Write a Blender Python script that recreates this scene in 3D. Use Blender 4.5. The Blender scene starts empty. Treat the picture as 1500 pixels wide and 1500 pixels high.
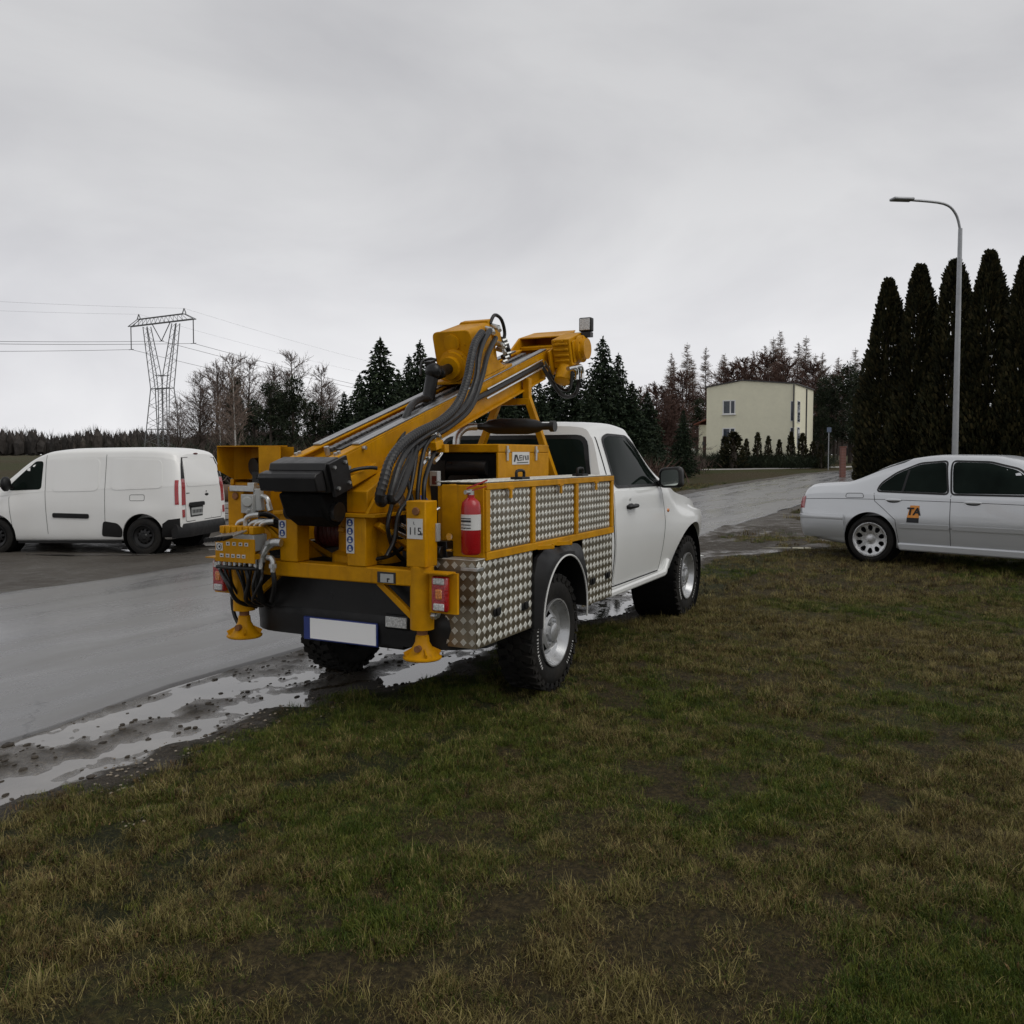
import bpy, bmesh, math, random
import numpy as np
from mathutils import Vector, Matrix, Euler
from mathutils.bvhtree import BVHTree
from mathutils.geometry import delaunay_2d_cdt
from mathutils import noise as mnoise

R = math.radians
S = bpy.context.scene
COL = S.collection
random.seed(7)

# ------------------------------------------------------------------ camera
# x = the way the drilling truck points, y = its left, z = up, origin on the ground below its rear axle
F_PX, CX, CY, HOR = 1310.0, 732.0, 728.0, 666.0
TH = 0.481343
CAM = Vector((-5.3217, -3.2808, 1.54))
PITCH = math.atan((CY - HOR) / F_PX)
cam_d = bpy.data.cameras.new('camera')
cam = bpy.data.objects.new('camera', cam_d)
COL.objects.link(cam)
cam.location = CAM
look = Vector((math.cos(TH) * math.cos(PITCH), math.sin(TH) * math.cos(PITCH), -math.sin(PITCH)))
cam.rotation_euler = look.to_track_quat('-Z', 'Y').to_euler()
cam_d.sensor_fit = 'HORIZONTAL'
cam_d.sensor_width = 36.0
cam_d.lens = 36.0 * F_PX / 1500.0
cam_d.shift_x = (750 - CX) / 1500.0
cam_d.shift_y = -(750 - CY) / 1500.0
cam_d.clip_start = 0.05
cam_d.clip_end = 3000.0
S.camera = cam

# ------------------------------------------------------------------ sky and sun (overcast)
SUN_EL, SUN_AZ = R(50), R(-95)          # azimuth measured from +x towards +y
world = bpy.data.worlds.new('World')
S.world = world
world.use_nodes = True
wn, wl = world.node_tree.nodes, world.node_tree.links
wn.clear()
w_out = wn.new('ShaderNodeOutputWorld')
w_bg = wn.new('ShaderNodeBackground')
w_sky = wn.new('ShaderNodeTexSky')
w_sky.sky_type = 'NISHITA'
w_sky.sun_disc = False
w_sky.sun_elevation = SUN_EL
w_sky.sun_rotation = R(90) - SUN_AZ
w_sky.dust_density = 4.0
w_tc = wn.new('ShaderNodeTexCoord')
w_sep = wn.new('ShaderNodeSeparateXYZ')
wl.new(w_tc.outputs['Generated'], w_sep.inputs[0])
w_map = wn.new('ShaderNodeMapping')
w_map.inputs['Scale'].default_value = (1.5, 1.5, 3.4)
w_map.inputs['Location'].default_value = (3.1, 0.6, 0.25)
wl.new(w_tc.outputs['Generated'], w_map.inputs[0])
w_n1 = wn.new('ShaderNodeTexNoise')
w_n1.inputs['Scale'].default_value = 1.5
w_n1.inputs['Detail'].default_value = 9.0
w_n1.inputs['Roughness'].default_value = 0.52
w_n1.inputs['Distortion'].default_value = 0.35
wl.new(w_map.outputs[0], w_n1.inputs[0])
w_el = wn.new('ShaderNodeValToRGB')      # cloud deck: paler where one looks out under it, greyer overhead
for pos, c in ((0.0, 0.82), (0.06, 0.83), (0.13, 0.80), (0.17, 0.755), (0.23, 0.665), (0.31, 0.60), (0.42, 0.565), (1.0, 0.565)):
    if pos in (0.0, 1.0):
        e = w_el.color_ramp.elements[0 if pos == 0.0 else -1]
    else:
        e = w_el.color_ramp.elements.new(pos)
    e.position = pos
    e.color = (c * 0.985, c * 0.985, c * 1.01, 1)
wl.new(w_sep.outputs['Z'], w_el.inputs[0])
w_cl = wn.new('ShaderNodeValToRGB')
w_cl.color_ramp.elements[0].position = 0.28
w_cl.color_ramp.elements[0].color = (0.80, 0.80, 0.818, 1)
w_cl.color_ramp.elements[1].position = 0.66
w_cl.color_ramp.elements[1].color = (1.07, 1.07, 1.062, 1)
wl.new(w_n1.outputs['Fac'], w_cl.inputs[0])
w_mul = wn.new('ShaderNodeMix')
w_mul.data_type = 'RGBA'
w_mul.blend_type = 'MULTIPLY'
w_mul.inputs['Factor'].default_value = 1.0
wl.new(w_el.outputs[0], w_mul.inputs['A'])
wl.new(w_cl.outputs[0], w_mul.inputs['B'])
w_sc = wn.new('ShaderNodeVectorMath')    # bring the cloud deck to the sky texture's scale
w_sc.operation = 'SCALE'
w_sc.inputs['Scale'].default_value = 10.6
wl.new(w_mul.outputs['Result'], w_sc.inputs[0])
w_mix = wn.new('ShaderNodeMix')
w_mix.data_type = 'RGBA'
w_mix.inputs['Factor'].default_value = 0.97
wl.new(w_sky.outputs[0], w_mix.inputs['A'])
wl.new(w_sc.outputs[0], w_mix.inputs['B'])
wl.new(w_mix.outputs['Result'], w_bg.inputs['Color'])
w_bg.inputs['Strength'].default_value = 0.1
wl.new(w_bg.outputs[0], w_out.inputs[0])

sun_d = bpy.data.lights.new('sun', 'SUN')
sun_d.energy = 1.0
sun_d.angle = R(40)
sun_d.color = (1.0, 0.97, 0.92)
sun = bpy.data.objects.new('sun', sun_d)
COL.objects.link(sun)
sd = Vector((math.cos(SUN_EL) * math.cos(SUN_AZ), math.cos(SUN_EL) * math.sin(SUN_AZ), math.sin(SUN_EL)))
sun.rotation_euler = sd.to_track_quat('Z', 'Y').to_euler()
sun.location = (0, 0, 30)

S.view_settings.view_transform = 'Standard'
S.view_settings.look = 'None'
S.view_settings.gamma = 1.0
S.view_settings.exposure = 0.0
S.view_settings.use_curve_mapping = False
S.render.engine = 'CYCLES'

# ------------------------------------------------------------------ pixel helpers (1500 px photograph)
C_F = Vector((math.cos(TH), math.sin(TH), 0))
C_R = Vector((math.sin(TH), -math.cos(TH), 0))
def ray(u, v):
    a = (u - CX) / F_PX; b = (CY - v) / F_PX
    c, s = math.cos(PITCH), math.sin(PITCH)
    return C_R * a + C_F * (c + b * s) + Vector((0, 0, -s + b * c))
def at(u, v, depth):
    r = ray(u, v); return CAM + r * (depth / r.dot(C_F))
def gp(u, v, z=0.0):
    r = ray(u, v); return CAM + r * ((z - CAM.z) / r.z)
def ony(u, v, y):
    r = ray(u, v); return CAM + r * ((y - CAM.y) / r.y)
def onx(u, v, x):
    r = ray(u, v); return CAM + r * ((x - CAM.x) / r.x)
def depth_of(p):
    return (Vector((p[0], p[1], 0)) - Vector((CAM.x, CAM.y, 0))).dot(C_F)
def bg(u, depth):
    """ground-plan point seen at column u, depth metres along the view axis"""
    return Vector((CAM.x, CAM.y, 0)) + C_F * depth + C_R * ((u - CX) / F_PX * depth)

# ------------------------------------------------------------------ materials
MATS = {}
def new_mat(name):
    m = bpy.data.materials.new(name); m.use_nodes = True
    MATS[name] = m
    nt = m.node_tree
    return m, nt, nt.nodes['Principled BSDF']
def nd(nt, t, **kw):
    n = nt.nodes.new(t)
    for k, v in kw.items():
        if k.startswith('i_'):
            n.inputs[k[2:].replace('_', ' ')].default_value = v
        else:
            setattr(n, k, v)
    return n
def noise_tex(nt, scale, detail=4, rough=0.55, vec=None, dist=0.0):
    n = nd(nt, 'ShaderNodeTexNoise')
    n.inputs['Scale'].default_value = scale; n.inputs['Detail'].default_value = detail
    n.inputs['Roughness'].default_value = rough; n.inputs['Distortion'].default_value = dist
    if vec is None:
        tc = nd(nt, 'ShaderNodeTexCoord'); vec = tc.outputs['Object']
    nt.links.new(vec, n.inputs['Vector'])
    return n
def ramp(nt, src, stops):
    r = nd(nt, 'ShaderNodeValToRGB')
    els = r.color_ramp.elements
    while len(els) < len(stops): els.new(0.5)
    for e, (p, c) in zip(els, stops):
        e.position = p
        e.color = tuple(c) + (1,) if not isinstance(c, (int, float)) else (c, c, c, 1)
    nt.links.new(src, r.inputs[0])
    return r
def mixc(nt, fac, a, b, mode='MIX'):
    m = nd(nt, 'ShaderNodeMix', data_type='RGBA', blend_type=mode)
    for k, v in (('Factor', fac), ('A', a), ('B', b)):
        if hasattr(v, 'links') or hasattr(v, 'is_linked'):
            nt.links.new(v, m.inputs[k])
        elif isinstance(v, (int, float)) and k != 'Factor':
            m.inputs[k].default_value = (v, v, v, 1)
        elif k == 'Factor':
            m.inputs[k].default_value = v
        else:
            m.inputs[k].default_value = tuple(v) + (1,)
    return m.outputs['Result']
def bump(nt, bsdf, src, strength, dist=0.01):
    b = nd(nt, 'ShaderNodeBump')
    b.inputs['Strength'].default_value = strength; b.inputs['Distance'].default_value = dist
    nt.links.new(src, b.inputs['Height']); nt.links.new(b.outputs[0], bsdf.inputs['Normal'])
    return b
def surf(name, col, rough=0.5, metal=0.0, var=0.12, scale=6.0, dirt=None, dirt_amt=0.0, coat=0.0,
         bump_s=0.0, bump_scale=60.0, spec=0.5, rvar=0.1, dscale=3.0, ddet=8):
    """ordinary surface: base colour with broken-up tone, wear/dirt patches, uneven gloss, fine relief"""
    m, nt, b = new_mat(name)
    n = noise_tex(nt, scale, 6, 0.6)
    lo = tuple(max(0, c * (1 - var)) for c in col); hi = tuple(min(1, c * (1 + var)) for c in col)
    r = ramp(nt, n.outputs['Fac'], [(0.3, lo), (0.7, hi)])
    out = r.outputs[0]
    if dirt is not None:
        n2 = noise_tex(nt, dscale, ddet, 0.68 if ddet > 4 else 0.5, dist=0.4 if ddet > 4 else 0.0)
        f = ramp(nt, n2.outputs['Fac'], [(0.42, 0.0), (0.72, dirt_amt)])
        out = mixc(nt, f.outputs[0], out, dirt)
    nt.links.new(out, b.inputs['Base Color'])
    n3 = noise_tex(nt, scale * 2.3, 5, 0.6)
    rr = ramp(nt, n3.outputs['Fac'], [(0.3, max(0.02, rough - rvar)), (0.7, min(1, rough + rvar))])
    nt.links.new(rr.outputs[0], b.inputs['Roughness'])
    b.inputs['Metallic'].default_value = metal
    b.inputs['Specular IOR Level'].default_value = spec
    b.inputs['Coat Weight'].default_value = coat
    b.inputs['Coat Roughness'].default_value = 0.05
    if bump_s:
        n4 = noise_tex(nt, bump_scale, 4, 0.6)
        bump(nt, b, n4.outputs['Fac'], bump_s, 0.004)
    return m
surf('white_paint', (0.74, 0.75, 0.735), 0.30, var=0.012, scale=1.5, rvar=0.02, coat=0.5, dirt=(0.50, 0.49, 0.45), dirt_amt=0.12, dscale=1.3, ddet=3)
surf('van_paint', (0.80, 0.80, 0.775), 0.32, var=0.012, scale=1.5, rvar=0.02, coat=0.4, dirt=(0.55, 0.52, 0.46), dirt_amt=0.18, dscale=1.2, ddet=3)
surf('silver_paint', (0.56, 0.575, 0.59), 0.30, metal=0.45, var=0.012, scale=1.5, coat=0.6, rvar=0.02)
def yellow_paint():
    m, nt, b = new_mat('yellow_paint')
    n = noise_tex(nt, 7, 6, 0.6); r = ramp(nt, n.outputs['Fac'], [(0.3, (0.46, 0.205, 0.0008)), (0.7, (0.60, 0.285, 0.0012))])
    n2 = noise_tex(nt, 4.5, 8, 0.68, dist=0.4); f = ramp(nt, n2.outputs['Fac'], [(0.45, 0.0), (0.75, 0.5)])
    c = mixc(nt, f.outputs[0], r.outputs[0], (0.20, 0.088, 0.006))                    # grease and road film
    n3 = noise_tex(nt, 55, 5, 0.7); f3 = ramp(nt, n3.outputs['Fac'], [(0.67, 0.0), (0.72, 0.85)])
    c = mixc(nt, f3.outputs[0], c, (0.075, 0.032, 0.014))                             # chips
    tc = nd(nt, 'ShaderNodeTexCoord'); mp = nd(nt, 'ShaderNodeMapping'); mp.inputs['Scale'].default_value = (24, 24, 2.2); nt.links.new(tc.outputs['Object'], mp.inputs[0])
    n4 = noise_tex(nt, 1.0, 5, 0.6, mp.outputs[0]); f4 = ramp(nt, n4.outputs['Fac'], [(0.58, 0.0), (0.75, 0.35)])
    c = mixc(nt, f4.outputs[0], c, (0.16, 0.080, 0.014))                              # run-down streaks
    nt.links.new(c, b.inputs['Base Color'])
    rr = ramp(nt, n2.outputs['Fac'], [(0.35, 0.34), (0.7, 0.62)]); nt.links.new(rr.outputs[0], b.inputs['Roughness'])
    b.inputs['Specular IOR Level'].default_value = 0.16
    n5 = noise_tex(nt, 70, 4, 0.6); bump(nt, b, n5.outputs['Fac'], 0.05, 0.004)
yellow_paint()
surf('black_plastic', (0.008, 0.008, 0.0085), 0.45, var=0.2, dirt=(0.03, 0.027, 0.022), dirt_amt=0.25, bump_s=0.06, bump_scale=220, spec=0.3)
surf('black_steel', (0.008, 0.008, 0.0085), 0.36, var=0.25, dirt=(0.028, 0.025, 0.021), dirt_amt=0.3, bump_s=0.04, spec=0.35)
surf('grime_black', (0.005, 0.005, 0.005), 0.75, var=0.3, bump_s=0.1, spec=0.15)
surf('tyre_rubber', (0.009, 0.0088, 0.0085), 0.72, var=0.3, dirt=(0.035, 0.029, 0.021), dirt_amt=0.45, scale=14, bump_s=0.15, bump_scale=150, spec=0.25)
surf('hose_rubber', (0.010, 0.010, 0.0105), 0.42, var=0.25, dirt=(0.028, 0.026, 0.023), dirt_amt=0.35, scale=16, spec=0.4)
surf('tread_plate', (0.26, 0.225, 0.165), 0.34, metal=0.75, var=0.18, scale=7, dirt=(0.12, 0.098, 0.062), dirt_amt=0.6, rvar=0.12)  # brown of the mirrored ground put into the colour, besides dirt
surf('tread_lozenge', (0.72, 0.72, 0.66), 0.46, metal=0.35, var=0.12, scale=14, dirt=(0.38, 0.36, 0.29), dirt_amt=0.45)  # paler than the plate: sky glint of the raised facets put into the colour
surf('steel_rim', (0.50, 0.51, 0.52), 0.30, metal=0.6, var=0.08, dirt=(0.16, 0.14, 0.11), dirt_amt=0.5, dscale=9)
surf('alloy', (0.58, 0.585, 0.59), 0.26, metal=0.7, var=0.08, dirt=(0.22, 0.2, 0.17), dirt_amt=0.4, dscale=9)
surf('chrome', (0.72, 0.73, 0.72), 0.18, metal=1.0, var=0.1, scale=20)
surf('zinc', (0.52, 0.53, 0.52), 0.38, metal=0.85, var=0.14, scale=25)
surf('steel_rail', (0.36, 0.36, 0.36), 0.34, metal=0.9, var=0.14, scale=20)
surf('chain_steel', (0.25, 0.25, 0.25), 0.42, metal=0.9, var=0.3, scale=40)
surf('grey_enamel', (0.36, 0.37, 0.36), 0.4, var=0.08)
surf('red_paint', (0.36, 0.008, 0.012), 0.32, var=0.12, coat=0.25)
surf('dark_red', (0.09, 0.016, 0.014), 0.55, var=0.3, scale=20, bump_s=0.2)
surf('blue_plastic', (0.02, 0.04, 0.20), 0.4, var=0.1)
surf('sticker_white', (0.60, 0.60, 0.58), 0.4, var=0.04)
surf('ink', (0.012, 0.013, 0.016), 0.5, var=0.1)
surf('sign_blue', (0.015, 0.05, 0.22), 0.45, var=0.1)
surf('plate_white', (0.93, 0.93, 0.92), 0.35, var=0.01)
surf('orange_vinyl', (0.72, 0.27, 0.035), 0.4, var=0.05)
surf('rust', (0.20, 0.085, 0.03), 0.8, var=0.3, scale=25)
def lamp_mat(name, col, rough=0.12, cell=120.0):
    m, nt, b = new_mat(name)
    v = nd(nt, 'ShaderNodeTexVoronoi'); v.inputs['Scale'].default_value = cell
    tc = nd(nt, 'ShaderNodeTexCoord'); nt.links.new(tc.outputs['Object'], v.inputs['Vector'])
    r = ramp(nt, v.outputs['Distance'], [(0.0, tuple(c * 1.15 for c in col)), (0.8, tuple(c * 0.55 for c in col))])
    nt.links.new(r.outputs[0], b.inputs['Base Color'])
    b.inputs['Roughness'].default_value = rough; b.inputs['Coat Weight'].default_value = 1.0
    b.inputs['Coat Roughness'].default_value = 0.03
    bump(nt, b, v.outputs['Distance'], 0.5, 0.004)
    return m
lamp_mat('lens_red', (0.42, 0.008, 0.014))
lamp_mat('lens_amber', (0.75, 0.23, 0.02))
lamp_mat('lens_clear', (0.62, 0.62, 0.60), 0.10, 90)
def glass_mat(name, tint, alpha, spec=0.5):
    m, nt, b = new_mat(name)
    n = noise_tex(nt, 2.2, 5, 0.6)
    r = ramp(nt, n.outputs['Fac'], [(0.3, tuple(c * 0.6 for c in tint)), (0.7, tuple(c * 1.4 for c in tint))])
    nt.links.new(r.outputs[0], b.inputs['Base Color'])
    b.inputs['Roughness'].default_value = 0.03
    b.inputs['IOR'].default_value = 1.45
    b.inputs['Specular IOR Level'].default_value = spec
    b.inputs['Transmission Weight'].default_value = alpha
    return m
glass_mat('glass_dark', (0.007, 0.011, 0.009), 0.0, 0.035)
glass_mat('glass_house', (0.045, 0.055, 0.07), 0.0)
surf('mirror_glass', (0.55, 0.60, 0.56), 0.05, metal=1.0, var=0.02, rvar=0.02)

# ------------------------------------------------------------------ mesh builder
def V(*a): return Vector(a)
class MB:
    def __init__(s, M=None):
        s.v = []; s.f = []; s.M = M; s.mi = []; s.cur = 0
    def add(s, vs, fs):
        o = len(s.v)
        if s.M is not None: vs = [s.M @ Vector(p) for p in vs]
        s.v.extend([tuple(p) for p in vs]); s.f.extend([tuple(i + o for i in f) for f in fs])
        s.mi.extend([s.cur] * len(fs))
        return s
    def box(s, c, d, rot=None):
        x, y, z = d[0] / 2, d[1] / 2, d[2] / 2
        vs = [Vector((a, b, e)) for a in (-x, x) for b in (-y, y) for e in (-z, z)]
        if rot is not None: vs = [rot @ p for p in vs]
        vs = [p + Vector(c) for p in vs]
        return s.add(vs, [(0, 1, 3, 2), (4, 6, 7, 5), (0, 4, 5, 1), (2, 3, 7, 6), (0, 2, 6, 4), (1, 5, 7, 3)])
    def bb(s, x0, x1, y0, y1, z0, z1):
        return s.box(((x0 + x1) / 2, (y0 + y1) / 2, (z0 + z1) / 2), (abs(x1 - x0), abs(y1 - y0), abs(z1 - z0)))
    def bar(s, p0, p1, w, h, up=(0, 0, 1)):
        p0, p1 = Vector(p0), Vector(p1); a = (p1 - p0); L = a.length; a.normalize()
        u = Vector(up)
        if abs(a.dot(u)) > 0.98: u = Vector((1, 0, 0))
        b = a.cross(u).normalized(); c = b.cross(a).normalized()
        M = Matrix((a, b, c)).transposed()
        return s.box((p0 + p1) / 2, (L, w, h), M)
    def ring(s, c, a, b, r, n, ph=0.0):
        return [Vector(c) + a * (r * math.cos(2 * math.pi * i / n + ph)) + b * (r * math.sin(2 * math.pi * i / n + ph)) for i in range(n)]
    def cyl(s, p0, p1, r0, r1=None, n=16, cap=True):
        if r1 is None: r1 = r0
        return s.lathe([(r0, 0.0), (r1, (Vector(p1) - Vector(p0)).length)], p0, Vector(p1) - Vector(p0), n, cap)
    def lathe(s, prof, o, axis, n=24, cap=True):
        ax = Vector(axis).normalized()
        t = Vector((0, 0, 1)) if abs(ax.z) < 0.9 else Vector((1, 0, 0))
        a = ax.cross(t).normalized(); b = ax.cross(a).normalized()
        vs, fs = [], []
        for r, h in prof: vs += s.ring(Vector(o) + ax * h, a, b, max(r, 1e-4), n)
        for k in range(len(prof) - 1):
            for i in range(n):
                j = (i + 1) % n
                fs.append((k * n + i, k * n + j, (k + 1) * n + j, (k + 1) * n + i))
        if cap:
            fs.append(tuple(range(n - 1, -1, -1))); m = (len(prof) - 1) * n
            fs.append(tuple(range(m, m + n)))
        return s.add(vs, fs)
    def tube(s, pts, r, n=8, sub=4, cap=True, rib=0.0, seglen=None):
        P = [Vector(p) for p in pts]
        if sub > 1 and len(P) > 2: P = catmull(P, sub)
        if seglen: P = resample(P, seglen)
        rr = r if hasattr(r, '__len__') else [r] * len(P)
        if len(rr) != len(P): rr = np.interp(np.linspace(0, 1, len(P)), np.linspace(0, 1, len(rr)), rr)
        vs, fs = [], []
        a = None
        for i, p in enumerate(P):
            t = (P[min(i + 1, len(P) - 1)] - P[max(i - 1, 0)]).normalized()
            if a is None:
                a = t.cross(Vector((0, 0, 1)))
                if a.length < 0.05: a = t.cross(Vector((1, 0, 0)))
            else:
                a = a - t * a.dot(t)
            a.normalize(); b = t.cross(a)
            q = rr[i] * (1 + (rib if i % 2 else 0))
            vs += s.ring(p, a, b, q, n)
        for k in range(len(P) - 1):
            for i in range(n):
                j = (i + 1) % n
                fs.append((k * n + i, k * n + j, (k + 1) * n + j, (k + 1) * n + i))
        if cap:
            fs.append(tuple(range(n - 1, -1, -1))); m = (len(P) - 1) * n
            fs.append(tuple(range(m, m + n)))
        return s.add(vs, fs)
    def prism(s, poly, axis, d0, d1):
        """poly in the plane normal to axis: x -> (y,z), y -> (x,z), z -> (x,y)"""
        def mk(p, d):
            return {'x': (d, p[0], p[1]), 'y': (p[0], d, p[1]), 'z': (p[0], p[1], d)}[axis]
        n = len(poly)
        vs = [mk(p, d0) for p in poly] + [mk(p, d1) for p in poly]
        fs = [tuple(range(n - 1, -1, -1)), tuple(range(n, 2 * n))]
        fs += [(i, (i + 1) % n, n + (i + 1) % n, n + i) for i in range(n)]
        return s.add(vs, fs)
    def ell(s, c, r, n=16, m=10):
        vs, fs = [], []
        for k in range(1, m):
            ph = math.pi * k / m
            for i in range(n):
                t = 2 * math.pi * i / n
                vs.append(Vector(c) + Vector((r[0] * math.sin(ph) * math.cos(t), r[1] * math.sin(ph) * math.sin(t), r[2] * math.cos(ph))))
        for k in range(m - 2):
            for i in range(n):
                j = (i + 1) % n
                fs.append((k * n + i, (k + 1) * n + i, (k + 1) * n + j, k * n + j))
        fs.append(tuple(range(n))); q = (m - 2) * n
        fs.append(tuple(range(q + n - 1, q - 1, -1)))
        return s.add(vs, fs)
    def build(s, name, mat, parent=None, bevel=0.0, smooth=None, seg=2, fix=True):
        me = bpy.data.meshes.new(name)
        me.from_pydata(s.v, [], s.f)
        for m in (mat if isinstance(mat, (list, tuple)) else [mat]): me.materials.append(MATS[m])
        if any(s.mi): me.polygons.foreach_set('material_index', s.mi)
        if fix:
            bm = bmesh.new(); bm.from_mesh(me); bmesh.ops.recalc_face_normals(bm, faces=bm.faces); bm.to_mesh(me); bm.free()
        if smooth:
            me.polygons.foreach_set('use_smooth', [True] * len(me.polygons))
            me.set_sharp_from_angle(angle=R(smooth))
        me.update()
        o = bpy.data.objects.new(name, me); COL.objects.link(o)
        if name in ('bolt', 'plate_characters', 'label_print', 'valve_fittings', 'hose_fitting'): o['kind'] = 'stuff'   # specks too small to tell apart
        if parent is not None: o.parent = parent
        if bevel:
            md = o.modifiers.new('bevel', 'BEVEL'); md.width = bevel; md.segments = seg
            md.limit_method = 'ANGLE'; md.angle_limit = R(40)
            if not smooth:
                me.polygons.foreach_set('use_smooth', [True] * len(me.polygons)); me.set_sharp_from_angle(angle=R(30))
        return o
def catmull(P, sub):
    out = []
    for i in range(len(P) - 1):
        p0, p1, p2, p3 = P[max(i - 1, 0)], P[i], P[i + 1], P[min(i + 2, len(P) - 1)]
        for k in range(sub):
            t = k / sub
            out.append(0.5 * ((2 * p1) + (p2 - p0) * t + (2 * p0 - 5 * p1 + 4 * p2 - p3) * t * t + (3 * p1 - p0 - 3 * p2 + p3) * t ** 3))
    out.append(P[-1])
    return out
def resample(P, d):
    out = [P[0]]; acc = 0.0
    for a, b in zip(P[:-1], P[1:]):
        L = (b - a).length
        if L < 1e-9: continue
        s = d - acc
        while s <= L:
            out.append(a + (b - a) * (s / L)); s += d
        acc = (acc + L) % d
    return out
def thing(name, label, cat, loc=(0, 0, 0), rz=0.0, group=None):
    o = bpy.data.objects.new(name, None); COL.objects.link(o)
    o.location = loc; o.rotation_euler = (0, 0, rz); o.empty_display_size = 0.3
    return tag(o, label, cat, group)
def tag(o, label, cat, group=None):
    o['label'] = label; o['category'] = cat
    if group: o['group'] = group
    return o
def struct(o): o['kind'] = 'structure'; return o
def stuff(o): o['kind'] = 'stuff'; return o
def copy_tree(o, parent=None):
    c = o.copy(); COL.objects.link(c); c.parent = parent
    for ch in list(o.children): copy_tree(ch, c)
    return c
def text_mesh(txt, size, M, name, mat, parent, depth=0.0008, bold=0.0):
    cu = bpy.data.curves.new('t', 'FONT'); cu.body = txt; cu.size = size; cu.extrude = depth
    cu.offset = size * bold; cu.align_x = 'CENTER'; cu.align_y = 'CENTER'; cu.resolution_u = 2
    to = bpy.data.objects.new('t', cu); COL.objects.link(to)
    me = bpy.data.meshes.new_from_object(to.evaluated_get(bpy.context.evaluated_depsgraph_get()))
    bpy.data.objects.remove(to); bpy.data.curves.remove(cu)
    me.transform(M); me.name = name; me.materials.clear(); me.materials.append(MATS[mat])
    o = bpy.data.objects.new(name, me); COL.objects.link(o); o.parent = parent
    if len(txt) > 1: o['kind'] = 'stuff'
    return o
def frame_mat(o, ax, ay):
    """matrix whose local x runs along ax, local y along ay, at point o"""
    ax = Vector(ax).normalized(); ay = Vector(ay).normalized(); az = ax.cross(ay)
    M = Matrix((ax, ay, az)).transposed().to_4x4(); M.translation = Vector(o)
    return M

# ------------------------------------------------------------------ vehicle bodies: lofted shells with draped panels
def pchip(xs, ys, q):
    xs = np.asarray(xs, float); ys = np.asarray(ys, float); h = np.diff(xs); d = np.diff(ys) / h
    m = np.zeros(len(xs)); m[0] = d[0]; m[-1] = d[-1]
    for i in range(1, len(xs) - 1):
        if d[i - 1] * d[i] > 0:
            w1 = 2 * h[i] + h[i - 1]; w2 = h[i] + 2 * h[i - 1]
            m[i] = (w1 + w2) / (w1 / d[i - 1] + w2 / d[i])
    k = np.clip(np.searchsorted(xs, q) - 1, 0, len(xs) - 2)
    t = (q - xs[k]) / h[k]
    return ((1 + 2 * t) * (1 - t) ** 2 * ys[k] + t * (1 - t) ** 2 * h[k] * m[k] + t * t * (3 - 2 * t) * ys[k + 1] + t * t * (t - 1) * h[k] * m[k + 1])
def loft_shell(stations, nx=90, sub=4):
    """stations: (x, [half-section points (y,z) from bottom centre to top centre]); returns closed mesh data"""
    xs = [s[0] for s in stations]
    K = len(stations[0][1])
    q = np.unique(np.concatenate([np.linspace(xs[0], xs[-1], nx), np.array(xs)]))
    Y = np.array([pchip(xs, [s[1][k][0] for s in stations], q) for k in range(K)])
    Z = np.array([pchip(xs, [s[1][k][1] for s in stations], q) for k in range(K)])
    vs, fs, rows = [], [], []
    for i, x in enumerate(q):
        half = catmull([Vector((0, Y[k, i], Z[k, i])) for k in range(K)], sub)
        for p in half: p.y = max(p.y, 0.0)
        half[0].y = half[-1].y = 0
        full = [(-p.y, p.z) for p in half] + [(p.y, p.z) for p in reversed(half[1:-1])]
        rows.append(len(vs)); vs += [(x, a, b) for a, b in full]
    n = len(full)
    for i in range(len(q) - 1):
        for j in range(n):
            k = (j + 1) % n
            fs.append((rows[i] + j, rows[i] + k, rows[i + 1] + k, rows[i + 1] + j))
    fs.append(tuple(range(n))); fs.append(tuple(rows[-1] + j for j in range(n - 1, -1, -1)))
    return vs, fs
def cut(mb, cutters, name, mat, parent, smooth=32):
    """body = shell minus cutter solids (wheel arches)"""
    o = mb.build(name, mat, None, smooth=smooth)
    tmp = []
    for c in cutters:
        k = c.build('cutter', mat, None); tmp.append(k)
        md = o.modifiers.new('cut', 'BOOLEAN'); md.operation = 'DIFFERENCE'; md.solver = 'EXACT'; md.object = k
    dg = bpy.context.evaluated_depsgraph_get()
    me = bpy.data.meshes.new_from_object(o.evaluated_get(dg))
    old = o.data; o.modifiers.clear(); o.data = me; me.name = name
    bpy.data.meshes.remove(old)
    for k in tmp: bpy.data.objects.remove(k)
    me.polygons.foreach_set('use_smooth', [True] * len(me.polygons)); me.set_sharp_from_angle(angle=R(smooth))
    o.parent = parent
    return o
def bvh_of(mb): return BVHTree.FromPolygons([Vector(p) for p in mb.v], mb.f)
AX = {'x': (0, 1, 2), 'y': (1, 0, 2), 'z': (2, 0, 1)}
def hit(bvh, p2, axis, sign):
    a, b, c = AX[axis]
    o = [0, 0, 0]; d = [0, 0, 0]
    o[a] = 20.0 * sign; o[b] = p2[0]; o[c] = p2[1]; d[a] = -sign
    loc, nor, _, _ = bvh.ray_cast(Vector(o), Vector(d))
    return loc
def round_poly(pts, r, n=4):
    """round the corners of a 2D outline"""
    out = []
    N = len(pts)
    for i in range(N):
        p = Vector(pts[i]).to_2d(); a = Vector(pts[i - 1]).to_2d(); b = Vector(pts[(i + 1) % N]).to_2d()
        ra = min(r, (a - p).length * 0.45); rb = min(r, (b - p).length * 0.45)
        p0 = p + (a - p).normalized() * ra; p1 = p + (b - p).normalized() * rb
        for k in range(n + 1):
            t = k / n
            out.append(tuple(p0 * (1 - t) ** 2 + p * 2 * t * (1 - t) + p1 * t * t))
    return out
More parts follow.
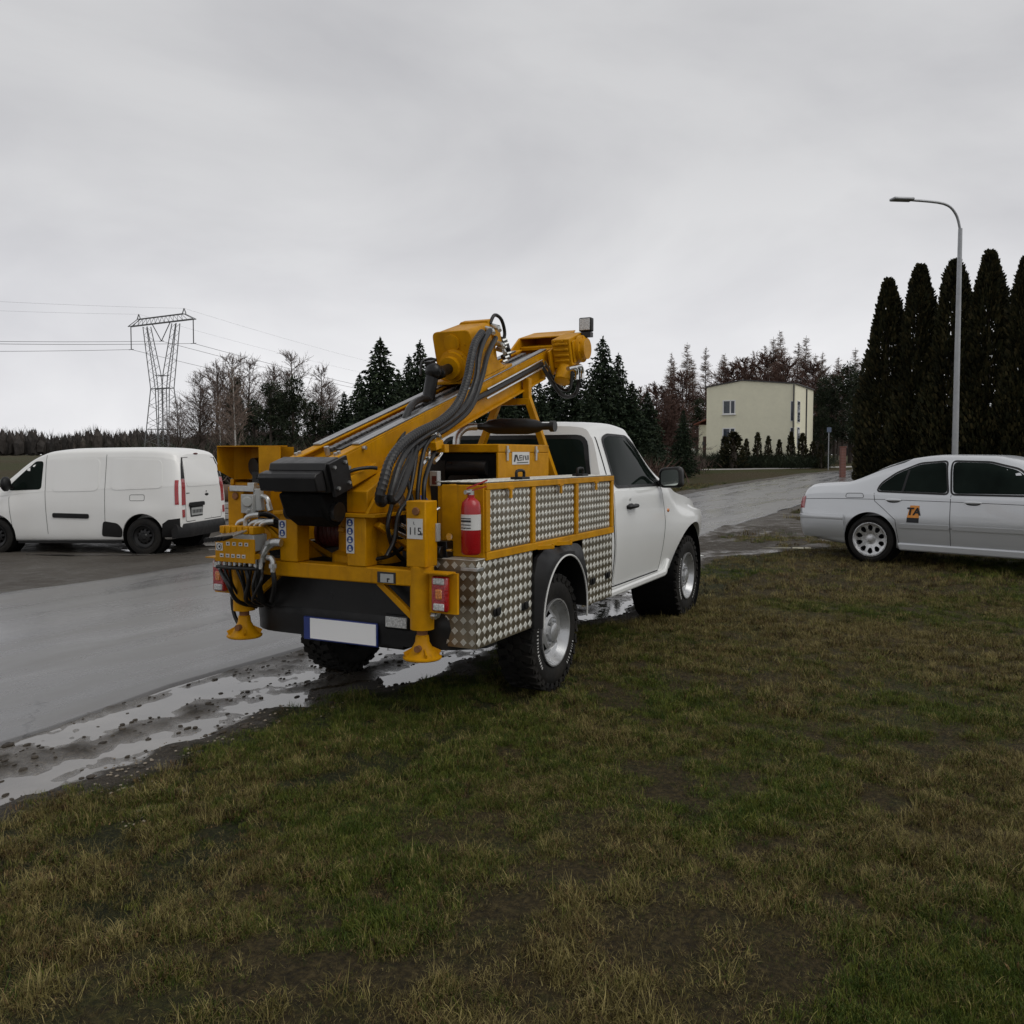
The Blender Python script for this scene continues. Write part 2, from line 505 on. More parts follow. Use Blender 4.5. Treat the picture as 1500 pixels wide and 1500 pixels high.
def inside(p, poly):
    c = False; n = len(poly); j = n - 1
    for i in range(n):
        if (poly[i][1] > p[1]) != (poly[j][1] > p[1]) and p[0] < (poly[j][0] - poly[i][0]) * (p[1] - poly[i][1]) / (poly[j][1] - poly[i][1]) + poly[i][0]: c = not c
        j = i
    return c
def drape(bvh, outline, axis, sign, name, mat, parent, eps=0.004, grid=0.07, skirt=0.02, dens=0.05, smooth=30):
    """a panel lying on the body: outline projected along an axis, with an edge turned in"""
    pts = []
    N = len(outline)
    for i in range(N):
        a = Vector(outline[i]).to_2d(); b = Vector(outline[(i + 1) % N]).to_2d()
        k = max(1, int((b - a).length / dens))
        pts += [a + (b - a) * (j / k) for j in range(k)]
    nb = len(pts)
    xs = [p.x for p in pts]; zs = [p.y for p in pts]
    gx = np.arange(min(xs) + grid * 0.5, max(xs), grid); gz = np.arange(min(zs) + grid * 0.5, max(zs), grid)
    poly = [tuple(p) for p in pts]
    for x in gx:
        for z in gz:
            if inside((x, z), poly) and min((Vector((x, z)) - p).length for p in pts) > grid * 0.4: pts.append(Vector((x, z)))
    vo, eo, fo, ov, _, _ = delaunay_2d_cdt(pts, [(i, (i + 1) % nb) for i in range(nb)], [], 1, 1e-6)
    a, b, c = AX[axis]
    res = []
    last = None
    for p in vo:
        h = hit(bvh, p, axis, sign)
        if h is None:
            h = [0, 0, 0]; h[a] = (last[a] if last is not None else 0); h[b] = p[0]; h[c] = p[1]; h = Vector(h)
        last = h.copy()
        h[a] += sign * eps
        res.append(h)
    bm = bmesh.new()
    bv = [bm.verts.new(p) for p in res]
    for f in fo:
        try: bm.faces.new([bv[i] for i in f])
        except ValueError: pass
    loose = [v for v in bm.verts if not v.link_faces]
    bmesh.ops.delete(bm, geom=loose, context='VERTS')
    be = [e for e in bm.edges if e.is_boundary]
    if skirt:
        ex = bmesh.ops.extrude_edge_only(bm, edges=be)
        for g in ex['geom']:
            if isinstance(g, bmesh.types.BMVert): g.co[a] -= sign * skirt
    bmesh.ops.recalc_face_normals(bm, faces=bm.faces)
    me = bpy.data.meshes.new(name); bm.to_mesh(me); bm.free()
    # outward normals
    s = sum(p.normal[a] * p.area for p in me.polygons)
    if s * sign < 0: me.flip_normals()
    me.materials.append(MATS[mat])
    me.polygons.foreach_set('use_smooth', [True] * len(me.polygons)); me.set_sharp_from_angle(angle=R(smooth))
    o = bpy.data.objects.new(name, me); COL.objects.link(o); o.parent = parent
    return o
def seam(mb, bvh, pts, axis, sign, w=0.008, eps=0.0025, step=0.03, closed=False):
    """thin strip following the body (panel gap, trim line), added to mb"""
    P = [Vector(p).to_2d() for p in pts]
    if closed: P.append(P[0])
    Q = []
    for a_, b_ in zip(P[:-1], P[1:]):
        k = max(1, int((b_ - a_).length / step)); Q += [a_ + (b_ - a_) * (j / k) for j in range(k)]
    Q.append(P[-1])
    a, b, c = AX[axis]
    vs = []
    ok = []
    for i, p in enumerate(Q):
        t = Q[min(i + 1, len(Q) - 1)] - Q[max(i - 1, 0)]
        t = t.normalized() if t.length else Vector((1, 0)); n = Vector((-t.y, t.x)) * (w / 2)
        good = True
        for q in (p + n, p - n):
            h = hit(bvh, q, axis, sign)
            if h is None: good = False; h = Vector((0, 0, 0))
            h[a] += sign * eps; vs.append(h)
        ok.append(good)
    fs = [(2 * i, 2 * i + 1, 2 * i + 3, 2 * i + 2) for i in range(len(Q) - 1) if ok[i] and ok[i + 1]]
    mb.add(vs, fs)

# ================================================================== GROUND
def sstep(a, b, v):
    t = np.clip((v - a) / (b - a), 0, 1); return t * t * (3 - 2 * t)
BMW_P = gp(1277, 818, 0.07)
def road_y(x, y): return y + 0.0027 * np.maximum(0, x - 30.0) ** 2
PROF_Y = [-2000, -1.0, 0.3, 0.8, 1.5, 4.0, 6.6, 9.0, 14.0, 40.0, 200.0, 2000.0]
PROF_Z = [0.0, 0.0, -0.015, -0.05, -0.045, -0.02, -0.09, -0.14, -0.12, 0.0, 0.2, 0.2]
def terr(x, y):
    x = np.asarray(x, float); y = np.asarray(y, float)
    yy = road_y(np.minimum(x, 120), y)
    z = np.interp(yy, PROF_Y, PROF_Z)
    dep = (x - CAM.x) * C_F.x + (y - CAM.y) * C_F.y
    z = z + 0.50 * sstep(30, 66, dep) + 0.42 * sstep(64, 80, dep)
    r2 = (x - BMW_P.x - 0.8) ** 2 + (y - BMW_P.y) ** 2
    return z + 0.075 * np.exp(-r2 / (2 * 3.0 ** 2))
def tz(p): return float(terr(p[0], p[1]))
_rng = np.random.default_rng(11)
_G = _rng.random((256, 256))
def vnoise(x, y):
    xi = np.floor(x).astype(int); yi = np.floor(y).astype(int); fx = x - xi; fy = y - yi
    fx = fx * fx * (3 - 2 * fx); fy = fy * fy * (3 - 2 * fy)
    g = lambda i, j: _G[i % 256, j % 256]
    return (g(xi, yi) * (1 - fx) + g(xi + 1, yi) * fx) * (1 - fy) + (g(xi, yi + 1) * (1 - fx) + g(xi + 1, yi + 1) * fx) * fy
def fbm(x, y, o=5, g=0.5):
    x = np.asarray(x, float); y = np.asarray(y, float)
    s = 0; a = 1; t = 0
    for k in range(o):
        s = s + a * vnoise(x * 2 ** k + 17.3 * k, y * 2 ** k + 9.1 * k); t += a; a *= g
    return s / t
EDGE_X = [-9, -2.9, -1.8, -0.9, -0.5, 0.5, 3.4, 5.5, 8.1, 9.0, 10.5, 14.5, 17.5, 19.0, 40, 200]
EDGE_Y = [0.60, 0.50, 0.42, 0.40, 0.16, 0.04, -0.25, -0.12, 0.12, -0.4, -2.6, -7.5, -4.0, -0.3, 0.6, 0.8]
def edge(x): return np.interp(x, EDGE_X, EDGE_Y) + (fbm(np.asarray(x) * 1.7, 3.0 + 0 * np.asarray(x)) - 0.5) * 0.42
def dirt_mask(x, y):
    """1 = bare mud / gravel, 0 = turf"""
    yy = road_y(np.minimum(x, 120), y)
    n = fbm(x * 0.55, y * 0.55)
    n2 = fbm(x * 2.1 + 40, y * 2.1)
    d = yy - edge(np.minimum(x, 60)) + (n2 - 0.5) * 0.55 + 0.16
    a = sstep(-0.22, 0.14, d)                                        # road side of the turf edge
    far = sstep(8.6, 10.5, yy + (n - 0.5) * 3) * (1 - sstep(-30, -8, -x) * 0)  # beyond the far shoulder
    fieldright = sstep(7.2, 8.2, yy + (n - 0.5) * 1.2) * sstep(20, 24, x)
    a = a * (1 - np.maximum(far * sstep(14, 18, x), fieldright))
    isl = sstep(0.52, 0.60, fbm(x * 0.75 + 31, y * 1.1 + 12, 3)) * sstep(8.5, 9.5, x) * (1 - sstep(0.9, 1.3, yy)) * 0.85
    a = a * (1 - isl)
    yard = far * (1 - sstep(14, 18, x))
    a = np.maximum(a * 1.0, yard * (0.35 + 0.5 * n))
    return np.clip(a, 0, 1)

def axis_grid(lo, hi, a, b, step, growth=1.16):
    g = list(np.arange(a, b + 1e-6, step)); s = step
    while g[-1] < hi: s *= growth; g.append(g[-1] + s)
    s = step
    while g[0] > lo: s *= growth; g.insert(0, g[0] - s)
    return np.array(g)
gx = axis_grid(-1500, 1500, -7, 20, 0.16); gy = axis_grid(-1500, 1500, -8, 12, 0.16)
VX0, VX1, VY0, VY1 = -8.0, 15.0, -1.0, 1.70
def sheet(name, X, Y, Z, mat, attrs):
    n, m = X.shape
    me = bpy.data.meshes.new(name)
    vs = np.stack([X.ravel(), Y.ravel(), Z.ravel()], 1)
    i = np.arange(n * m).reshape(n, m)
    f = np.stack([i[:-1, :-1].ravel(), i[1:, :-1].ravel(), i[1:, 1:].ravel(), i[:-1, 1:].ravel()], 1)
    me.from_pydata(vs.tolist(), [], f.tolist())
    for k, a in attrs.items():
        at_ = me.attributes.new(k, 'FLOAT', 'POINT'); at_.data.foreach_set('value', np.ascontiguousarray(a.ravel(), dtype=np.float32))
    me.materials.append(MATS[mat])
    me.polygons.foreach_set('use_smooth', [True] * len(me.polygons))
    o = bpy.data.objects.new(name, me); COL.objects.link(o)
    return struct(o)

# --- ground material: turf, dead grass, bare mud by the measured patches
m, nt, b = new_mat('turf')
def attr(nt, name):
    a = nd(nt, 'ShaderNodeAttribute'); a.attribute_name = name; return a.outputs['Fac']
fine = noise_tex(nt, 42, 8, 0.7); mid = noise_tex(nt, 3.2, 9, 0.72); big = noise_tex(nt, 0.8, 5, 0.6); grit = noise_tex(nt, 160, 3, 0.6)
green = ramp(nt, fine.outputs['Fac'], [(0.30, (0.007, 0.010, 0.002)), (0.5, (0.028, 0.040, 0.006)), (0.75, (0.090, 0.100, 0.020))])
brown = ramp(nt, fine.outputs['Fac'], [(0.30, (0.010, 0.007, 0.003)), (0.5, (0.042, 0.031, 0.011)), (0.75, (0.125, 0.093, 0.038))])
fb = ramp(nt, mid.outputs['Fac'], [(0.42, 0.0), (0.62, 1.0)])
fbd = nd(nt, 'ShaderNodeMath', operation='ADD', use_clamp=True); nt.links.new(fb.outputs[0], fbd.inputs[0]); nt.links.new(attr(nt, 'dry'), fbd.inputs[1])
grassc = mixc(nt, fbd.outputs[0], green.outputs[0], brown.outputs[0])
mud = ramp(nt, fine.outputs['Fac'], [(0.25, (0.030, 0.025, 0.019)), (0.55, (0.075, 0.064, 0.051)), (0.85, (0.16, 0.14, 0.115))])
mudb = mixc(nt, ramp(nt, big.outputs['Fac'], [(0.4, 0.0), (0.65, 1.0)]).outputs[0], mud.outputs[0],
            ramp(nt, grit.outputs['Fac'], [(0.3, (0.05, 0.044, 0.036)), (0.75, (0.17, 0.155, 0.13))]).outputs[0])
dm = nd(nt, 'ShaderNodeMath', operation='ADD'); nt.links.new(attr(nt, 'dirt'), dm.inputs[0])
sub = nd(nt, 'ShaderNodeMath', operation='MULTIPLY_ADD'); nt.links.new(mid.outputs['Fac'], sub.inputs[0]); sub.inputs[1].default_value = 0.9; sub.inputs[2].default_value = -0.45
nt.links.new(sub.outputs[0], dm.inputs[1])
df = ramp(nt, dm.outputs[0], [(0.35, 0.0), (0.65, 1.0)])
nt.links.new(mixc(nt, df.outputs[0], grassc, mudb), b.inputs['Base Color'])
rr = ramp(nt, mid.outputs['Fac'], [(0.35, 0.30), (0.6, 0.75)])
rg = mixc(nt, df.outputs[0], 1.0, rr.outputs[0])
b.inputs['Specular IOR Level'].default_value = 0.25
nt.links.new(rg, b.inputs['Roughness'])
hsum = nd(nt, 'ShaderNodeMath', operation='ADD'); nt.links.new(fine.outputs['Fac'], hsum.inputs[0]); nt.links.new(mid.outputs['Fac'], hsum.inputs[1])
bump(nt, b, hsum.outputs[0], 1.0, 0.035)

# --- wet asphalt
m, nt, b = new_mat('wet_asphalt')
tc = nd(nt, 'ShaderNodeTexCoord'); mp = nd(nt, 'ShaderNodeMapping'); mp.inputs['Scale'].default_value = (0.22, 1.0, 1.0)
nt.links.new(tc.outputs['Object'], mp.inputs[0])
st = noise_tex(nt, 1.3, 7, 0.62, mp.outputs[0], 0.3); agg = noise_tex(nt, 260, 3, 0.7); mid = noise_tex(nt, 7, 6, 0.65)
base = ramp(nt, agg.outputs['Fac'], [(0.3, (0.055, 0.054, 0.054)), (0.7, (0.125, 0.123, 0.12))])
silt = ramp(nt, st.outputs['Fac'], [(0.45, 0.0), (0.80, 0.45)])
mp2 = nd(nt, 'ShaderNodeMapping'); mp2.inputs['Scale'].default_value = (0.02, 1.5, 1.0); nt.links.new(tc.outputs['Object'], mp2.inputs[0])
trk = noise_tex(nt, 1.0, 5, 0.6, mp2.outputs[0], 0.15)
vo = nd(nt, 'ShaderNodeTexVoronoi', feature='DISTANCE_TO_EDGE'); vo.inputs['Scale'].default_value = 0.55
wv = nd(nt, 'ShaderNodeVectorMath', operation='MULTIPLY_ADD'); nt.links.new(mid.outputs['Color'], wv.inputs[0]); wv.inputs[1].default_value = (0.5, 0.5, 0.0); nt.links.new(tc.outputs['Object'], wv.inputs[2]); nt.links.new(wv.outputs[0], vo.inputs['Vector'])
crk = ramp(nt, vo.outputs['Distance'], [(0.004, 0.75), (0.012, 0.0)])
patch = ramp(nt, noise_tex(nt, 0.33, 2, 0.4).outputs['Fac'], [(0.50, 0.0), (0.52, 1.0)])
crm = nd(nt, 'ShaderNodeMath', operation='MULTIPLY'); nt.links.new(crk.outputs[0], crm.inputs[0]); nt.links.new(patch.outputs[0], crm.inputs[1])
tone = ramp(nt, trk.outputs['Fac'], [(0.35, 0.62), (0.65, 1.35)])
c1 = mixc(nt, 1.0, base.outputs[0], tone.outputs[0], 'MULTIPLY')
c2 = mixc(nt, silt.outputs[0], c1, (0.15, 0.128, 0.10))
nt.links.new(mixc(nt, crm.outputs[0], c2, (0.016, 0.015, 0.014)), b.inputs['Base Color'])
rs_ = nd(nt, 'ShaderNodeMath', operation='MULTIPLY_ADD'); nt.links.new(trk.outputs['Fac'], rs_.inputs[0]); rs_.inputs[1].default_value = 0.55; nt.links.new(st.outputs['Fac'], rs_.inputs[2])
rsc = nd(nt, 'ShaderNodeMath', operation='MULTIPLY'); nt.links.new(rs_.outputs[0], rsc.inputs[0]); rsc.inputs[1].default_value = 0.645
ro = ramp(nt, rsc.outputs[0], [(0.30, 0.10), (0.46, 0.25), (0.66, 0.44)])
nt.links.new(ro.outputs[0], b.inputs['Roughness']); b.inputs['IOR'].default_value = 1.75
hs = nd(nt, 'ShaderNodeMath', operation='MULTIPLY_ADD'); nt.links.new(agg.outputs['Fac'], hs.inputs[0]); hs.inputs[1].default_value = 0.35; nt.links.new(mid.outputs['Fac'], hs.inputs[2])
bump(nt, b, hs.outputs[0], 0.16, 0.008)

# --- standing water, silty
m, nt, b = new_mat('puddle_water')
n = noise_tex(nt, 2.5, 5, 0.6)
nt.links.new(ramp(nt, n.outputs['Fac'], [(0.3, (0.10, 0.092, 0.082)), (0.7, (0.19, 0.176, 0.158))]).outputs[0], b.inputs['Base Color'])
b.inputs['Roughness'].default_value = 0.03; b.inputs['IOR'].default_value = 2.1
rp = noise_tex(nt, 14, 3, 0.5); bump(nt, b, rp.outputs['Fac'], 0.02, 0.01)

# --- verge mud
m, nt, b = new_mat('verge_mud')
fine = noise_tex(nt, 48, 8, 0.72); mid = noise_tex(nt, 6, 7, 0.68); grit = noise_tex(nt, 190, 3, 0.6)
mud = ramp(nt, fine.outputs['Fac'], [(0.28, (0.010, 0.0075, 0.005)), (0.52, (0.052, 0.041, 0.027)), (0.78, (0.18, 0.150, 0.110))])
mud2 = mixc(nt, ramp(nt, mid.outputs['Fac'], [(0.45, 0.0), (0.7, 0.7)]).outputs[0], mud.outputs[0],
            ramp(nt, grit.outputs['Fac'], [(0.35, (0.04, 0.035, 0.028)), (0.7, (0.17, 0.15, 0.12))]).outputs[0])
green = ramp(nt, fine.outputs['Fac'], [(0.30, (0.006, 0.007, 0.002)), (0.5, (0.026, 0.029, 0.007)), (0.75, (0.085, 0.078, 0.024))])
b.inputs['Specular IOR Level'].default_value = 0.3
dm = nd(nt, 'ShaderNodeMath', operation='ADD'); nt.links.new(attr(nt, 'dirt'), dm.inputs[0])
sub = nd(nt, 'ShaderNodeMath', operation='MULTIPLY_ADD'); nt.links.new(mid.outputs['Fac'], sub.inputs[0]); sub.inputs[1].default_value = 0.9; sub.inputs[2].default_value = -0.45
nt.links.new(sub.outputs[0], dm.inputs[1])
df = ramp(nt, dm.outputs[0], [(0.35, 0.0), (0.65, 1.0)])
wet = ramp(nt, attr(nt, 'wet'), [(0.0, 0.0), (0.9, 1.0)])
nt.links.new(mixc(nt, df.outputs[0], green.outputs[0], mud2), b.inputs['Base Color'])
rough_dry = mixc(nt, df.outputs[0], 1.0, ramp(nt, mid.outputs['Fac'], [(0.35, 0.45), (0.6, 0.85)]).outputs[0])
nt.links.new(mixc(nt, wet.outputs[0], rough_dry, 0.16), b.inputs['Roughness'])
sp = nd(nt, 'ShaderNodeMath', operation='MULTIPLY_ADD'); nt.links.new(wet.outputs[0], sp.inputs[0]); sp.inputs[1].default_value = 0.9; sp.inputs[2].default_value = 0.28
nt.links.new(sp.outputs[0], b.inputs['Specular IOR Level'])
vb_ = bump(nt, b, fine.outputs['Fac'], 1.0, 0.05)
bs_ = nd(nt, 'ShaderNodeMath', operation='MULTIPLY_ADD'); nt.links.new(wet.outputs[0], bs_.inputs[0]); bs_.inputs[1].default_value = -0.85; bs_.inputs[2].default_value = 1.0
nt.links.new(bs_.outputs[0], vb_.inputs['Strength'])

X, Y = np.meshgrid(gx, gy, indexing='ij')
Z = terr(X, Y)
inner = sstep(VX0, VX0 + 0.4, X) * (1 - sstep(VX1 - 0.4, VX1, X)) * sstep(VY0, VY0 + 0.3, Y) * (1 - sstep(VY1 - 0.3, VY1, Y))
RY = road_y(np.minimum(X, 120), Y)
und = sstep(1.2, 1.7, RY) * (1 - sstep(6.2, 6.9, RY))
Zg = Z + (fbm(X * 1.4, Y * 1.4) - 0.5) * 0.05 * (1 - inner) * (1 - und) * (1 - sstep(30, 60, np.hypot(X, Y))) - 0.14 * inner - 0.05 * und
dry = np.clip((fbm(X * 0.33 + 9, Y * 0.33 + 2, 4) - 0.42) * 3.0, -0.4, 0.8) + 0.15 * sstep(14, 24, X)
ground = sheet('ground', X, Y, Zg, 'turf', {'dirt': dirt_mask(X, Y), 'dry': dry})

# asphalt carriageway, crowned, bending gently right beyond the parked car
ax_ = axis_grid(-120, 160, -10, 30, 0.5, 1.08)
tt = np.array([1.40, 1.43, 1.46, 1.55, 1.7, 2.2, 3.0, 4.0, 5.0, 6.0, 6.4, 6.62, 6.68, 6.72])
AXg, T = np.meshgrid(ax_, tt, indexing='ij')
wob = (fbm(AXg * 0.8, T * 0 + 5) - 0.5) * 0.35
T2 = np.where((T < 1.6) | (T > 6.5), T + wob, T)
AY = T2 - 0.0027 * np.maximum(0, np.minimum(AXg, 120) - 30.0) ** 2
AZ = terr(AXg, AY) + 0.010 - 0.03 * ((T < 1.41) | (T > 6.71))
sheet('road', AXg, AY, AZ, 'wet_asphalt', {})

# muddy verge where the truck stands, with ruts that hold water
WL = -0.047
vx = np.arange(VX0, VX1 + 1e-6, 0.035); vy = np.arange(VY0, VY1 + 1e-6, 0.035)
X, Y = np.meshgrid(vx, vy, indexing='ij')
d = Y - edge(X) + (fbm(X * 3.1, Y * 3.1 + 7) - 0.5) * 0.22
n1 = fbm(X * 0.75 + 3, Y * 3.4 + 1, 5) - 0.5
n2 = fbm(X * 6, Y * 6, 4) - 0.5
bed = WL + np.interp(d, [0, 0.12, 0.32, 0.46, 0.58, 0.75, 0.92, 1.1, 1.4], [0.006, -0.010, -0.007, 0.006, 0.007, -0.006, -0.003, 0.006, 0.010]) + n1 * 0.046 + n2 * 0.026 + (fbm(X * 14, Y * 14 + 3, 3) - 0.5) * 0.018
bed = bed + 0.016 * sstep(1.0, 1.8, X) * (1 - sstep(2.4, 2.8, X)) + 0.012 * sstep(4.6, 6.5, X)
bank = 0.004 + (fbm(X * 2.2, Y * 2.2 + 30) - 0.5) * 0.045 + n2 * 0.02
k = sstep(-0.10, 0.14, d)
H = bank * (1 - k) + bed * k
ZT = terr(X, Y)
brd = np.minimum(np.minimum(sstep(VX0, VX0 + 0.5, X), 1 - sstep(VX1 - 0.5, VX1, X)), sstep(VY0, VY0 + 0.5, Y))
H = H * brd + (ZT - 0.03) * (1 - brd)
asph = sstep(1.42, 1.6, Y); H = H * (1 - asph) + (ZT - 0.03) * asph
sheet('verge', X, Y, H, 'verge_mud', {'dirt': np.clip(sstep(-0.34, 0.10, d + (fbm(X * 2.1 + 40, Y * 2.1) - 0.5) * 0.5) * 1.15, 0, 1), 'wet': np.clip(1 - (H - WL) / 0.022, 0, 1) * (Y < 1.5)})
VERGE = (vx, vy, H)
def ground_z(x, y):
    if VX0 + 0.1 < x < VX1 - 0.1 and VY0 + 0.1 < y < VY1 - 0.1:
        i = int((x - VX0) / 0.035); j = int((y - VY0) / 0.035)
        return float(max(H[i, j], -10))
    return float(terr(x, y))
pm = MB()
n = 44
pl = [(-7.6 + (12.6 / n) * i, -0.55) for i in range(n + 1)] + [(5.0 - (12.6 / n) * i, 1.50) for i in range(n + 1)]
pm.add([(x, y, WL) for x, y in pl], [(i, i + 1, 2 * n - i, 2 * n + 1 - i) for i in range(n)])
struct(pm.build('puddle', 'puddle_water'))
# two puddles in the entrance beside the saloon, one beside the van
def blob_sheet(name, c, rx, ry, rz, z, mat, seed, n=40):
    rnd = random.Random(seed); ph = [rnd.uniform(0, 6.28) for _ in range(4)]
    vs = [(c[0], c[1], z)]
    for i in range(n):
        t = 2 * math.pi * i / n
        q = 1 + 0.22 * math.sin(2 * t + ph[0]) + 0.14 * math.sin(3 * t + ph[1]) + 0.1 * math.sin(5 * t + ph[2]) + 0.06 * math.sin(9 * t + ph[3])
        x, y = rx * q * math.cos(t), ry * q * math.sin(t)
        vs.append((c[0] + x * math.cos(rz) - y * math.sin(rz), c[1] + x * math.sin(rz) + y * math.cos(rz), z))
    mb = MB(); mb.add(vs, [(0, i + 1, (i + 1) % n + 1) for i in range(n)])
    return struct(mb.build(name, mat))
for i, (u, v, rx, ry) in enumerate(((1215, 808, 0.95, 0.14), (165, 812, 1.1, 0.20), (255, 806, 0.9, 0.22), (300, 798, 0.7, 0.25))):
    p = gp(u, v, 0.03 if u > 800 else -0.13)
    blob_sheet('puddle', p, rx, ry, TH - R(90) + (R(-8) if u > 800 else 0), tz(p) + 0.010, 'puddle_water', i)

# pale path in front of the house and the field beside it
pm = MB()
pa = [bg(u, dd) for u, dd in ((880, 63.5), (1010, 65.0), (1130, 67.5), (1240, 70.5), (1420, 75.0))]
for side in (0,):
    top = [p + C_F * 1.6 for p in pa]; vs = []
    for p in pa: vs.append((p.x, p.y, tz(p) + 0.02))
    for p in top: vs.append((p.x, p.y, tz(p) + 0.02))
    pm.add(vs, [(i, i + 1, 5 + i + 1, 5 + i) for i in range(4)])
surf('path_gravel', (0.33, 0.32, 0.30), 0.8, var=0.15, scale=2)
struct(pm.build('path', 'path_gravel'))

# ------------------------------------------------------------------ grass blades (instanced tufts)
def blade_mat(name, stops, rough=0.6):
    m, nt, b = new_mat(name)
    oi = nd(nt, 'ShaderNodeObjectInfo')
    r = ramp(nt, oi.outputs['Random'], stops)
    gq = nd(nt, 'ShaderNodeNewGeometry')
    n = noise_tex(nt, 30, 2, 0.5)
    v = ramp(nt, n.outputs['Fac'], [(0.3, 0.65), (0.7, 1.25)])
    nt.links.new(mixc(nt, 1.0, r.outputs[0], v.outputs[0], 'MULTIPLY'), b.inputs['Base Color'])
    b.inputs['Roughness'].default_value = rough; b.inputs['Specular IOR Level'].default_value = 0.18
    return m
blade_mat('blade_green', [(0.0, (0.020, 0.042, 0.004)), (0.5, (0.062, 0.092, 0.011)), (1.0, (0.155, 0.160, 0.030))])
blade_mat('blade_straw', [(0.0, (0.075, 0.062, 0.016)), (0.5, (0.155, 0.130, 0.040)), (1.0, (0.31, 0.255, 0.10))])
blade_mat('blade_dead', [(0.0, (0.022, 0.015, 0.006)), (0.6, (0.065, 0.045, 0.018)), (1.0, (0.17, 0.105, 0.045))])
tufts = bpy.data.collections.new('tuft_library')
def make_tuft(name, n, rad, h0, h1, lean, w, mat, seed):
    rnd = random.Random(seed); mb = MB()
    for i in range(n):
        a = rnd.uniform(0, 6.283); q = rad * math.sqrt(rnd.random()); x, y = q * math.cos(a), q * math.sin(a)
        t = rnd.uniform(0, 6.283); L = rnd.uniform(h0, h1); le = rnd.uniform(lean * 0.4, lean * 1.2)
        dx, dy = math.cos(t), math.sin(t); sx, sy = -dy * w * rnd.uniform(0.6, 1.2), dx * w
        z1 = L * 0.55 * math.cos(le * 0.6); o1 = L * 0.55 * math.sin(le * 0.6)
        z2 = z1 + L * 0.45 * math.cos(le); o2 = o1 + L * 0.45 * math.sin(le)
        mb.add([(x - sx, y - sy, -0.01), (x + sx, y + sy, -0.01), (x + dx * o1 + sx * 0.7, y + dy * o1 + sy * 0.7, z1),
                (x + dx * o1 - sx * 0.7, y + dy * o1 - sy * 0.7, z1), (x + dx * o2, y + dy * o2, max(z2, 0.004))], [(0, 1, 2, 3), (3, 2, 4)])
    me = bpy.data.meshes.new(name); me.from_pydata(mb.v, [], mb.f); me.materials.append(MATS[mat])
    o = bpy.data.objects.new(name, me); tufts.objects.link(o)
    return o
# names sort alphabetically: the index below follows that order
make_tuft('tuft_a', 30, 0.050, 0.014, 0.045, 1.0, 0.0015, 'blade_green', 1)
make_tuft('tuft_b', 26, 0.055, 0.020, 0.060, 1.1, 0.0016, 'blade_green', 2)
make_tuft('tuft_c', 24, 0.060, 0.025, 0.075, 1.45, 0.0013, 'blade_straw', 3)
make_tuft('tuft_d', 16, 0.055, 0.020, 0.060, 1.5, 0.0022, 'blade_dead', 4)
make_tuft('tuft_e', 10, 0.030, 0.060, 0.130, 0.55, 0.0016, 'blade_green', 5)
make_tuft('tuft_f', 9, 0.040, 0.070, 0.160, 1.1, 0.0014, 'blade_straw', 6)
make_tuft('tuft_g', 5, 0.060, 0.020, 0.040, 1.6, 0.0075, 'blade_dead', 7)
rs = np.random.default_rng(5)
pts, rots, scl, idx = [], [], [], []
def scatter(n, d0, d1, smin, smax, umin=-140, umax=1640, litter=False):
    u = rs.uniform(umin, umax, n); dd = np.sqrt(rs.uniform(d0 ** 2, d1 ** 2, n))
    x = CAM.x + C_F.x * dd + C_R.x * ((u - CX) / F_PX * dd); y = CAM.y + C_F.y * dd + C_R.y * ((u - CX) / F_PX * dd)
    dm = dirt_mask(x, y); keep = rs.random(n) > dm * 1.12
    p1 = fbm(x * 1.3 + 2, y * 1.3, 4); p2 = fbm(x * 0.45 + 60, y * 0.45, 4); p3 = fbm(x * 3.3, y * 3.3 + 50, 3)
    p4 = fbm(x * 7.5 + 11, y * 7.5, 3); keep &= (p3 * 0.5 + p4 * 0.5) + rs.uniform(-0.10, 0.10, n) > (-9 if litter else 0.36)
    lump = (fbm(x * 3.7 + 21, y * 3.7, 3) - 0.45) * 0.05 + (p4 - 0.45) * 0.03
    for i in np.nonzero(keep)[0]:
        dryness = (p1[i] - 0.5) * 1.6 + (p2[i] - 0.45) * 2.4 + rs.normal(0, 0.22) - 0.20 + 0.50 * min(1, max(0, (x[i] + 0.4) / 4))
        q = rs.random()
        if dryness < 0.12: k = 0 if q < 0.52 else (1 if q < 0.93 else (4 if q < 0.95 else 6))
        elif dryness < 0.42: k = 2 if q < 0.35 else (0 if q < 0.58 else (3 if q < 0.86 else (5 if q < 0.885 else 1)))
        else: k = 2 if q < 0.50 else (3 if q < 0.82 else (5 if q < 0.87 else 6))
        if litter: k = 3 if q < 0.5 else (2 if q < 0.72 else (0 if q < 0.93 else 6))
        pts.append((x[i], y[i], ground_z(x[i], y[i]) - 0.006 + max(-0.004, min(0.02, lump[i])))); rots.append((rs.normal(0, 0.22), rs.normal(0, 0.22), rs.uniform(0, 6.283)))
        scl.append(rs.uniform(smin, smax) * (0.35 + 0.95 * p4[i])); idx.append(k)
scatter(76000, 1.4, 5.2, 0.40, 0.90)
scatter(76000, 5.0, 9.5, 0.5, 1.05)
scatter(36000, 9.3, 17.0, 0.8, 1.4)
scatter(9000, 17.0, 45.0, 1.6, 3.2, 700, 1640)
scatter(26000, 1.4, 7.5, 0.35, 0.8, litter=True)
me = bpy.data.meshes.new('grass'); me.from_pydata(pts, [], [])
a = me.attributes.new('rot', 'FLOAT_VECTOR', 'POINT'); a.data.foreach_set('vector', np.array(rots, dtype=np.float32).ravel())
a = me.attributes.new('scl', 'FLOAT', 'POINT'); a.data.foreach_set('value', np.array(scl, dtype=np.float32))
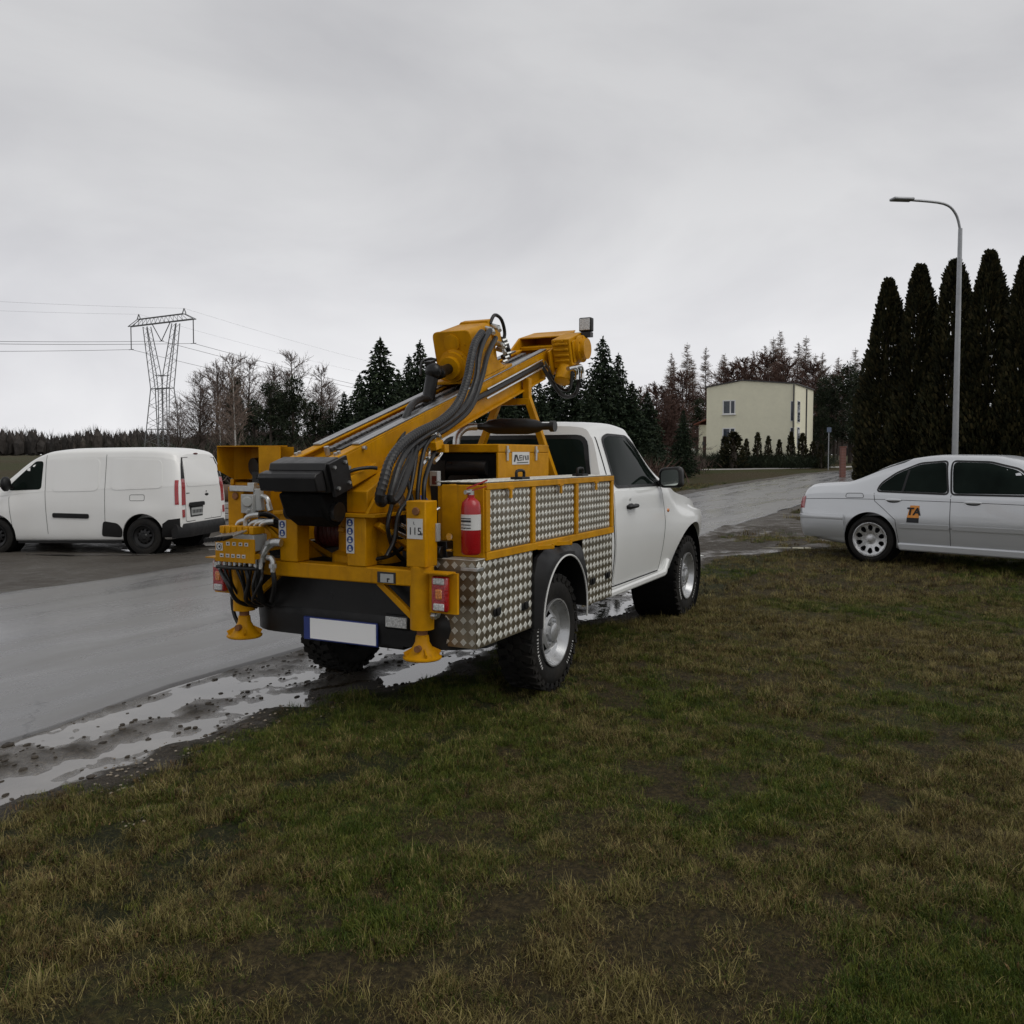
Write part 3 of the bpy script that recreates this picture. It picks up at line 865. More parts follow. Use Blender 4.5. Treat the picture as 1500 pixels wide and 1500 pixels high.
a = me.attributes.new('idx', 'INT', 'POINT'); a.data.foreach_set('value', np.array(idx, dtype=np.int32))
grass = bpy.data.objects.new('grass', me); COL.objects.link(grass); stuff(grass)
tag(grass, 'short patchy winter grass, green and straw brown, growing on the verge', 'grass')
ng = bpy.data.node_groups.new('scatter', 'GeometryNodeTree')
ng.interface.new_socket('Geometry', in_out='INPUT', socket_type='NodeSocketGeometry'); ng.interface.new_socket('Geometry', in_out='OUTPUT', socket_type='NodeSocketGeometry')
gi = ng.nodes.new('NodeGroupInput'); go = ng.nodes.new('NodeGroupOutput')
ip = ng.nodes.new('GeometryNodeInstanceOnPoints'); ci = ng.nodes.new('GeometryNodeCollectionInfo')
ci.inputs['Collection'].default_value = tufts; ci.inputs['Separate Children'].default_value = True; ci.inputs['Reset Children'].default_value = True
def named(t, n):
    q = ng.nodes.new('GeometryNodeInputNamedAttribute'); q.data_type = t; q.inputs['Name'].default_value = n; return q.outputs['Attribute']
ng.links.new(gi.outputs[0], ip.inputs['Points']); ng.links.new(ci.outputs[0], ip.inputs['Instance'])
ip.inputs['Pick Instance'].default_value = True
ng.links.new(named('INT', 'idx'), ip.inputs['Instance Index']); ng.links.new(named('FLOAT_VECTOR', 'rot'), ip.inputs['Rotation']); ng.links.new(named('FLOAT', 'scl'), ip.inputs['Scale'])
ng.links.new(ip.outputs[0], go.inputs[0])
md = grass.modifiers.new('scatter', 'NODES'); md.node_group = ng

# clods and bits of mud lying in the wet ruts
surf('clod', (0.050, 0.041, 0.031), 0.7, var=0.5, scale=9, spec=0.3)
cl = MB(); rnd = random.Random(8); nc = 0
while nc < 1500:
    x = rnd.uniform(-4.5, 6.5); y = rnd.uniform(-0.5, 1.45); z = ground_z(x, y)
    if y < float(edge(x)) - 0.25 or z < WL - 0.012 or (z < WL and rnd.random() < 0.75): continue
    r = min(0.022, 0.004 + abs(rnd.gauss(0, 0.006))); cl.ell((x, y, max(z, WL - 0.004) + r * 0.15), (r * rnd.uniform(0.8, 2.2), r * rnd.uniform(0.7, 1.3), r * 0.55), 6, 4); nc += 1
tag(stuff(cl.build('mud_clods', 'clod')), 'dark crumbs of mud scattered in the wet ruts beside the road', 'mud')
# pebbles washed to the turf edge
surf('pebble', (0.22, 0.185, 0.14), 0.6, var=0.35, scale=5)
pb = MB(); rnd = random.Random(3)
for i in range(300):
    if i < 150: u, v = rnd.gauss(205, 34), rnd.gauss(1172, 22)
    elif i < 300: u = rnd.uniform(132, 640); v = 1132 - (u - 132) * 0.33 + rnd.gauss(8, 14)
    else: u, v = rnd.uniform(132, 900), rnd.gauss(1120, 60)
    p = gp(u, v, 0.0); r = rnd.uniform(0.003, 0.009)
    z = ground_z(p.x, p.y)
    pb.ell((p.x, p.y, z + r * 0.25), (r * rnd.uniform(0.8, 1.5), r * rnd.uniform(0.8, 1.3), r * 0.6), 6, 4)
tag(stuff(pb.build('gravel', 'pebble', smooth=60)), 'pale pebbles washed up along the muddy turf edge', 'gravel')

# ================================================================== WHEELS
def polar_disc(mb, rings, n, holes=None):
    """disc from (r,h) rings round the y axis; holes = set of (band, segment) left open"""
    vs, fs = [], []
    for r, h in rings:
        for i in range(n):
            t = 2 * math.pi * i / n; vs.append((r * math.cos(t), h, r * math.sin(t)))
    for k in range(len(rings) - 1):
        for i in range(n):
            if holes and (k, i) in holes: continue
            j = (i + 1) % n; fs.append((k * n + i, (k + 1) * n + i, (k + 1) * n + j, k * n + j))
    m = (len(rings) - 1) * n
    fs.append(tuple(range(m, m + n)))
    mb.add(vs, fs)
def truck_wheel_meshes():
    w, Rt = 0.25, 0.382
    t = MB()
    t.lathe([(0.212, -w + .03), (0.24, -w + .008), (0.30, -w), (0.335, -w + .01), (0.358, -w + .035), (0.366, -w + .07), (0.368, -w / 2), (0.366, -.07), (0.358, -.035), (0.335, -.01), (0.30, 0), (0.24, -.006), (0.214, -.02), (0.205, -.05)], (0, 0, 0), (0, 1, 0), 56, cap=False)
    for i in range(30):
        for row, (y, l, off, ang) in enumerate(((-w + .045, .075, 0, .25), (-w / 2 - .028, .05, .5, -.3), (-w / 2 + .028, .05, 0.1, .3), (-.045, .075, .6, -.25))):
            a = 2 * math.pi * (i + off) / 30
            rot = Matrix.Rotation(-a, 3, 'Y') @ Matrix.Rotation(ang, 3, 'X')
            c = Vector((math.cos(a) * 0.368, y, math.sin(a) * 0.368))
            t.box(c, (0.03, l, 0.045), rot)
        for y in (-w + .012, -.012):
            a = 2 * math.pi * (i + .25) / 30
            t.box((math.cos(a) * 0.348, y, math.sin(a) * 0.348), (0.034, .016, 0.04), Matrix.Rotation(-a, 3, 'Y'))
    L = MB(); rnd = random.Random(2)
    for a0, a1 in ((-42, 40), (200, 232)):
        a = a0
        while a < a1:
            wd = rnd.choice((2.2, 3.0, 3.6, 1.4)); aa = R(a + wd / 2)
            rot = Matrix.Rotation(-aa, 3, 'Y')
            c = Vector((math.cos(aa) * 0.292, 0.0015, math.sin(aa) * 0.292))
            L.box(c, (0.017, 0.003, 0.292 * R(wd) * 0.42), rot)
            if rnd.random() < 0.6:
                L.box(c + rot @ Vector((rnd.choice((-.007, .007)), 0.0004, 0)), (0.004, 0.003, 0.292 * R(wd) * 0.8), rot)
            a += wd + 1.5
    r = MB()
    n = 48
    holes = {(6, i) for i in range(n) if i % 8 in (0, 1, 2, 3)}
    polar_disc(r, [(.206, -.09), (.21, -.03), (.222, -.006), (.222, .002), (.213, .002), (.204, -.018), (.186, -.055), (.150, -.070), (.118, -.040), (.100, -.030), (.082, -.034), (.064, -.036), (.060, -.012), (.045, -.004)], n, {(7, i) for i in range(n) if i % 8 in (0, 1, 2, 3)})
    for i in range(6):
        a = 2 * math.pi * i / 6; c = Vector((math.cos(a) * .078, -.034, math.sin(a) * .078)); r.cyl(c, c + V(0, .018, 0), .011, n=6)
    bk = MB(); bk.cyl((0, -.16, 0), (0, -.095, 0), .205, n=32)  # black disc added so the slots look dark inside
    return t, L, r, bk
def wheel_part(parent, meshes, loc, flip):
    e = bpy.data.objects.new('wheel', None); COL.objects.link(e); e.parent = parent
    e.location = loc; e.rotation_euler = (0, random.uniform(0, 6) * 0, math.pi if flip else 0); e.empty_display_size = .2
    for nm, me in meshes:
        o = bpy.data.objects.new(nm, me); COL.objects.link(o); o.parent = e
        if nm == 'tyre_lettering': stuff(o)
    return e
def to_mesh(mb, nm, mat, smooth=None):
    o = mb.build(nm, mat, None, smooth=smooth); me = o.data; bpy.data.objects.remove(o); return me

# ================================================================== DRILLING TRUCK
TK = thing('drilling_truck', 'white pickup truck carrying a yellow drilling rig, parked with its right wheels on the grass', 'drilling truck')
t_, l_, r_, b_ = truck_wheel_meshes()
TW = [('tyre', to_mesh(t_, 'tyre', 'tyre_rubber', 35)), ('tyre_lettering', to_mesh(l_, 'tyre_lettering', 'sticker_white')), ('rim', to_mesh(r_, 'rim', 'steel_rim', 35)), ('rim_backing', to_mesh(b_, 'rim_backing', 'grime_black'))]
for wx in (0.0, 3.11):
    wheel_part(TK, TW, (wx, -0.92, 0.378), True)
    wheel_part(TK, TW, (wx, 0.92, 0.378 - 0.045), False)

# chassis and running gear (dark, below)
c = MB()
for y in (-.42, .42): c.bb(-1.1, 3.85, y - .04, y + .04, .50, .63)
for x in (-1.0, -.5, .6, 1.6, 2.6, 3.7): c.bb(x - .04, x + .04, -.41, .41, .52, .60)
c.build('chassis_frame', 'grime_black', TK)
c = MB(); c.cyl((0, -.7, .378), (0, .7, .36), .05); c.ell((0, .0, .37), (.17, .16, .16)); c.cyl((3.11, -.7, .378), (3.11, .7, .36), .045)
c.cyl((0.1, 0, .38), (2.4, 0, .48), .035)
for y in (-.5, .5): c.tube([(-.7, y, .50), (-.3, y, .33), (0, y, .30), (.3, y, .33), (.65, y, .50)], .03, 6, 3)
c.build('axle', 'grime_black', TK, smooth=40)
c = MB(); c.bb(-1.06, 1.0, -.60, .60, .64, .90); c.bb(-1.0, -.42, -.60, .60, .50, .66); c.bb(.45, 1.0, -.60, .60, .50, .66)
c.build('load_bed', 'grime_black', TK)

# ---------------------------------------------------------------- cab
def tabs(t): return [a for a, _ in t], [b for _, b in t]
def cab_section(x):
    f = lambda t: float(pchip(*tabs(t), np.array([x]))[0])
    zt = f([(1.02, 1.775), (1.25, 1.808), (1.6, 1.818), (2.0, 1.795), (2.2, 1.705), (2.5, 1.455), (2.78, 1.235), (2.95, 1.195), (3.4, 1.16), (3.75, 1.08), (3.92, .96), (4.02, .80)])
    zl = f([(1.02, 1.285), (2.5, 1.262), (2.78, 1.19), (3.4, 1.10), (3.75, 1.01), (3.92, .90), (4.02, .74)])
    wb = f([(1.02, .868), (1.3, .885), (2.5, .885), (3.1, .865), (3.6, .82), (3.92, .70), (4.02, .60)])
    wm = f([(1.02, .900), (1.3, .918), (2.4, .922), (3.1, .935), (3.6, .90), (3.92, .76), (4.02, .66)])
    w7 = f([(1.02, .640), (1.5, .665), (2.0, .650), (2.2, .625), (2.5, .63), (2.8, .70), (3.4, .66), (3.92, .55), (4.02, .45)])
    zb = f([(1.02, .46), (2.4, .46), (3.1, .50), (4.02, .46)])
    k = min(1.0, max(0.0, (zt - zl) / .5))
    w6 = w7 + (wb - w7) * (.40 if k > .3 else .5); z6 = zl + (zt - zl) * (.66 if k > .3 else .55)
    return [(0, zb), (.66, zb), (.84, zb + .015), (wm - .045, zb + .07), (wm - .005, .78), (wm, .98), (wb + .018, zl - .07), (wb, zl), (wb - .012, zl + .02 * (k > .3) + .004), (w6, z6), (w7 + .04, zt - .085 * max(k, .25)), (w7 - .03, zt - .025 * max(k, .4)), (.35, zt - .004), (0, zt)]
xs = [1.02, 1.06, 1.15, 1.3, 1.6, 2.0, 2.1, 2.2, 2.35, 2.5, 2.65, 2.78, 2.95, 3.11, 3.4, 3.6, 3.75, 3.86, 3.92, 3.98, 4.02]
vs, fs = loft_shell([(x, cab_section(x)) for x in xs], 110, 4)
def cab_warp(p):
    x, y, z = p
    s = max(0.0, min(1.0, (z - 1.22) / .55)); s = s * s * (3 - 2 * s) * .20
    k = max(0.0, 1 - (x - 1.02) / .75)
    inset = 0.0
    if x < 1.12: inset = (1.12 - x) / .10 * .022
    flare = .045 * math.exp(-((x - 3.13) / .42) ** 2) * max(0, min(1, (z - .55) / .2)) * max(0, min(1, (1.12 - z) / .2))
    return (x + s * k, y * (1 - inset) + (flare if y > .3 else (-flare if y < -.3 else 0)), z)
cb = MB(); cb.add([cab_warp(p) for p in vs], fs)
CB = bvh_of(cb)
cutters = []
for s in (-1, 1):
    k = MB(); k.cyl((3.125, s * .52, .42), (3.125, s * 1.3, .42), .478, n=48); cutters.append(k)
cut(cb, cutters, 'cab_body', 'white_paint', TK)
for s in (-1, 1):
    lin = MB(); lin.lathe([(.474, 0), (.474, .40)], (3.125, s * .515, .42), (0, s, 0), 48, cap=False)
    lin.cyl((3.125, s * .50, .42), (3.125, s * .5155, .42), .476, n=48)
    lin.build('wheel_arch_liner', 'grime_black', TK)
# doors, windows
for s in (-1, 1):
    door = round_poly([(1.17, .535), (1.13, 1.0), (1.135, 1.262), (2.30, 1.238), (2.335, .95), (2.28, .535)], .05)
    d = drape(CB, door, 'y', s, 'door', 'white_paint', TK, eps=.006)
    h = MB(); hy = hit(CB, (1.45, 1.13), 'y', s).y
    h.tube([(1.37, hy + s * .008, 1.128), (1.39, hy + s * .038, 1.13), (1.53, hy + s * .038, 1.132), (1.55, hy + s * .008, 1.13)], .016, 8, 3)
    h.ell((1.46, hy + s * .004, 1.128), (.085, .012, .026))
    h.build('handle', 'black_plastic', d, smooth=40)
    k = MB(); ky = hit(CB, (1.44, 1.175), 'y', s).y; k.cyl((1.45, ky, 1.185), (1.45, ky + s * .012, 1.185), .012, n=12); k.build('keyhole', 'zinc', d)
    win = round_poly([(1.205, 1.292), (1.30, 1.665), (1.42, 1.70), (1.88, 1.692), (2.05, 1.595), (2.30, 1.335), (2.32, 1.278)], .05)
    w = drape(CB, win, 'y', s, 'door_window', 'glass_dark', TK, eps=.004, grid=.05)
    rb = MB(); seam(rb, CB, [p for p in win], 'y', s, .022, .006, closed=True); rb.build('window_seal', 'black_plastic', w)
    g = MB(); seam(g, CB, [(1.15, .52), (1.11, 1.0), (1.115, 1.28), (1.15, 1.42), (1.24, 1.68)], 'y', s, .010, .003); seam(g, CB, [(2.31, 1.26), (2.352, .95), (2.295, .52), (1.15, .52)], 'y', s, .010, .003)
    g.build('door_gap', 'grime_black', TK)
    sl = MB(); sl.prism([(1.03, .455), (1.05, .505), (2.42, .512), (2.50, .60), (2.56, .60), (2.46, .47), (2.40, .455)], 'y', s * .86, s * .915); sl.build('sill', 'white_paint', TK, bevel=.015)
    ind = MB(); iy = hit(CB, (2.45, 1.045), 'y', s).y; ind.ell((2.45, iy, 1.045), (.03, .012, .018)); ind.build('indicator', 'lens_amber', TK, smooth=50)
    mi = MB(); mi.prism(round_poly([(s * .905, 1.250), (s * .905, 1.425), (s * 1.105, 1.440), (s * 1.115, 1.255)], .05, 5), 'x', 2.20, 2.31); mi.bar((2.27, s * .87, 1.285), (2.26, s * .93, 1.295), .06, .06)
    M_ = mi.build('wing_mirror', 'black_plastic', TK, bevel=.030, seg=4)
    mg = MB(); mg.prism(round_poly([(s * .930, 1.272), (s * .930, 1.402), (s * 1.082, 1.415), (s * 1.090, 1.277)], .04, 5), 'x', 2.1955, 2.1995); mg.build('mirror_glass', 'mirror_glass', M_)
wr = drape(CB, round_poly([(-.715, 1.335), (-.615, 1.665), (.615, 1.665), (.715, 1.335)], .07), 'x', -1, 'rear_window', 'glass_dark', TK, eps=.005)
rb = MB(); seam(rb, CB, round_poly([(-.735, 1.32), (-.63, 1.68), (.63, 1.68), (.735, 1.32)], .08), 'x', -1, .035, .005, closed=True); rb.build('window_seal', 'black_plastic', wr)
# seats seen through the glass are built as soft dark shapes just behind it
drape(CB, round_poly([(2.22, -.55), (2.74, -.66), (2.74, .66), (2.22, .55)], .08), 'z', 1, 'windscreen', 'glass_dark', TK, eps=.006)
g = MB(); g.prism(round_poly([(-.55, .66), (-.62, .86), (.62, .86), (.55, .66)], .05), 'x', 3.99, 4.05); g.build('grille', 'black_plastic', TK, bevel=.01)
for s in (-1, 1):
    drape(CB, round_poly([(s * .50, .86), (s * .50, .98), (s * .74, .99), (s * .74, .86)], .03), 'x', 1, 'headlamp', 'lens_clear', TK, eps=.01)
g = MB(); g.prism([(-.70, .42), (-.72, .62), (.72, .62), (.70, .42)], 'x', 3.92, 4.06); g.build('front_bumper', 'white_paint', TK, bevel=.05, seg=3)
a = MB(); a.tube([(1.9, .45, 1.80), (1.62, .47, 2.05)], .004, 6, 1); a.build('aerial', 'black_steel', TK)

# ---------------------------------------------------------------- equipment boxes of tread plate
def tread_panel(name, o, ux, uy, w, h, parent, bars=False, th=.004, pit=(.0635, .0605)):
    """plate with raised lozenges; o = lower left corner, ux/uy in-plane axes, outward = ux x uy"""
    M = frame_mat(o, ux, uy)
    p = MB(M); p.bb(0, w, 0, h, -th, 0); pl_ = p.build(name, 'tread_plate', parent)
    nu, nv = max(1, round(w / pit[0])), max(1, round(h / pit[1])); L = MB(M); pu, pv = w / nu, h / nv
    for j in range(nv):
        for i in range(nu):
            x = (i + .5) * pu; y = (j + .5) * pv
            if bars:
                fl = 1 if (i + j) % 2 else -1
                rot = Matrix.Rotation(R(45 * fl), 3, 'Z')
                for q in range(-2, 3):
                    L.box(Vector((x, y, .001)) + rot @ Vector((0, q * .0060, 0)), (.030, .0032, .0045), rot)
            else:
                a_, b__ = pu * .455, pv * .415
                vs = [(x - a_, y, 0), (x, y - b__, 0), (x + a_, y, 0), (x, y + b__, 0), (x - a_ * .80, y, .0022), (x, y - b__ * .80, .0022), (x + a_ * .80, y, .0022), (x, y + b__ * .80, .0022)]
                L.add(vs, [(0, 1, 5, 4), (1, 2, 6, 5), (2, 3, 7, 6), (3, 0, 4, 7), (4, 5, 6, 7)])
    lo = L.build('tread_lozenges', 'tread_lozenge', pl_); stuff(lo)
    return pl_
for s in (-1, 1):
    det = s < 0
    yo = s * .93
    yi = s * .62
    fx = (1, 0, 0) if s < 0 else (-1, 0, 0)
    def panel(x0, x1, z0, z1, y):
        pit = (.0545, .0495) if z0 > .98 else (.0635, .0605)
        if det: return tread_panel('tread_panel', (x0, y, z0), (1, 0, 0), (0, 0, 1), x1 - x0, z1 - z0, TK, pit=pit)
        return tread_panel('tread_panel', (x1, y, z0), (-1, 0, 0), (0, 0, 1), x1 - x0, z1 - z0, TK, pit=pit)
    # upper locker: carcass, yellow frame, three panels, lid
    c = MB(); c.bb(-.985, .985, min(yi, s * .915), max(yi, s * .915), .975, 1.362); c.build('locker_carcass', 'yellow_paint', TK)
    fr = MB()
    y0, y1 = sorted((s * .915, s * .945))
    fr.bb(-1.0, 1.0, y0, y1, .955, 1.0); fr.bb(-1.0, 1.0, y0, y1, 1.345, 1.382)
    for xx in (-.98, -.39, .295, .975): fr.bb(xx - .024, xx + .024, y0 + .0015, y1 - .0015, 1.0, 1.345)
    fr.build('locker_frame', 'yellow_paint', TK, bevel=.004)
    for x0, x1 in ((-.955, -.415), (-.365, .270), (.320, .950)): panel(x0, x1, 1.002, 1.343, s * .928)
    for xx in (-.72, .0, .62):
        hg = MB(); hg.bb(xx - .03, xx + .03, min(s * .945, s * .957), max(s * .945, s * .957), 1.34, 1.352); hg.bb(xx - .012, xx + .012, min(s * .945, s * .955), max(s * .945, s * .955), 1.29, 1.345)
        hg.build('locker_catch', 'yellow_paint', TK)
    if det:
        tread_panel('locker_lid', (-1.0, -.94, 1.388), (1, 0, 0), (0, 1, 0), 2.0, .33, TK, th=.005)
        for u, v in ((762, 703), (850, 692)):
            p = ony(u, v, -.86); hh = MB(); hh.bb(p.x - .055, p.x + .055, -.90, -.82, 1.388, 1.405)
            hh.tube([(p.x - .05, -.86, 1.40), (p.x - .045, -.86, 1.44), (p.x + .045, -.86, 1.44), (p.x + .05, -.86, 1.40)], .010, 8, 3); hh.build('lid_handle', 'black_plastic', TK, bevel=.003)
    else:
        tread_panel('locker_lid', (-1.0, .61, 1.388), (1, 0, 0), (0, 1, 0), 2.0, .33, TK, th=.005)
    # lower lockers, behind and ahead of the wheel
    xr = -1.10 if det else -.72
    c = MB(); c.bb(xr + .015, -.40, min(yi, s * .922), max(yi, s * .922), .492, .953); c.build('locker_carcass', 'grime_black', TK)
    c = MB(); c.bb(.43, .995, min(yi, s * .922), max(yi, s * .922), .492, .953); c.build('locker_carcass', 'grime_black', TK)
    panel(xr, -.388, .478, .962, s * .930); panel(.415, 1.003, .478, .962, s * .930)
    e = MB(); e.bb(xr, -.388, min(s * .60, s * .932), max(s * .60, s * .932), .9635, .968); e.build('locker_ledge', 'tread_lozenge', TK)
    if det:
        tread_panel('tread_panel', (-1.094, -.60, .478), (0, -1, 0), (0, 0, 1), .33, .484, TK, bars=True, pit=(.055, .0605))
        for u, v in ((727, 897), (768, 888), (867, 852), (889, 843)):
            p = ony(u, v, -.935); h = MB(); h.bb(p.x - .035, p.x + .035, -.945, -.934, p.z - .022, p.z + .022); h.bb(p.x - .02, p.x + .025, -.955, -.945, p.z - .012, p.z + .03)
            h.build('locker_latch', 'black_plastic', TK, bevel=.004)
        h = MB(); h.bb(-1.112, -1.098, -.945, -.84, .905, .925); h.bb(-1.0985, -1.04, -.945, -.934, .905, .925); h.build('locker_hasp', 'zinc', TK, bevel=.003)
    # wheel arch flare with white piping
    def arch(r, ex, n=26, z0=.50, cz=.42):
        return [(-ex * math.cos(math.pi * i / n) , max(z0, cz + r * math.sin(math.pi * i / n))) for i in range(n + 1)]
    outer = [(-.400, .47), (-.400, .80), (-.36, .90), (-.27, .945), (.27, .945), (.37, .90), (.418, .80), (.418, .56)]
    n = 28
    inn = [(-.335 * math.cos(math.pi * i / n) * (1 + .06 * math.cos(math.pi * i / n) ** 4) + .005, .47 + .035 * (i / n) + .40 * math.sin(math.pi * i / n) ** .85) for i in range(n + 1)]
    q = MB()
    # resample outer to same count by angle
    oc = []
    P = [Vector(p) for p in outer]; Ls = [0]
    for a_, b__ in zip(P[:-1], P[1:]): Ls.append(Ls[-1] + (b__ - a_).length)
    for i in range(n + 1):
        d_ = Ls[-1] * i / n; k = min(len(P) - 2, int(np.searchsorted(Ls, d_, 'right') - 1)); tt_ = (d_ - Ls[k]) / (Ls[k + 1] - Ls[k]); oc.append(P[k] + (P[k + 1] - P[k]) * tt_)
    vs = []
    for i in range(n + 1):
        o_ = oc[i]; w_ = Vector(inn[i]); md_ = o_ * .45 + w_ * .55
        vs += [(o_.x, s * .925, o_.y), (o_.x, s * .950, o_.y), (md_.x, s * .988, md_.y), (w_.x, s * .990, w_.y), (w_.x, s * .62, w_.y)]
    fs = []
    for i in range(n):
        for k in range(4): fs.append((i * 5 + k, i * 5 + k + 1, (i + 1) * 5 + k + 1, (i + 1) * 5 + k))
    q.add(vs, fs); fl = q.build('wheel_arch', 'black_plastic', TK, smooth=35)
    pp = MB(); pp.tube([(x, s * .991, z) for x, z in inn] + ([(inn[-1][0] + .01, s * .985, inn[-1][1] - .07)]), .0065, 6, 2); pp.build('piping', 'sticker_white', fl, smooth=40)
    for u, v in ((797, 803), (824, 795)):
        p = ony(u, v, -.96); h = MB(); h.bar((p.x - .05, s * .93, .965), (p.x + .03, s * 1.0, .968), .03, .025); h.tube([(p.x + .03, s * 1.0, .968), (p.x + .045, s * 1.0, .955), (p.x + .045, s * 1.0, .985)], .010, 6, 3); h.build('lashing_hook', 'yellow_paint', TK, bevel=.003)

# ---------------------------------------------------------------- rear frame, jacks, lamps, bumper
f = MB(); f.bb(-1.255, -1.145, -.68, .68, .822, .912); f.build('rear_beam', 'yellow_paint', TK, bevel=.008)
for y in (-.252, .238):
    f = MB(); f.bb(-1.262, -1.15, y - .066, y + .066, .913, 1.19); f.prism([(-1.15, .913), (-1.15, 1.05), (-.95, .913)], 'y', y - .01, y + .01); f.build('rear_post', 'yellow_paint', TK, bevel=.006)
for y0, x0, x1, z0, z1 in ((-.45, -1.2, -.75, 1.15, .80), (.33, -1.2, -.7, 1.15, .80), (-.12, -1.1, -.6, 1.10, .92)):
    f = MB(); f.bar((x0, y0 + .1, z0), (x1, y0 - .15, z1), .07, .03); f.build('brace', 'yellow_paint', TK, bevel=.004)
for s in (-1, 1):
    y = s * .648
    f = MB(); f.bb(-1.262, -1.138, y - .062, y + .062, .93, 1.29 if s < 0 else 1.345); f.build('jack_housing', 'yellow_paint', TK, bevel=.006)
    pin = MB(); pin.cyl((-1.262, y - .005, 1.235 if s < 0 else 1.29), (-1.275, y - .005, 1.235 if s < 0 else 1.29), .022, n=16); pin.build('jack_pin', 'rust', TK, bevel=.003)
    f = MB(); f.lathe([(.066, 0), (.066, .345), (.060, .35)], (-1.2, y, .585), (0, 0, 1), 28); f.build('jack_tube', 'yellow_paint', TK, smooth=40)
    f = MB(); f.cyl((-1.2, y, .50), (-1.2, y, .60), .030, n=18); f.build('jack_rod', 'rust', TK, smooth=40)
    f = MB(); f.lathe([(.100, 0), (.107, .006), (.107, .014), (.085, .026), (.062, .055), (.040, .095), (.036, .13), (.030, .135)], (-1.2, y, .418), (0, 0, 1), 32)
    for k in range(4):
        a_ = R(45 + 90 * k); f.bar((-1.2 + .03 * math.cos(a_), y + .03 * math.sin(a_), .47), (-1.2 + .095 * math.cos(a_), y + .095 * math.sin(a_), .437), .008, .05)
    ft = f.build('jack_foot', 'yellow_paint', TK, smooth=35)
    bt = MB(); bt.cyl((-1.252, y - .012, .487), (-1.282, y - .016, .487), .018, n=14); bt.build('pivot_bolt', 'rust', ft)
    fit = MB(); fit.tube([(-1.20, y - s * -.06, .66), (-1.20, y + s * .10, .665), (-1.20, y + s * .105, .70)], .013, 8, 3); fit.cyl((-1.2, y + s * .06, .663), (-1.2, y + s * .09, .663), .02, n=6); fit.build('hose_fitting', 'zinc', TK, smooth=40)
    # strut from beam to tube
    f = MB(); f.bar((-1.2, y - s * .285, .825), (-1.2, y - s * .05, .64), .03, .035); f.build('jack_strut', 'yellow_paint', TK, bevel=.003)
    # lamp bracket and lamp
    f = MB(); f.bb(-1.225, -1.205, min(s * .71, s * .885), max(s * .71, s * .865), .685, .905); f.bb(-1.30, -1.206, min(s * .715, s * .865), max(s * .715, s * .865), .9055, .913); f.build('lamp_bracket', 'yellow_paint', TK)
    yl0, yl1 = sorted((s * .745, s * .845))
    lm = MB(); lm.bb(-1.268, -1.226, yl0, yl1, .698, .890); lo = lm.build('tail_lamp', 'lens_red', TK, bevel=.014, seg=3)
    for z0, z1, mt in ((.706, .745, 'lens_clear'), (.846, .882, 'lens_clear'), (.766, .822, 'lens_amber')):
        k = MB(); w_ = .034 if mt == 'lens_clear' else .020; k.bb(-1.2735, -1.262, s * .795 - w_, s * .795 + w_, z0, z1); k.build('lens', mt, lo, bevel=.006)
bm_ = MB()
n = 24
outl = []
for i in range(n + 1):
    yy = -.915 + 1.655 * i / n; e_ = abs(yy) if yy < 0 else abs(yy) + .16
    outl.append((yy, -1.125 + .16 * max(0, (e_ - .62) / .28) ** 2.2))
prof = [(.0, .455), (.0, .50), (-.010, .57), (-.004, .63), (.02, .668), (.10, .675)]
vs, fs = [], []
for yy, xx in outl:
    for dx, z in prof: vs.append((xx + dx, yy, z))
    vs.append((xx + .12, yy, .455))
m_ = len(prof) + 1
for i in range(n):
    for k in range(m_): fs.append((i * m_ + k, i * m_ + (k + 1) % m_, (i + 1) * m_ + (k + 1) % m_, (i + 1) * m_ + k))
fs.append(tuple(range(m_))); fs.append(tuple(n * m_ + k for k in range(m_)))
bm_.add(vs, fs); bm_.build('rear_bumper', 'black_plastic', TK, smooth=40)
c = MB(); c.bb(-1.13, -1.05, -.64, .64, .60, .818); c.bb(-1.08, -1.0, -.45, .30, .42, .53); c.build('crossmember', 'black_steel', TK, bevel=.01)
XB = -1.146
p0, p1 = onx(446, 905, XB), onx(551, 944, XB)
zc = (onx(499, 925, XB).z)
c = MB(); c.bb(XB, XB + .014, p1.y - .008, p0.y + .008, zc - .070, zc + .068); pf = c.build('plate_holder', 'blue_plastic', TK, bevel=.004)
c = MB(); c.bb(XB - .004, XB - .0005, p1.y, p0.y - .045, zc - .060, zc + .062); c.build('number_plate', 'plate_white', pf)
p0, p1 = onx(566, 902, -1.14), onx(597, 921, -1.14)
c = MB(); c.bb(-1.146, -1.12, p1.y - .01, p0.y + .01, p1.z - .012, p0.z + .012); fg = c.build('reversing_lamp', 'black_plastic', TK, bevel=.008)
c = MB(); c.bb(-1.152, -1.1465, p1.y, p0.y, p1.z, p0.z); c.build('lens', 'lens_clear', fg, bevel=.004)
p0, p1 = onx(553, 837, -1.258), onx(576, 855, -1.258)
c = MB(); c.bb(-1.261, -1.2555, p1.y - .015, p0.y, p1.z, p0.z); bd = c.build('badge', 'ink', TK)
c = MB(); c.bb(-1.2635, -1.2615, p1.y - .004, p0.y - .022, p1.z + .004, p0.z - .010); bs = c.build('badge_face', 'grey_enamel', bd)
c = MB(); ym, zm = (p0.y + p1.y) / 2 - .012, (p0.z + p1.z) / 2 - .014; c.bb(-1.2645, -1.2637, ym - .010, ym - .002, zm - .010, zm + .012); c.bb(-1.2645, -1.2637, ym - .020, ym - .010, zm + .004, zm + .012); c.build('badge_mark', 'ink', bd)

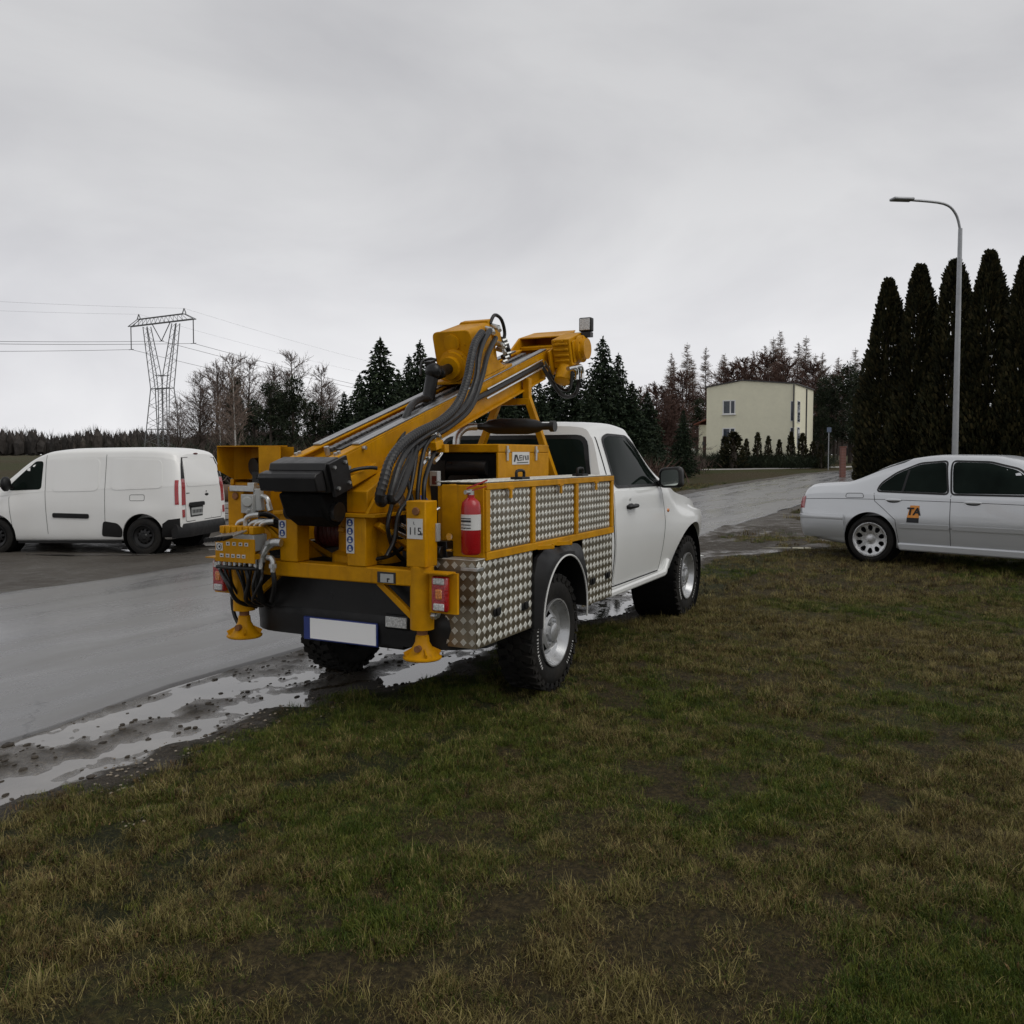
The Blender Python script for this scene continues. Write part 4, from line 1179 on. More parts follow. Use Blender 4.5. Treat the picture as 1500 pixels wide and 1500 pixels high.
# stickers
st = MB(); st.bb(-1.2642, -1.2622, -.706 + .012, -.706 + .112, 1.085, 1.195); so = st.build('noise_label', 'sticker_white', TK)
text_mesh('115', .058, frame_mat((-1.2650, -.645, 1.125), (0, -1, 0), (0, 0, 1)), 'lettering', 'ink', so)
text_mesh('L', .022, frame_mat((-1.2650, -.640, 1.170), (0, -1, 0), (0, 0, 1)), 'lettering', 'ink', so)
text_mesh('dB', .018, frame_mat((-1.2650, -.685, 1.112), (0, -1, 0), (0, 0, 1)), 'lettering', 'ink', so)
for y, zs, zt, zb_ in ((-.212, (1.158, 1.110, 1.062, 1.014), 1.184, .985), (.280, (1.130, 1.080), 1.155, 1.052)):
    st = MB(); st.bb(-1.2655, -1.2630, y - .027, y + .027, zb_, zt); so = st.build('safety_label', 'sticker_white', TK)
    for z in zs:
        k = MB(); k.cyl((-1.2660, y, z), (-1.2675, y, z), .021, n=20); k.build('pictogram', 'sign_blue', so)
        k = MB(); k.ell((-1.2683, y, z + .006), (.0012, .007, .006), 10, 6); k.bb(-1.2690, -1.2678, y - .010, y + .008, z - .013, z - .002); k.build('pictogram', 'sticker_white', so)

# ---------------------------------------------------------------- slewing pedestal
f = MB(); f.bb(-1.29, -.62, -.40, .33, 1.191, 1.211); f.build('slew_plate', 'yellow_paint', TK, bevel=.003)
f = MB(); f.lathe([(.21, 0), (.21, .10), (.17, .12), (.17, .34)], (-.92, -.08, .85), (0, 0, 1), 30); f.build('slew_column', 'yellow_paint', TK, smooth=35)
f = MB(); f.prism([(-1.235, 1.212), (-1.235, 1.335), (-.98, 1.455), (-.60, 1.56), (-.55, 1.212)], 'y', -.31, .20); f.build('mast_cradle', 'yellow_paint', TK, bevel=.006)
for y0_ in (-.345, .215):
    f = MB(); f.prism([(-1.28, 1.212), (-1.20, 1.30), (-.95, 1.30), (-.90, 1.212)], 'y', y0_, y0_ + .02); f.build('cradle_gusset', 'yellow_paint', TK, bevel=.003)
f = MB(); f.cyl((-1.02, -.345, 1.275), (-1.02, -.40, 1.275), .036, n=20); f.build('cradle_pin', 'zinc', TK, bevel=.005)
f = MB(); f.lathe([(.0, 0), (.10, .0), (.10, .02)] + [(.085 + .008 * (i % 2), .02 + i * .016) for i in range(20)] + [(.10, .345), (.10, .365), (0, .365)], (-.88, .28, 1.06), (0, -1, 0), 22, cap=False); f.build('winch_drum', 'dark_red', TK, smooth=30)
# hydraulic cylinders beside the pedestal
f = MB(); f.cyl((-1.15, -.42, 1.10), (-.72, -.47, .93), .028, n=14); f.cyl((-1.15, -.47, 1.15), (-.76, -.52, .99), .012, n=10); f.cyl((-1.13, -.50, 1.12), (-.76, -.55, .96), .010, n=10); f.build('hydraulic_cylinder', 'chrome', TK, smooth=40)
f = MB(); f.ell((-.82, -.40, 1.24), (.05, .05, .06)); f.cyl((-.82, -.40, 1.10), (-.82, -.40, 1.22), .04, n=14); f.build('filter_cap', 'blue_plastic', TK, smooth=40)

# ---------------------------------------------------------------- mast (feed beam), in its own frame
MA = R(17.4)
MM = Matrix(((math.cos(MA), 0, -math.sin(MA), 0), (0, 1, 0, -.04), (math.sin(MA), 0, math.cos(MA), 1.957), (0, 0, 0, 1)))
ms = MB(MM)
for s in (-1, 1):
    ms.bb(-1.46, 1.56, s * .165 - .006, s * .165 + .006, -.205, -.012)
    ms.bb(-1.46, 1.56, min(s * .105, s * .170), max(s * .105, s * .170), -.012, 0)
    ms.bb(-1.10, 1.30, min(s * .171, s * .205), max(s * .171, s * .205), -.205, -.190)
    ms.bb(-1.42, -1.14, min(s * .1715, s * .20), max(s * .1715, s * .20), -.188, -.13)
ms.bb(-1.46, 1.56, -.158, .158, -.062, -.052); ms.bb(-1.46, 1.54, -.158, .158, -.204, -.196)
mast = ms.build('drill_mast', 'yellow_paint', TK, bevel=.003)
r_ = MB(MM)
for s in (-1, 1): r_.bb(-1.22, 1.46, s * .140 - .028, s * .140 + .028, .0015, .014)
r_.build('guide_rail', 'steel_rail', mast, bevel=.003)
r_ = MB(MM)
for k in range(96):
    a_ = -1.25 + k * .028
    r_.bb(a_, a_ + .021, .012 - (.004 if k % 2 else 0), .048 + (.004 if k % 2 else 0), -.030, -.006)
r_.bb(-1.25, 1.43, .024, .036, -.027, -.010)
r_.build('feed_chain', 'chain_steel', mast)
r_ = MB(MM); r_.bb(-1.25, 1.43, -.055, -.020, -.050, -.012); r_.build('feed_rope', 'black_steel', mast)
r_ = MB(MM); r_.cyl((.12, -.190, -.075), (1.28, -.190, -.075), .021, n=14); r_.build('feed_cylinder', 'black_steel', mast, smooth=40)
r_ = MB(MM); r_.cyl((.25, -.216, -.100), (1.26, -.216, -.100), .008, n=10); r_.cyl((-.1, -.190, -.075), (.12, -.190, -.075), .013, n=12); r_.cyl((.3, -.203, -.045), (1.28, -.203, -.045), .007, n=10); r_.build('feed_rod', 'chrome', mast, smooth=40)
b_ = MB(MM)
for a_ in (-1.41, -1.38, -1.20):
    for s in (-1, 1): b_.cyl((a_, s * .165, -.02 - .06 * (a_ < -1.25)), (a_, s * .195, -.02 - .06 * (a_ < -1.25)), .012, n=6); b_.cyl((a_, s * .14, .0), (a_, s * .14, .016), .012, n=6)
b_.cyl((-1.27, .03, -.04), (-1.27, .03, .01), .016, n=8)
b_.build('bolt', 'zinc', mast)
# black foot clamp at the lower end
h = MB(MM); h.prism([(-1.585, -.16), (-1.585, -.028), (-1.565, .004), (-1.445, .004), (-1.445, -.18)], 'y', -.185, .205)
h.prism([(-1.665, -.125), (-1.665, -.045), (-1.645, -.030), (-1.5855, -.030), (-1.5855, -.15)], 'y', -.175, .225)
fc = h.build('foot_clamp', 'black_steel', mast, bevel=.006)
h = MB(MM); h.prism([(-1.60, -.16), (-1.30, -.19), (-1.36, -.34), (-1.50, -.40), (-1.585, -.30)], 'y', -.13, .17); h.build('clamp_jaw', 'grime_black', fc, bevel=.02)
h = MB(MM); h.cyl((-1.50, -.16, -.30), (-1.50, .20, -.30), .055, n=18); h.bb(-1.56, -1.40, -.205, -.1855, -.19, -.002); h.build('clamp_cylinder', 'black_steel', fc, smooth=40)
h = MB(MM)
for a_ in (-1.54, -1.44):
    for c_ in (-.03, -.15): h.cyl((a_ + .01, -.2055, c_), (a_ + .01, -.220, c_), .010, n=6)
h.build('bolt', 'zinc', fc)
# carriage and rotary head
AH = .26
rh = MB(MM)
rh.bb(AH - .04, AH + .52, -.185, .185, .018, .040)
rc = rh.build('carriage', 'yellow_paint', mast, bevel=.004)
rh = MB(MM)
pl_ = round_poly([(-.155, .04), (-.155, .390), (.155, .390), (.155, .04)], .045, 5)
rh.prism(pl_, 'x', AH, AH + .020)
rh.prism([(y * .93, z * .985 + .002) for y, z in pl_], 'x', AH + .02, AH + .33)
rh.prism([(-.13, .06), (-.13, .40), (.10, .40), (.13, .37), (.13, .06)], 'x', AH + .33, AH + .40)
rh.prism([(AH + .02, .04), (AH + .02, .10), (AH + .46, .04)], 'y', -.17, -.155); rh.prism([(AH + .02, .04), (AH + .02, .30), (AH + .40, .04)], 'y', -.19, -.175)
rhd = rh.build('rotary_head', 'yellow_paint', mast, bevel=.006)
k = MB(MM); k.lathe([(.118, 0), (.118, .022), (.105, .026), (.105, .055), (.078, .06), (.078, .10), (.060, .102)], (AH, .0, .145), (-1, 0, 0), 36); k.build('spindle_flange', 'yellow_paint', rhd, smooth=35)
k = MB(MM); k.lathe([(.062, 0), (.062, .010), (.05, .012)], (AH, .0, .305), (-1, 0, 0), 30); k.build('inspection_cover', 'yellow_paint', rhd, smooth=35)
k = MB(MM)
for i in range(6):
    a_ = 2 * math.pi * i / 6 + .3; k.cyl((AH - .022, .105 * math.cos(a_) * 1.0, .145 + .105 * math.sin(a_)), (AH - .034, .105 * math.cos(a_), .145 + .105 * math.sin(a_)), .009, n=6)
k.cyl((AH - .001, -.10, .29), (AH - .008, -.10, .29), .006, n=8)
k.build('bolt', 'yellow_paint', rhd)
k = MB(MM); k.lathe([(.036, 0), (.036, .10), (.044, .11), (.044, .15), (.03, .16), (.03, .20)], (AH - .09, 0, .145), (-1, 0, 0), 20); k.build('drill_spindle', 'black_steel', rhd, smooth=40)
k = MB(MM); k.ell((AH - .27, .02, .165), (.055, .06, .06)); k.tube([(AH - .27, .03, .15), (AH - .31, .04, .07), (AH - .34, .05, .0), (AH - .36, .05, -.03)], .045, 12, 3); k.box((AH - .25, .05, .21), (.06, .05, .05)); k.tube([(AH - .24, .09, .20), (AH - .18, .10, .235), (AH - .16, .05, .22)], .012, 8, 3); k.tube([(AH - .30, .11, .15), (AH - .24, .12, .23), (AH - .17, .08, .235)], .010, 8, 3)
k.build('water_swivel', 'black_steel', rhd, smooth=45)
k = MB(MM)
k.lathe([(.075, 0), (.075, .10), (.06, .11)], (AH + .40, .02, .28), (1, 0, 0), 24); k.bb(AH + .36, AH + .47, -.15, -.02, .20, .34); k.build('hydraulic_motor', 'yellow_paint', rhd, bevel=.006, smooth=35)
k = MB(MM)
for y, c_, a_ in ((-.17, .35, .27), (-.17, .35, .37), (-.165, .22, .40), (-.15, .17, .44)):
    k.cyl((AH + a_, y + .03, c_), (AH + a_ - .02, y - .03, c_ - .012), .021, n=8); k.cyl((AH + a_ - .02, y - .03, c_ - .012), (AH + a_ - .045, y - .05, c_ - .03), .016, n=8)
k.build('hose_fitting', 'zinc', rhd)
k = MB(MM); k.tube([(AH + .36, -.13, .37), (AH + .43, -.14, .42), (AH + .51, -.15, .37), (AH + .53, -.15, .26), (AH + .46, -.14, .18)], .013, 10, 5)
k.tube([(AH + .50, -.10, .24), (AH + .56, -.13, .20), (AH + .52, -.16, .12), (AH + .46, -.14, .10)], .02, 8, 4); k.tube([(AH + .44, -.16, .20), (AH + .50, -.18, .15), (AH + .50, -.17, .08)], .016, 8, 4); k.build('hose', 'hose_rubber', rhd, smooth=50)
k = MB(MM)
for q in range(7): k.cyl((AH + .44 + .02 * (q % 4), -.15 - .01 * (q % 3), .07 + .025 * q), (AH + .47 + .02 * (q % 4), -.17 - .01 * (q % 3), .075 + .025 * q), .013, n=7)
k.build('valve_fittings', 'zinc', rhd)
# head gear of the mast: crown bracket, gearbox, motor, work light
k = MB(MM)
k.prism([(1.40, .002), (1.50, .012), (1.69, .075), (2.02, .060), (2.06, -.03), (1.92, -.20), (1.40, -.20)], 'y', .172, .190)
k.prism([(1.69, .064), (1.69, .076), (2.02, .061), (2.02, .049)], 'y', -.205, .1715)
k.prism([(1.38, .002), (1.46, .012), (1.69, .075), (1.95, .064), (1.98, -.02), (1.84, -.20), (1.40, -.20)], 'y', -.225, -.206)
k.bb(1.98, 2.0, -.205, .1715, -.18, .045); k.bb(1.66, 1.72, -.205, .1715, -.03, .0)
k.bb(1.5605, 1.98, -.205, .1715, -.200, -.190)
cr = k.build('crown_bracket', 'yellow_paint', mast, bevel=.004)
k = MB(MM); k.bb(1.44, 1.74, -.385, -.2255, -.15, .085); k.bb(1.47, 1.71, -.400, -.3855, -.12, .06)
for q in range(4): k.bb(1.426, 1.4395, -.37, -.24, -.10 + q * .045, -.078 + q * .045)
gb = k.build('gearbox', 'yellow_paint', mast, bevel=.010)
k = MB(MM); k.lathe([(.11, 0), (.11, .03), (.085, .04), (.085, .07)], (1.60, -.400, -.03), (0, -1, 0), 26); k.build('gearbox_cover', 'yellow_paint', gb, smooth=35)
k = MB(MM); k.lathe([(.085, 0), (.085, .03), (.065, .04), (.065, .17), (.05, .18)], (1.50, -.31, -.13), (-.8, 0, -.7), 22); k.build('winch_motor', 'yellow_paint', gb, smooth=35)
k = MB(MM)
for i in range(8): a_ = 2 * math.pi * i / 8; k.cyl((1.60 + .096 * math.cos(a_), -.430, -.03 + .096 * math.sin(a_)), (1.60 + .096 * math.cos(a_), -.441, -.03 + .096 * math.sin(a_)), .009, n=6)
for q in range(4): k.cyl((1.4395, -.25 - .035 * q, .07 - .02 * (q % 2)), (1.428, -.25 - .035 * q, .07 - .02 * (q % 2)), .010, n=6)
k.build('bolt', 'yellow_paint', gb)
k = MB()
for u0, v0 in ((838, 540), (846, 538)):
    pts = [ony(u0 - 6, v0, -.46), ony(u0 + 4, v0 - 2, -.46), ony(u0 + 7, v0 + 6, -.46), ony(u0 + 7, v0 + 16, -.46)]; k.tube(pts, .017, 10, 4)
k.build('hose_elbow', 'chrome', gb, smooth=45)
k = MB(); k.tube([ony(795, 538, -.26), ony(812, 565, -.28), ony(826, 580, -.34), ony(842, 578, -.40), ony(848, 560, -.46), ony(846, 545, -.46)], .016, 8, 5); k.tube([ony(798, 535, -.25), ony(815, 562, -.27), ony(828, 572, -.34), ony(836, 566, -.40), ony(838, 545, -.46)], .014, 8, 5); k.build('hose', 'hose_rubber', gb, smooth=50)
k = MB(); k.cyl(ony(790, 528, -.22), ony(800, 545, -.25), .020, n=8); k.cyl(ony(797, 529, -.22), ony(806, 545, -.25), .016, n=8); k.cyl(ony(800, 533, -.22), ony(815, 541, -.25), .015, n=8); k.build('hose_fitting', 'chrome', gb, smooth=40)
lp = onx(858, 476, 1.62)
k = MB(); k.bb(lp.x - .02, lp.x + .045, lp.y - .055, lp.y + .055, lp.z - .055, lp.z + .06); wl_ = k.build('work_light', 'black_plastic', mast, bevel=.010)
k = MB(); k.bb(lp.x - .026, lp.x - .0205, lp.y - .045, lp.y + .045, lp.z - .045, lp.z + .05); k.build('lens', 'lens_clear', wl_, bevel=.003)
k = MB(); k.cyl((lp.x + .01, lp.y, lp.z - .13), (lp.x + .01, lp.y, lp.z - .05), .012, n=10); k.bb(lp.x - .02, lp.x + .04, lp.y - .05, lp.y + .03, lp.z - .10, lp.z - .06); k.build('light_bracket', 'black_steel', wl_)
# support trestle behind the cab
XA = .93
k = MB(); k.bar((XA, -.02, 1.99), (XA, .27, 1.34), .05, .05, (1, 0, 0)); k.bar((XA, -.255, 1.99), (XA, -.51, 1.30), .05, .05, (1, 0, 0)); k.bb(XA - .027, XA + .027, -.28, .005, 1.925, 1.975); k.bb(XA - .026, XA + .026, -.282, -.228, 1.976, 2.13); k.bb(XA - .026, XA + .026, -.01, .045, 1.976, 2.06)
k.build('mast_trestle', 'yellow_paint', TK, bevel=.004)
k = MB(); k.bar((XA, .27, 1.335), (XA, .30, .92), .05, .05, (1, 0, 0)); k.bb(XA - .025, XA + .025, -.535, .33, .91, .96); k.bar((XA, -.51, 1.295), (XA, -.52, .92), .05, .05, (1, 0, 0)); k.build('trestle_foot', 'yellow_paint', TK)

# ---------------------------------------------------------------- power pack
e0, e1 = -.10, .70
k = MB()
k.bb(e0, e1, -.545, .42, 1.555, 1.61); k.bb(e0, e1, -.545, -.525, .92, 1.554); k.bb(e0, e1, .40, .42, .92, 1.554); k.bb(e1 - .02, e1, -.524, .399, .92, 1.554)
k.build('power_pack_cover', 'yellow_paint', TK, bevel=.006)
k = MB(); k.bb(e0 + .02, e1 - .03, -.515, .39, .92, 1.545); k.build('power_pack_inside', 'grime_black', TK)
k = MB(); k.lathe([(.14, 0), (.16, .02), (.16, .03), (.05, .035)], (e0 + .03, -.28, 1.28), (-1, 0, 0), 26); k.lathe([(.05, 0), (.05, .3)], (e0 + .01, -.46, 1.45), (0, 1, 0), 16); k.bb(e0 - .01, e0 + .03, -.14, -.02, 1.1, 1.5); k.build('diesel_engine', 'black_steel', TK, smooth=40)
for u in (743, 785):
    p = ony(u, 660, -.55); k = MB(); k.bb(p.x - .012, p.x + .012, -.556, -.546, 1.50, 1.60); k.bb(p.x - .02, p.x + .02, -.562, -.546, 1.555, 1.575); k.build('cover_catch', 'zinc', TK)
p0, p1 = ony(750, 662, -.5465), ony(775, 680, -.5465)
k = MB(); k.bb(p0.x, p1.x, -.5490, -.5462, p1.z, p0.z); sk = k.build('maker_label', 'sticker_white', TK)
k = MB(); W_, H_ = p1.x - p0.x, p0.z - p1.z
def lab(pts): k.prism([(p0.x + a_ * W_, p1.z + b__ * H_) for a_, b__ in pts], 'y', -.5505, -.5492)
lab([(.08, .22), (.14, .78), (.24, .78), (.16, .22)]); lab([(.19, .78), (.27, .78), (.38, .28), (.30, .28)])
for q in range(3): lab([(.40, .30 + .18 * q), (.40, .38 + .18 * q), (.56, .40 + .18 * q), (.56, .32 + .18 * q)])
lab([(.40, .46), (.40, .72), (.44, .72), (.44, .46)]); lab([(.60, .32), (.60, .72), (.65, .72), (.65, .32)]); lab([(.70, .72), (.77, .34), (.82, .34), (.76, .72)]); lab([(.84, .34), (.84, .74), (.88, .74), (.88, .34)]); lab([(.92, .34), (.92, .74), (.95, .74), (.95, .34)])
lab([(.26, .10), (.26, .17), (.92, .20), (.92, .13)])
k.build('label_print', 'ink', sk)
# silencer and exhaust
m0, m1 = onx(700, 625, .62), onx(806, 624, .62)
k = MB(); k.lathe([(.022, 0), (.026, .02), (.026, .05), (.05, .10), (.058, .16), (.058, .42), (.045, .50), (.026, .54), (.026, .60), (.04, .605), (.04, .64)], (.62, m0.y, m0.z), (0, -1, -.01), 24); k.build('silencer', 'black_steel', TK, smooth=40)
k = MB(); k.tube([(.45, m0.y + .09, 1.60), (.47, m0.y + .09, 1.68), (.54, m0.y + .06, m0.z - .01), (.62, m0.y + .01, m0.z)], .028, 12, 5); k.build('exhaust_pipe', 'zinc', TK, smooth=50)

# ---------------------------------------------------------------- hoses down from the rotary head
def px_tube(name, pts, r, mat='hose_rubber', rib=0.0, parent=TK, n=10):
    k = MB(); P = [ony(u, v, y) for u, v, y in pts]
    if rib: k.tube(P, r, n, 8, rib=rib, seglen=.0135)
    else: k.tube(P, r, n, 6)
    return k.build(name, mat, parent, smooth=50 if not rib else 25)
px_tube('hose_sleeve', [(706, 487, -.25), (696, 503, -.29), (690, 525, -.33), (684, 556, -.37), (670, 592, -.40), (645, 617, -.43), (612, 634, -.46), (588, 652, -.48), (571, 676, -.50), (562, 705, -.51), (556, 728, -.50), (559, 736, -.47), (565, 730, -.44)], .0255, rib=.13)
px_tube('hose_sleeve', [(718, 484, -.25), (708, 500, -.29), (701, 524, -.33), (697, 556, -.36), (682, 593, -.38), (656, 617, -.41), (625, 636, -.44), (600, 655, -.46), (585, 680, -.48), (577, 706, -.49), (572, 728, -.49), (577, 734, -.49), (587, 721, -.48), (597, 694, -.46), (604, 672, -.44), (610, 652, -.42)], .0185, rib=.14)
px_tube('hose', [(726, 495, -.22), (714, 520, -.28), (706, 552, -.33), (690, 596, -.36), (660, 624, -.38), (630, 642, -.40), (607, 662, -.42), (590, 695, -.43), (579, 725, -.44), (570, 735, -.44)], .019)
px_tube('hose', [(637, 596, .02), (630, 586, .0), (616, 585, -.05), (603, 594, -.12), (594, 612, -.16), (588, 640, -.20), (580, 665, -.25)], .023)
px_tube('hose', [(620, 585, .08), (628, 575, .06), (634, 560, .05)], .02)
px_tube('hose', [(622, 640, -.40), (612, 655, -.41), (606, 690, -.43), (598, 730, -.45), (584, 752, -.46), (578, 790, -.46), (566, 815, -.46)], .013)
px_tube('hose', [(631, 642, -.42), (621, 660, -.43), (614, 700, -.46), (612, 735, -.48), (618, 770, -.50)], .013)
px_tube('hose', [(640, 655, -.42), (632, 672, -.44), (622, 705, -.50), (621, 735, -.52)], .014)
px_tube('hose', [(617, 640, -.38), (604, 650, -.40), (596, 690, -.42), (603, 730, -.45), (609, 745, -.48)], .012)
px_tube('hose', [(505, 694, -.20), (520, 688, -.24), (540, 685, -.28), (553, 686, -.32)], .011)
px_tube('hose', [(575, 735, -.40), (568, 770, -.42), (575, 800, -.40), (590, 820, -.40)], .013)
px_tube('hose', [(590, 740, -.35), (596, 790, -.38), (575, 812, -.36), (545, 820, -.30)], .012)
# manifold
k = MB(); p = ony(632, 652, -.40); k.box(p, (.09, .12, .05), Matrix.Rotation(R(-12), 3, 'Y')); k.box(p + V(.05, -.05, -.02), (.05, .06, .05)); k.build('hose_manifold', 'yellow_paint', TK, bevel=.004)
k = MB()
for u, v, du, dv in ((611, 641, 6, -3), (622, 638, 7, -4), (628, 634, 6, 2), (638, 634, 5, 4)):
    a_ = ony(u, v, -.41); b__ = ony(u + du, v + dv, -.40); c_ = ony(u + du + 2, v + dv + 7, -.40); k.tube([a_, b__, c_], .013, 8, 4); k.cyl(a_, a_ + (b__ - a_) * .3, .017, n=6)
for u, v in ((627, 668), (635, 660), (645, 665)):
    k.tube([ony(u + 2, v - 12, -.41), ony(u + 2, v - 2, -.41), ony(u - 3, v + 6, -.42), ony(u - 7, v + 10, -.43)], .010, 8, 4); k.cyl(ony(u - 4, v + 7, -.42), ony(u - 9, v + 12, -.43), .015, n=6)
k.build('hose_fitting', 'chrome', TK, smooth=40)
k = MB(); p0, p1 = onx(629, 690, -.60), onx(641, 712, -.60); k.bb(-.60, -.56, p1.y, p0.y, p1.z, p0.z); k.build('sight_gauge', 'grey_enamel', TK, bevel=.004)
k = MB(); k.bb(-.604, -.6005, p1.y + .008, p0.y - .02, p1.z + .01, p0.z - .03); k.build('gauge_print', 'dark_red', TK)
k = MB(); k.bar((-.80, -.44, .92), (-.95, -.44, 1.34), .04, .03); k.bar((-.6, -.5, .92), (-.62, -.5, 1.36), .04, .03); k.build('hose_stay', 'yellow_paint', TK, bevel=.003)
# pump and gauges beside the right jack
k = MB(); k.bb(-1.08, -.92, -.735, -.66, .92, 1.06); k.cyl((-1.10, -.66, 1.0), (-1.10, -.72, 1.0), .035, n=16); k.build('hand_pump', 'black_steel', TK, bevel=.006)
k = MB(); p = onx(660, 786, -1.10); k.cyl(p, p + V(-.015, 0, 0), .020, n=18); k.cyl(onx(655, 806, -1.10), onx(662, 806, -1.10), .008, n=8); k.tube([onx(639, 750, -1.14), onx(634, 752, -1.14), onx(634, 765, -1.14), onx(635, 830, -1.14)], .011, 8, 3); k.tube([onx(644, 744, -1.10), onx(638, 748, -1.12), onx(634, 752, -1.14)], .009, 8, 3); k.build('gauge', 'chrome', TK, smooth=40)
k = MB(); p = onx(637, 780, -1.15); k.bb(-1.16, -1.12, p.y - .02, p.y + .025, p.z - .05, p.z + .05); k.build('valve_body', 'grey_enamel', TK, bevel=.004)
k = MB(); k.bb(-1.012, -.986, -.93, -.66, .97, 1.372); k.build('locker_end_panel', 'yellow_paint', TK, bevel=.004)

# ---------------------------------------------------------------- control station on the left jack
XP = -1.40
p0, p1 = onx(315, 789, XP), onx(373, 824, XP)
zt0, zt1 = onx(344, 790, XP).z, onx(344, 823, XP).z
k = MB(); k.bb(XP, XP + .008, p1.y, p0.y, zt1 - .004, zt0 + .004); k.bb(XP + .0085, -1.27, p1.y, p1.y + .05, zt1 + .02, zt1 + .05); k.bb(XP + .0085, -1.27, p0.y - .05, p0.y, zt1 + .02, zt1 + .05); cp = k.build('control_panel', 'yellow_paint', TK, bevel=.002)
def decal(u0, v0, u1, v1, mat, nm='pictogram', par=cp, off=.0025, x=None):
    a_, b__ = onx(u0, v0, XP), onx(u1, v1, XP); q = MB(); zc_ = (a_.z + b__.z) / 2; hz = abs(a_.z - b__.z) / 2
    q.bb(XP - off, XP - off + .0015, b__.y, a_.y, zc_ - hz, zc_ + hz); return q.build(nm, mat, par)
for i, u in enumerate((331.5, 340.5, 350, 358.5)):
    decal(u, 793.5 + i * .5, u + 5.2, 799 + i * .5, 'sticker_white'); decal(u + 1.5, 795 + i * .5, u + 3.6, 797.5 + i * .5, 'ink', off=.004)
for i, u in enumerate((322.5, 331, 339, 347, 354.5)):
    decal(u, 810.5 + i * .5, u + 5.2, 816 + i * .5, 'sticker_white'); decal(u + 1.2, 812.5 + i * .5, u + 3.8, 814.5 + i * .5, 'ink', off=.004)
decal(316.5, 794.5, 326.5, 806.5, 'sticker_white', 'warning_label')
c_ = onx(321.5, 800.5, XP)
k = MB(); k.lathe([(.017, 0), (.020, .0005), (.020, .0012), (.017, .0015)], (XP - .0030, c_.y, c_.z), (-1, 0, 0), 20, cap=False); k.ell((XP - .0035, c_.y - .003, c_.z), (.001, .007, .008), 8, 6); k.build('pictogram', 'ink', cp)
k = MB(); k.bb(-1.385, -1.27, p1.y + .02, p0.y - .03, zt0 - .07, zt0 + .03); k.build('valve_block', 'grey_enamel', TK, bevel=.006)
k = MB()
for i in range(6): yy = p1.y + .035 + i * .046; k.bb(-1.39, -1.29, yy - .017, yy + .017, zt0 + .0305, zt0 + .075)
k.build('valve_spool', 'yellow_paint', TK, bevel=.004)
k = MB(); kn = MB()
for i in range(6):
    a_ = onx(366 - i * 6.5, 775 + i * 1.2, -1.36); b__ = onx(340 - i * 6.0, 786 + i * .6, -1.50); c_ = onx(326 - i * 5.0, 789.5 + i * .4, -1.56)
    k.tube([a_, b__], .0058, 8, 1); kn.tube([b__, c_], [.009, .014], 10, 1)
lv = k.build('lever', 'zinc', TK, smooth=40); kn.build('lever_knob', 'black_plastic', lv, smooth=40)
k = MB()
for u, v in ((352, 770), (364, 762), (370, 772), (378, 772), (386, 772)):
    P = [onx(u - 4, v + 8, -1.30), onx(u - 3, v - 2, -1.30), onx(u + 4, v - 7, -1.30), onx(u + 15, v - 8, -1.28)]; k.tube(P, .017, 10, 5); k.cyl(P[0], P[0] + V(0, 0, -.03), .022, n=6)
k.tube([onx(412, 795, -1.30), onx(400, 795, -1.31), onx(392, 801, -1.32), onx(386, 812, -1.33), onx(384, 822, -1.33)], .024, 12, 5); k.tube([onx(392, 817, -1.33), onx(398, 818, -1.33), onx(400, 826, -1.33), onx(400, 838, -1.33)], .017, 10, 5)
k.cyl(onx(399, 795, -1.31), onx(393, 799, -1.315), .03, n=6); k.cyl(onx(400, 826, -1.33), onx(400, 832, -1.33), .024, n=6)
k.build('hose_fitting', 'zinc', TK, smooth=45)
k = MB()
for P in ([(373, 754), (388, 753), (402, 760), (415, 775)], [(378, 762), (395, 764), (415, 772), (430, 790)], [(386, 763), (402, 768), (420, 778), (428, 800)], [(400, 763), (415, 768), (432, 778), (440, 800)]):
    k.tube([onx(u, v, -1.28 + .05 * i) for i, (u, v) in enumerate(P)], .018, 10, 5)
for i in range(9):
    u = 322 + i * 7.5; j1, j2, j3 = random.uniform(-6, 6), random.uniform(-9, 9), random.uniform(-.06, .05); k.tube([onx(u, 826, -1.35), onx(u + 2 + j1 * .4, 838, -1.35), onx(u + 12 - i * 1.6 + j1, 858 + j2 * .6, -1.33 + j3), onx(u + 28 - i * 4 + j2, 880 + j1 * .5, -1.26 + j3), onx(u + 52 - i * 5 - j1, 889 + j2 * .3, -1.17)], random.choice((.009, .011, .013)), 8, 5)
k.tube([onx(384, 822, -1.33), onx(380, 836, -1.33), onx(378, 856, -1.31), onx(384, 880, -1.25)], .022, 10, 5); k.tube([onx(400, 838, -1.33), onx(402, 856, -1.32), onx(398, 880, -1.27)], .015, 10, 5)
k.tube([onx(318, 830, -1.36), onx(345, 832, -1.37), onx(372, 833, -1.36), onx(385, 834, -1.3)], .012, 8, 4)
k.tube([onx(340, 872, -1.2), onx(341, 890, -1.2), onx(345, 905, -1.2), onx(352, 918, -1.2)], .012, 8, 4)
k.build('hose', 'hose_rubber', TK, smooth=50)
k = MB()
for i in range(9):
    u = 322 + i * 7.5; a_ = onx(u, 826, -1.35); k.cyl(a_ + V(0, 0, .03), a_ + V(0, 0, -.03), .013, n=7)
k.build('hose_fitting', 'zinc', TK)
k = MB(); k.bar(onx(378, 806, -1.25), onx(420, 799, -1.22), .05, .03); k.bar(onx(388, 768, -1.25), onx(412, 790, -1.22), .03, .02); k.build('panel_arm', 'yellow_paint', TK, bevel=.003)
a_, b__ = onx(356, 724, -1.28), onx(374, 752, -1.28)
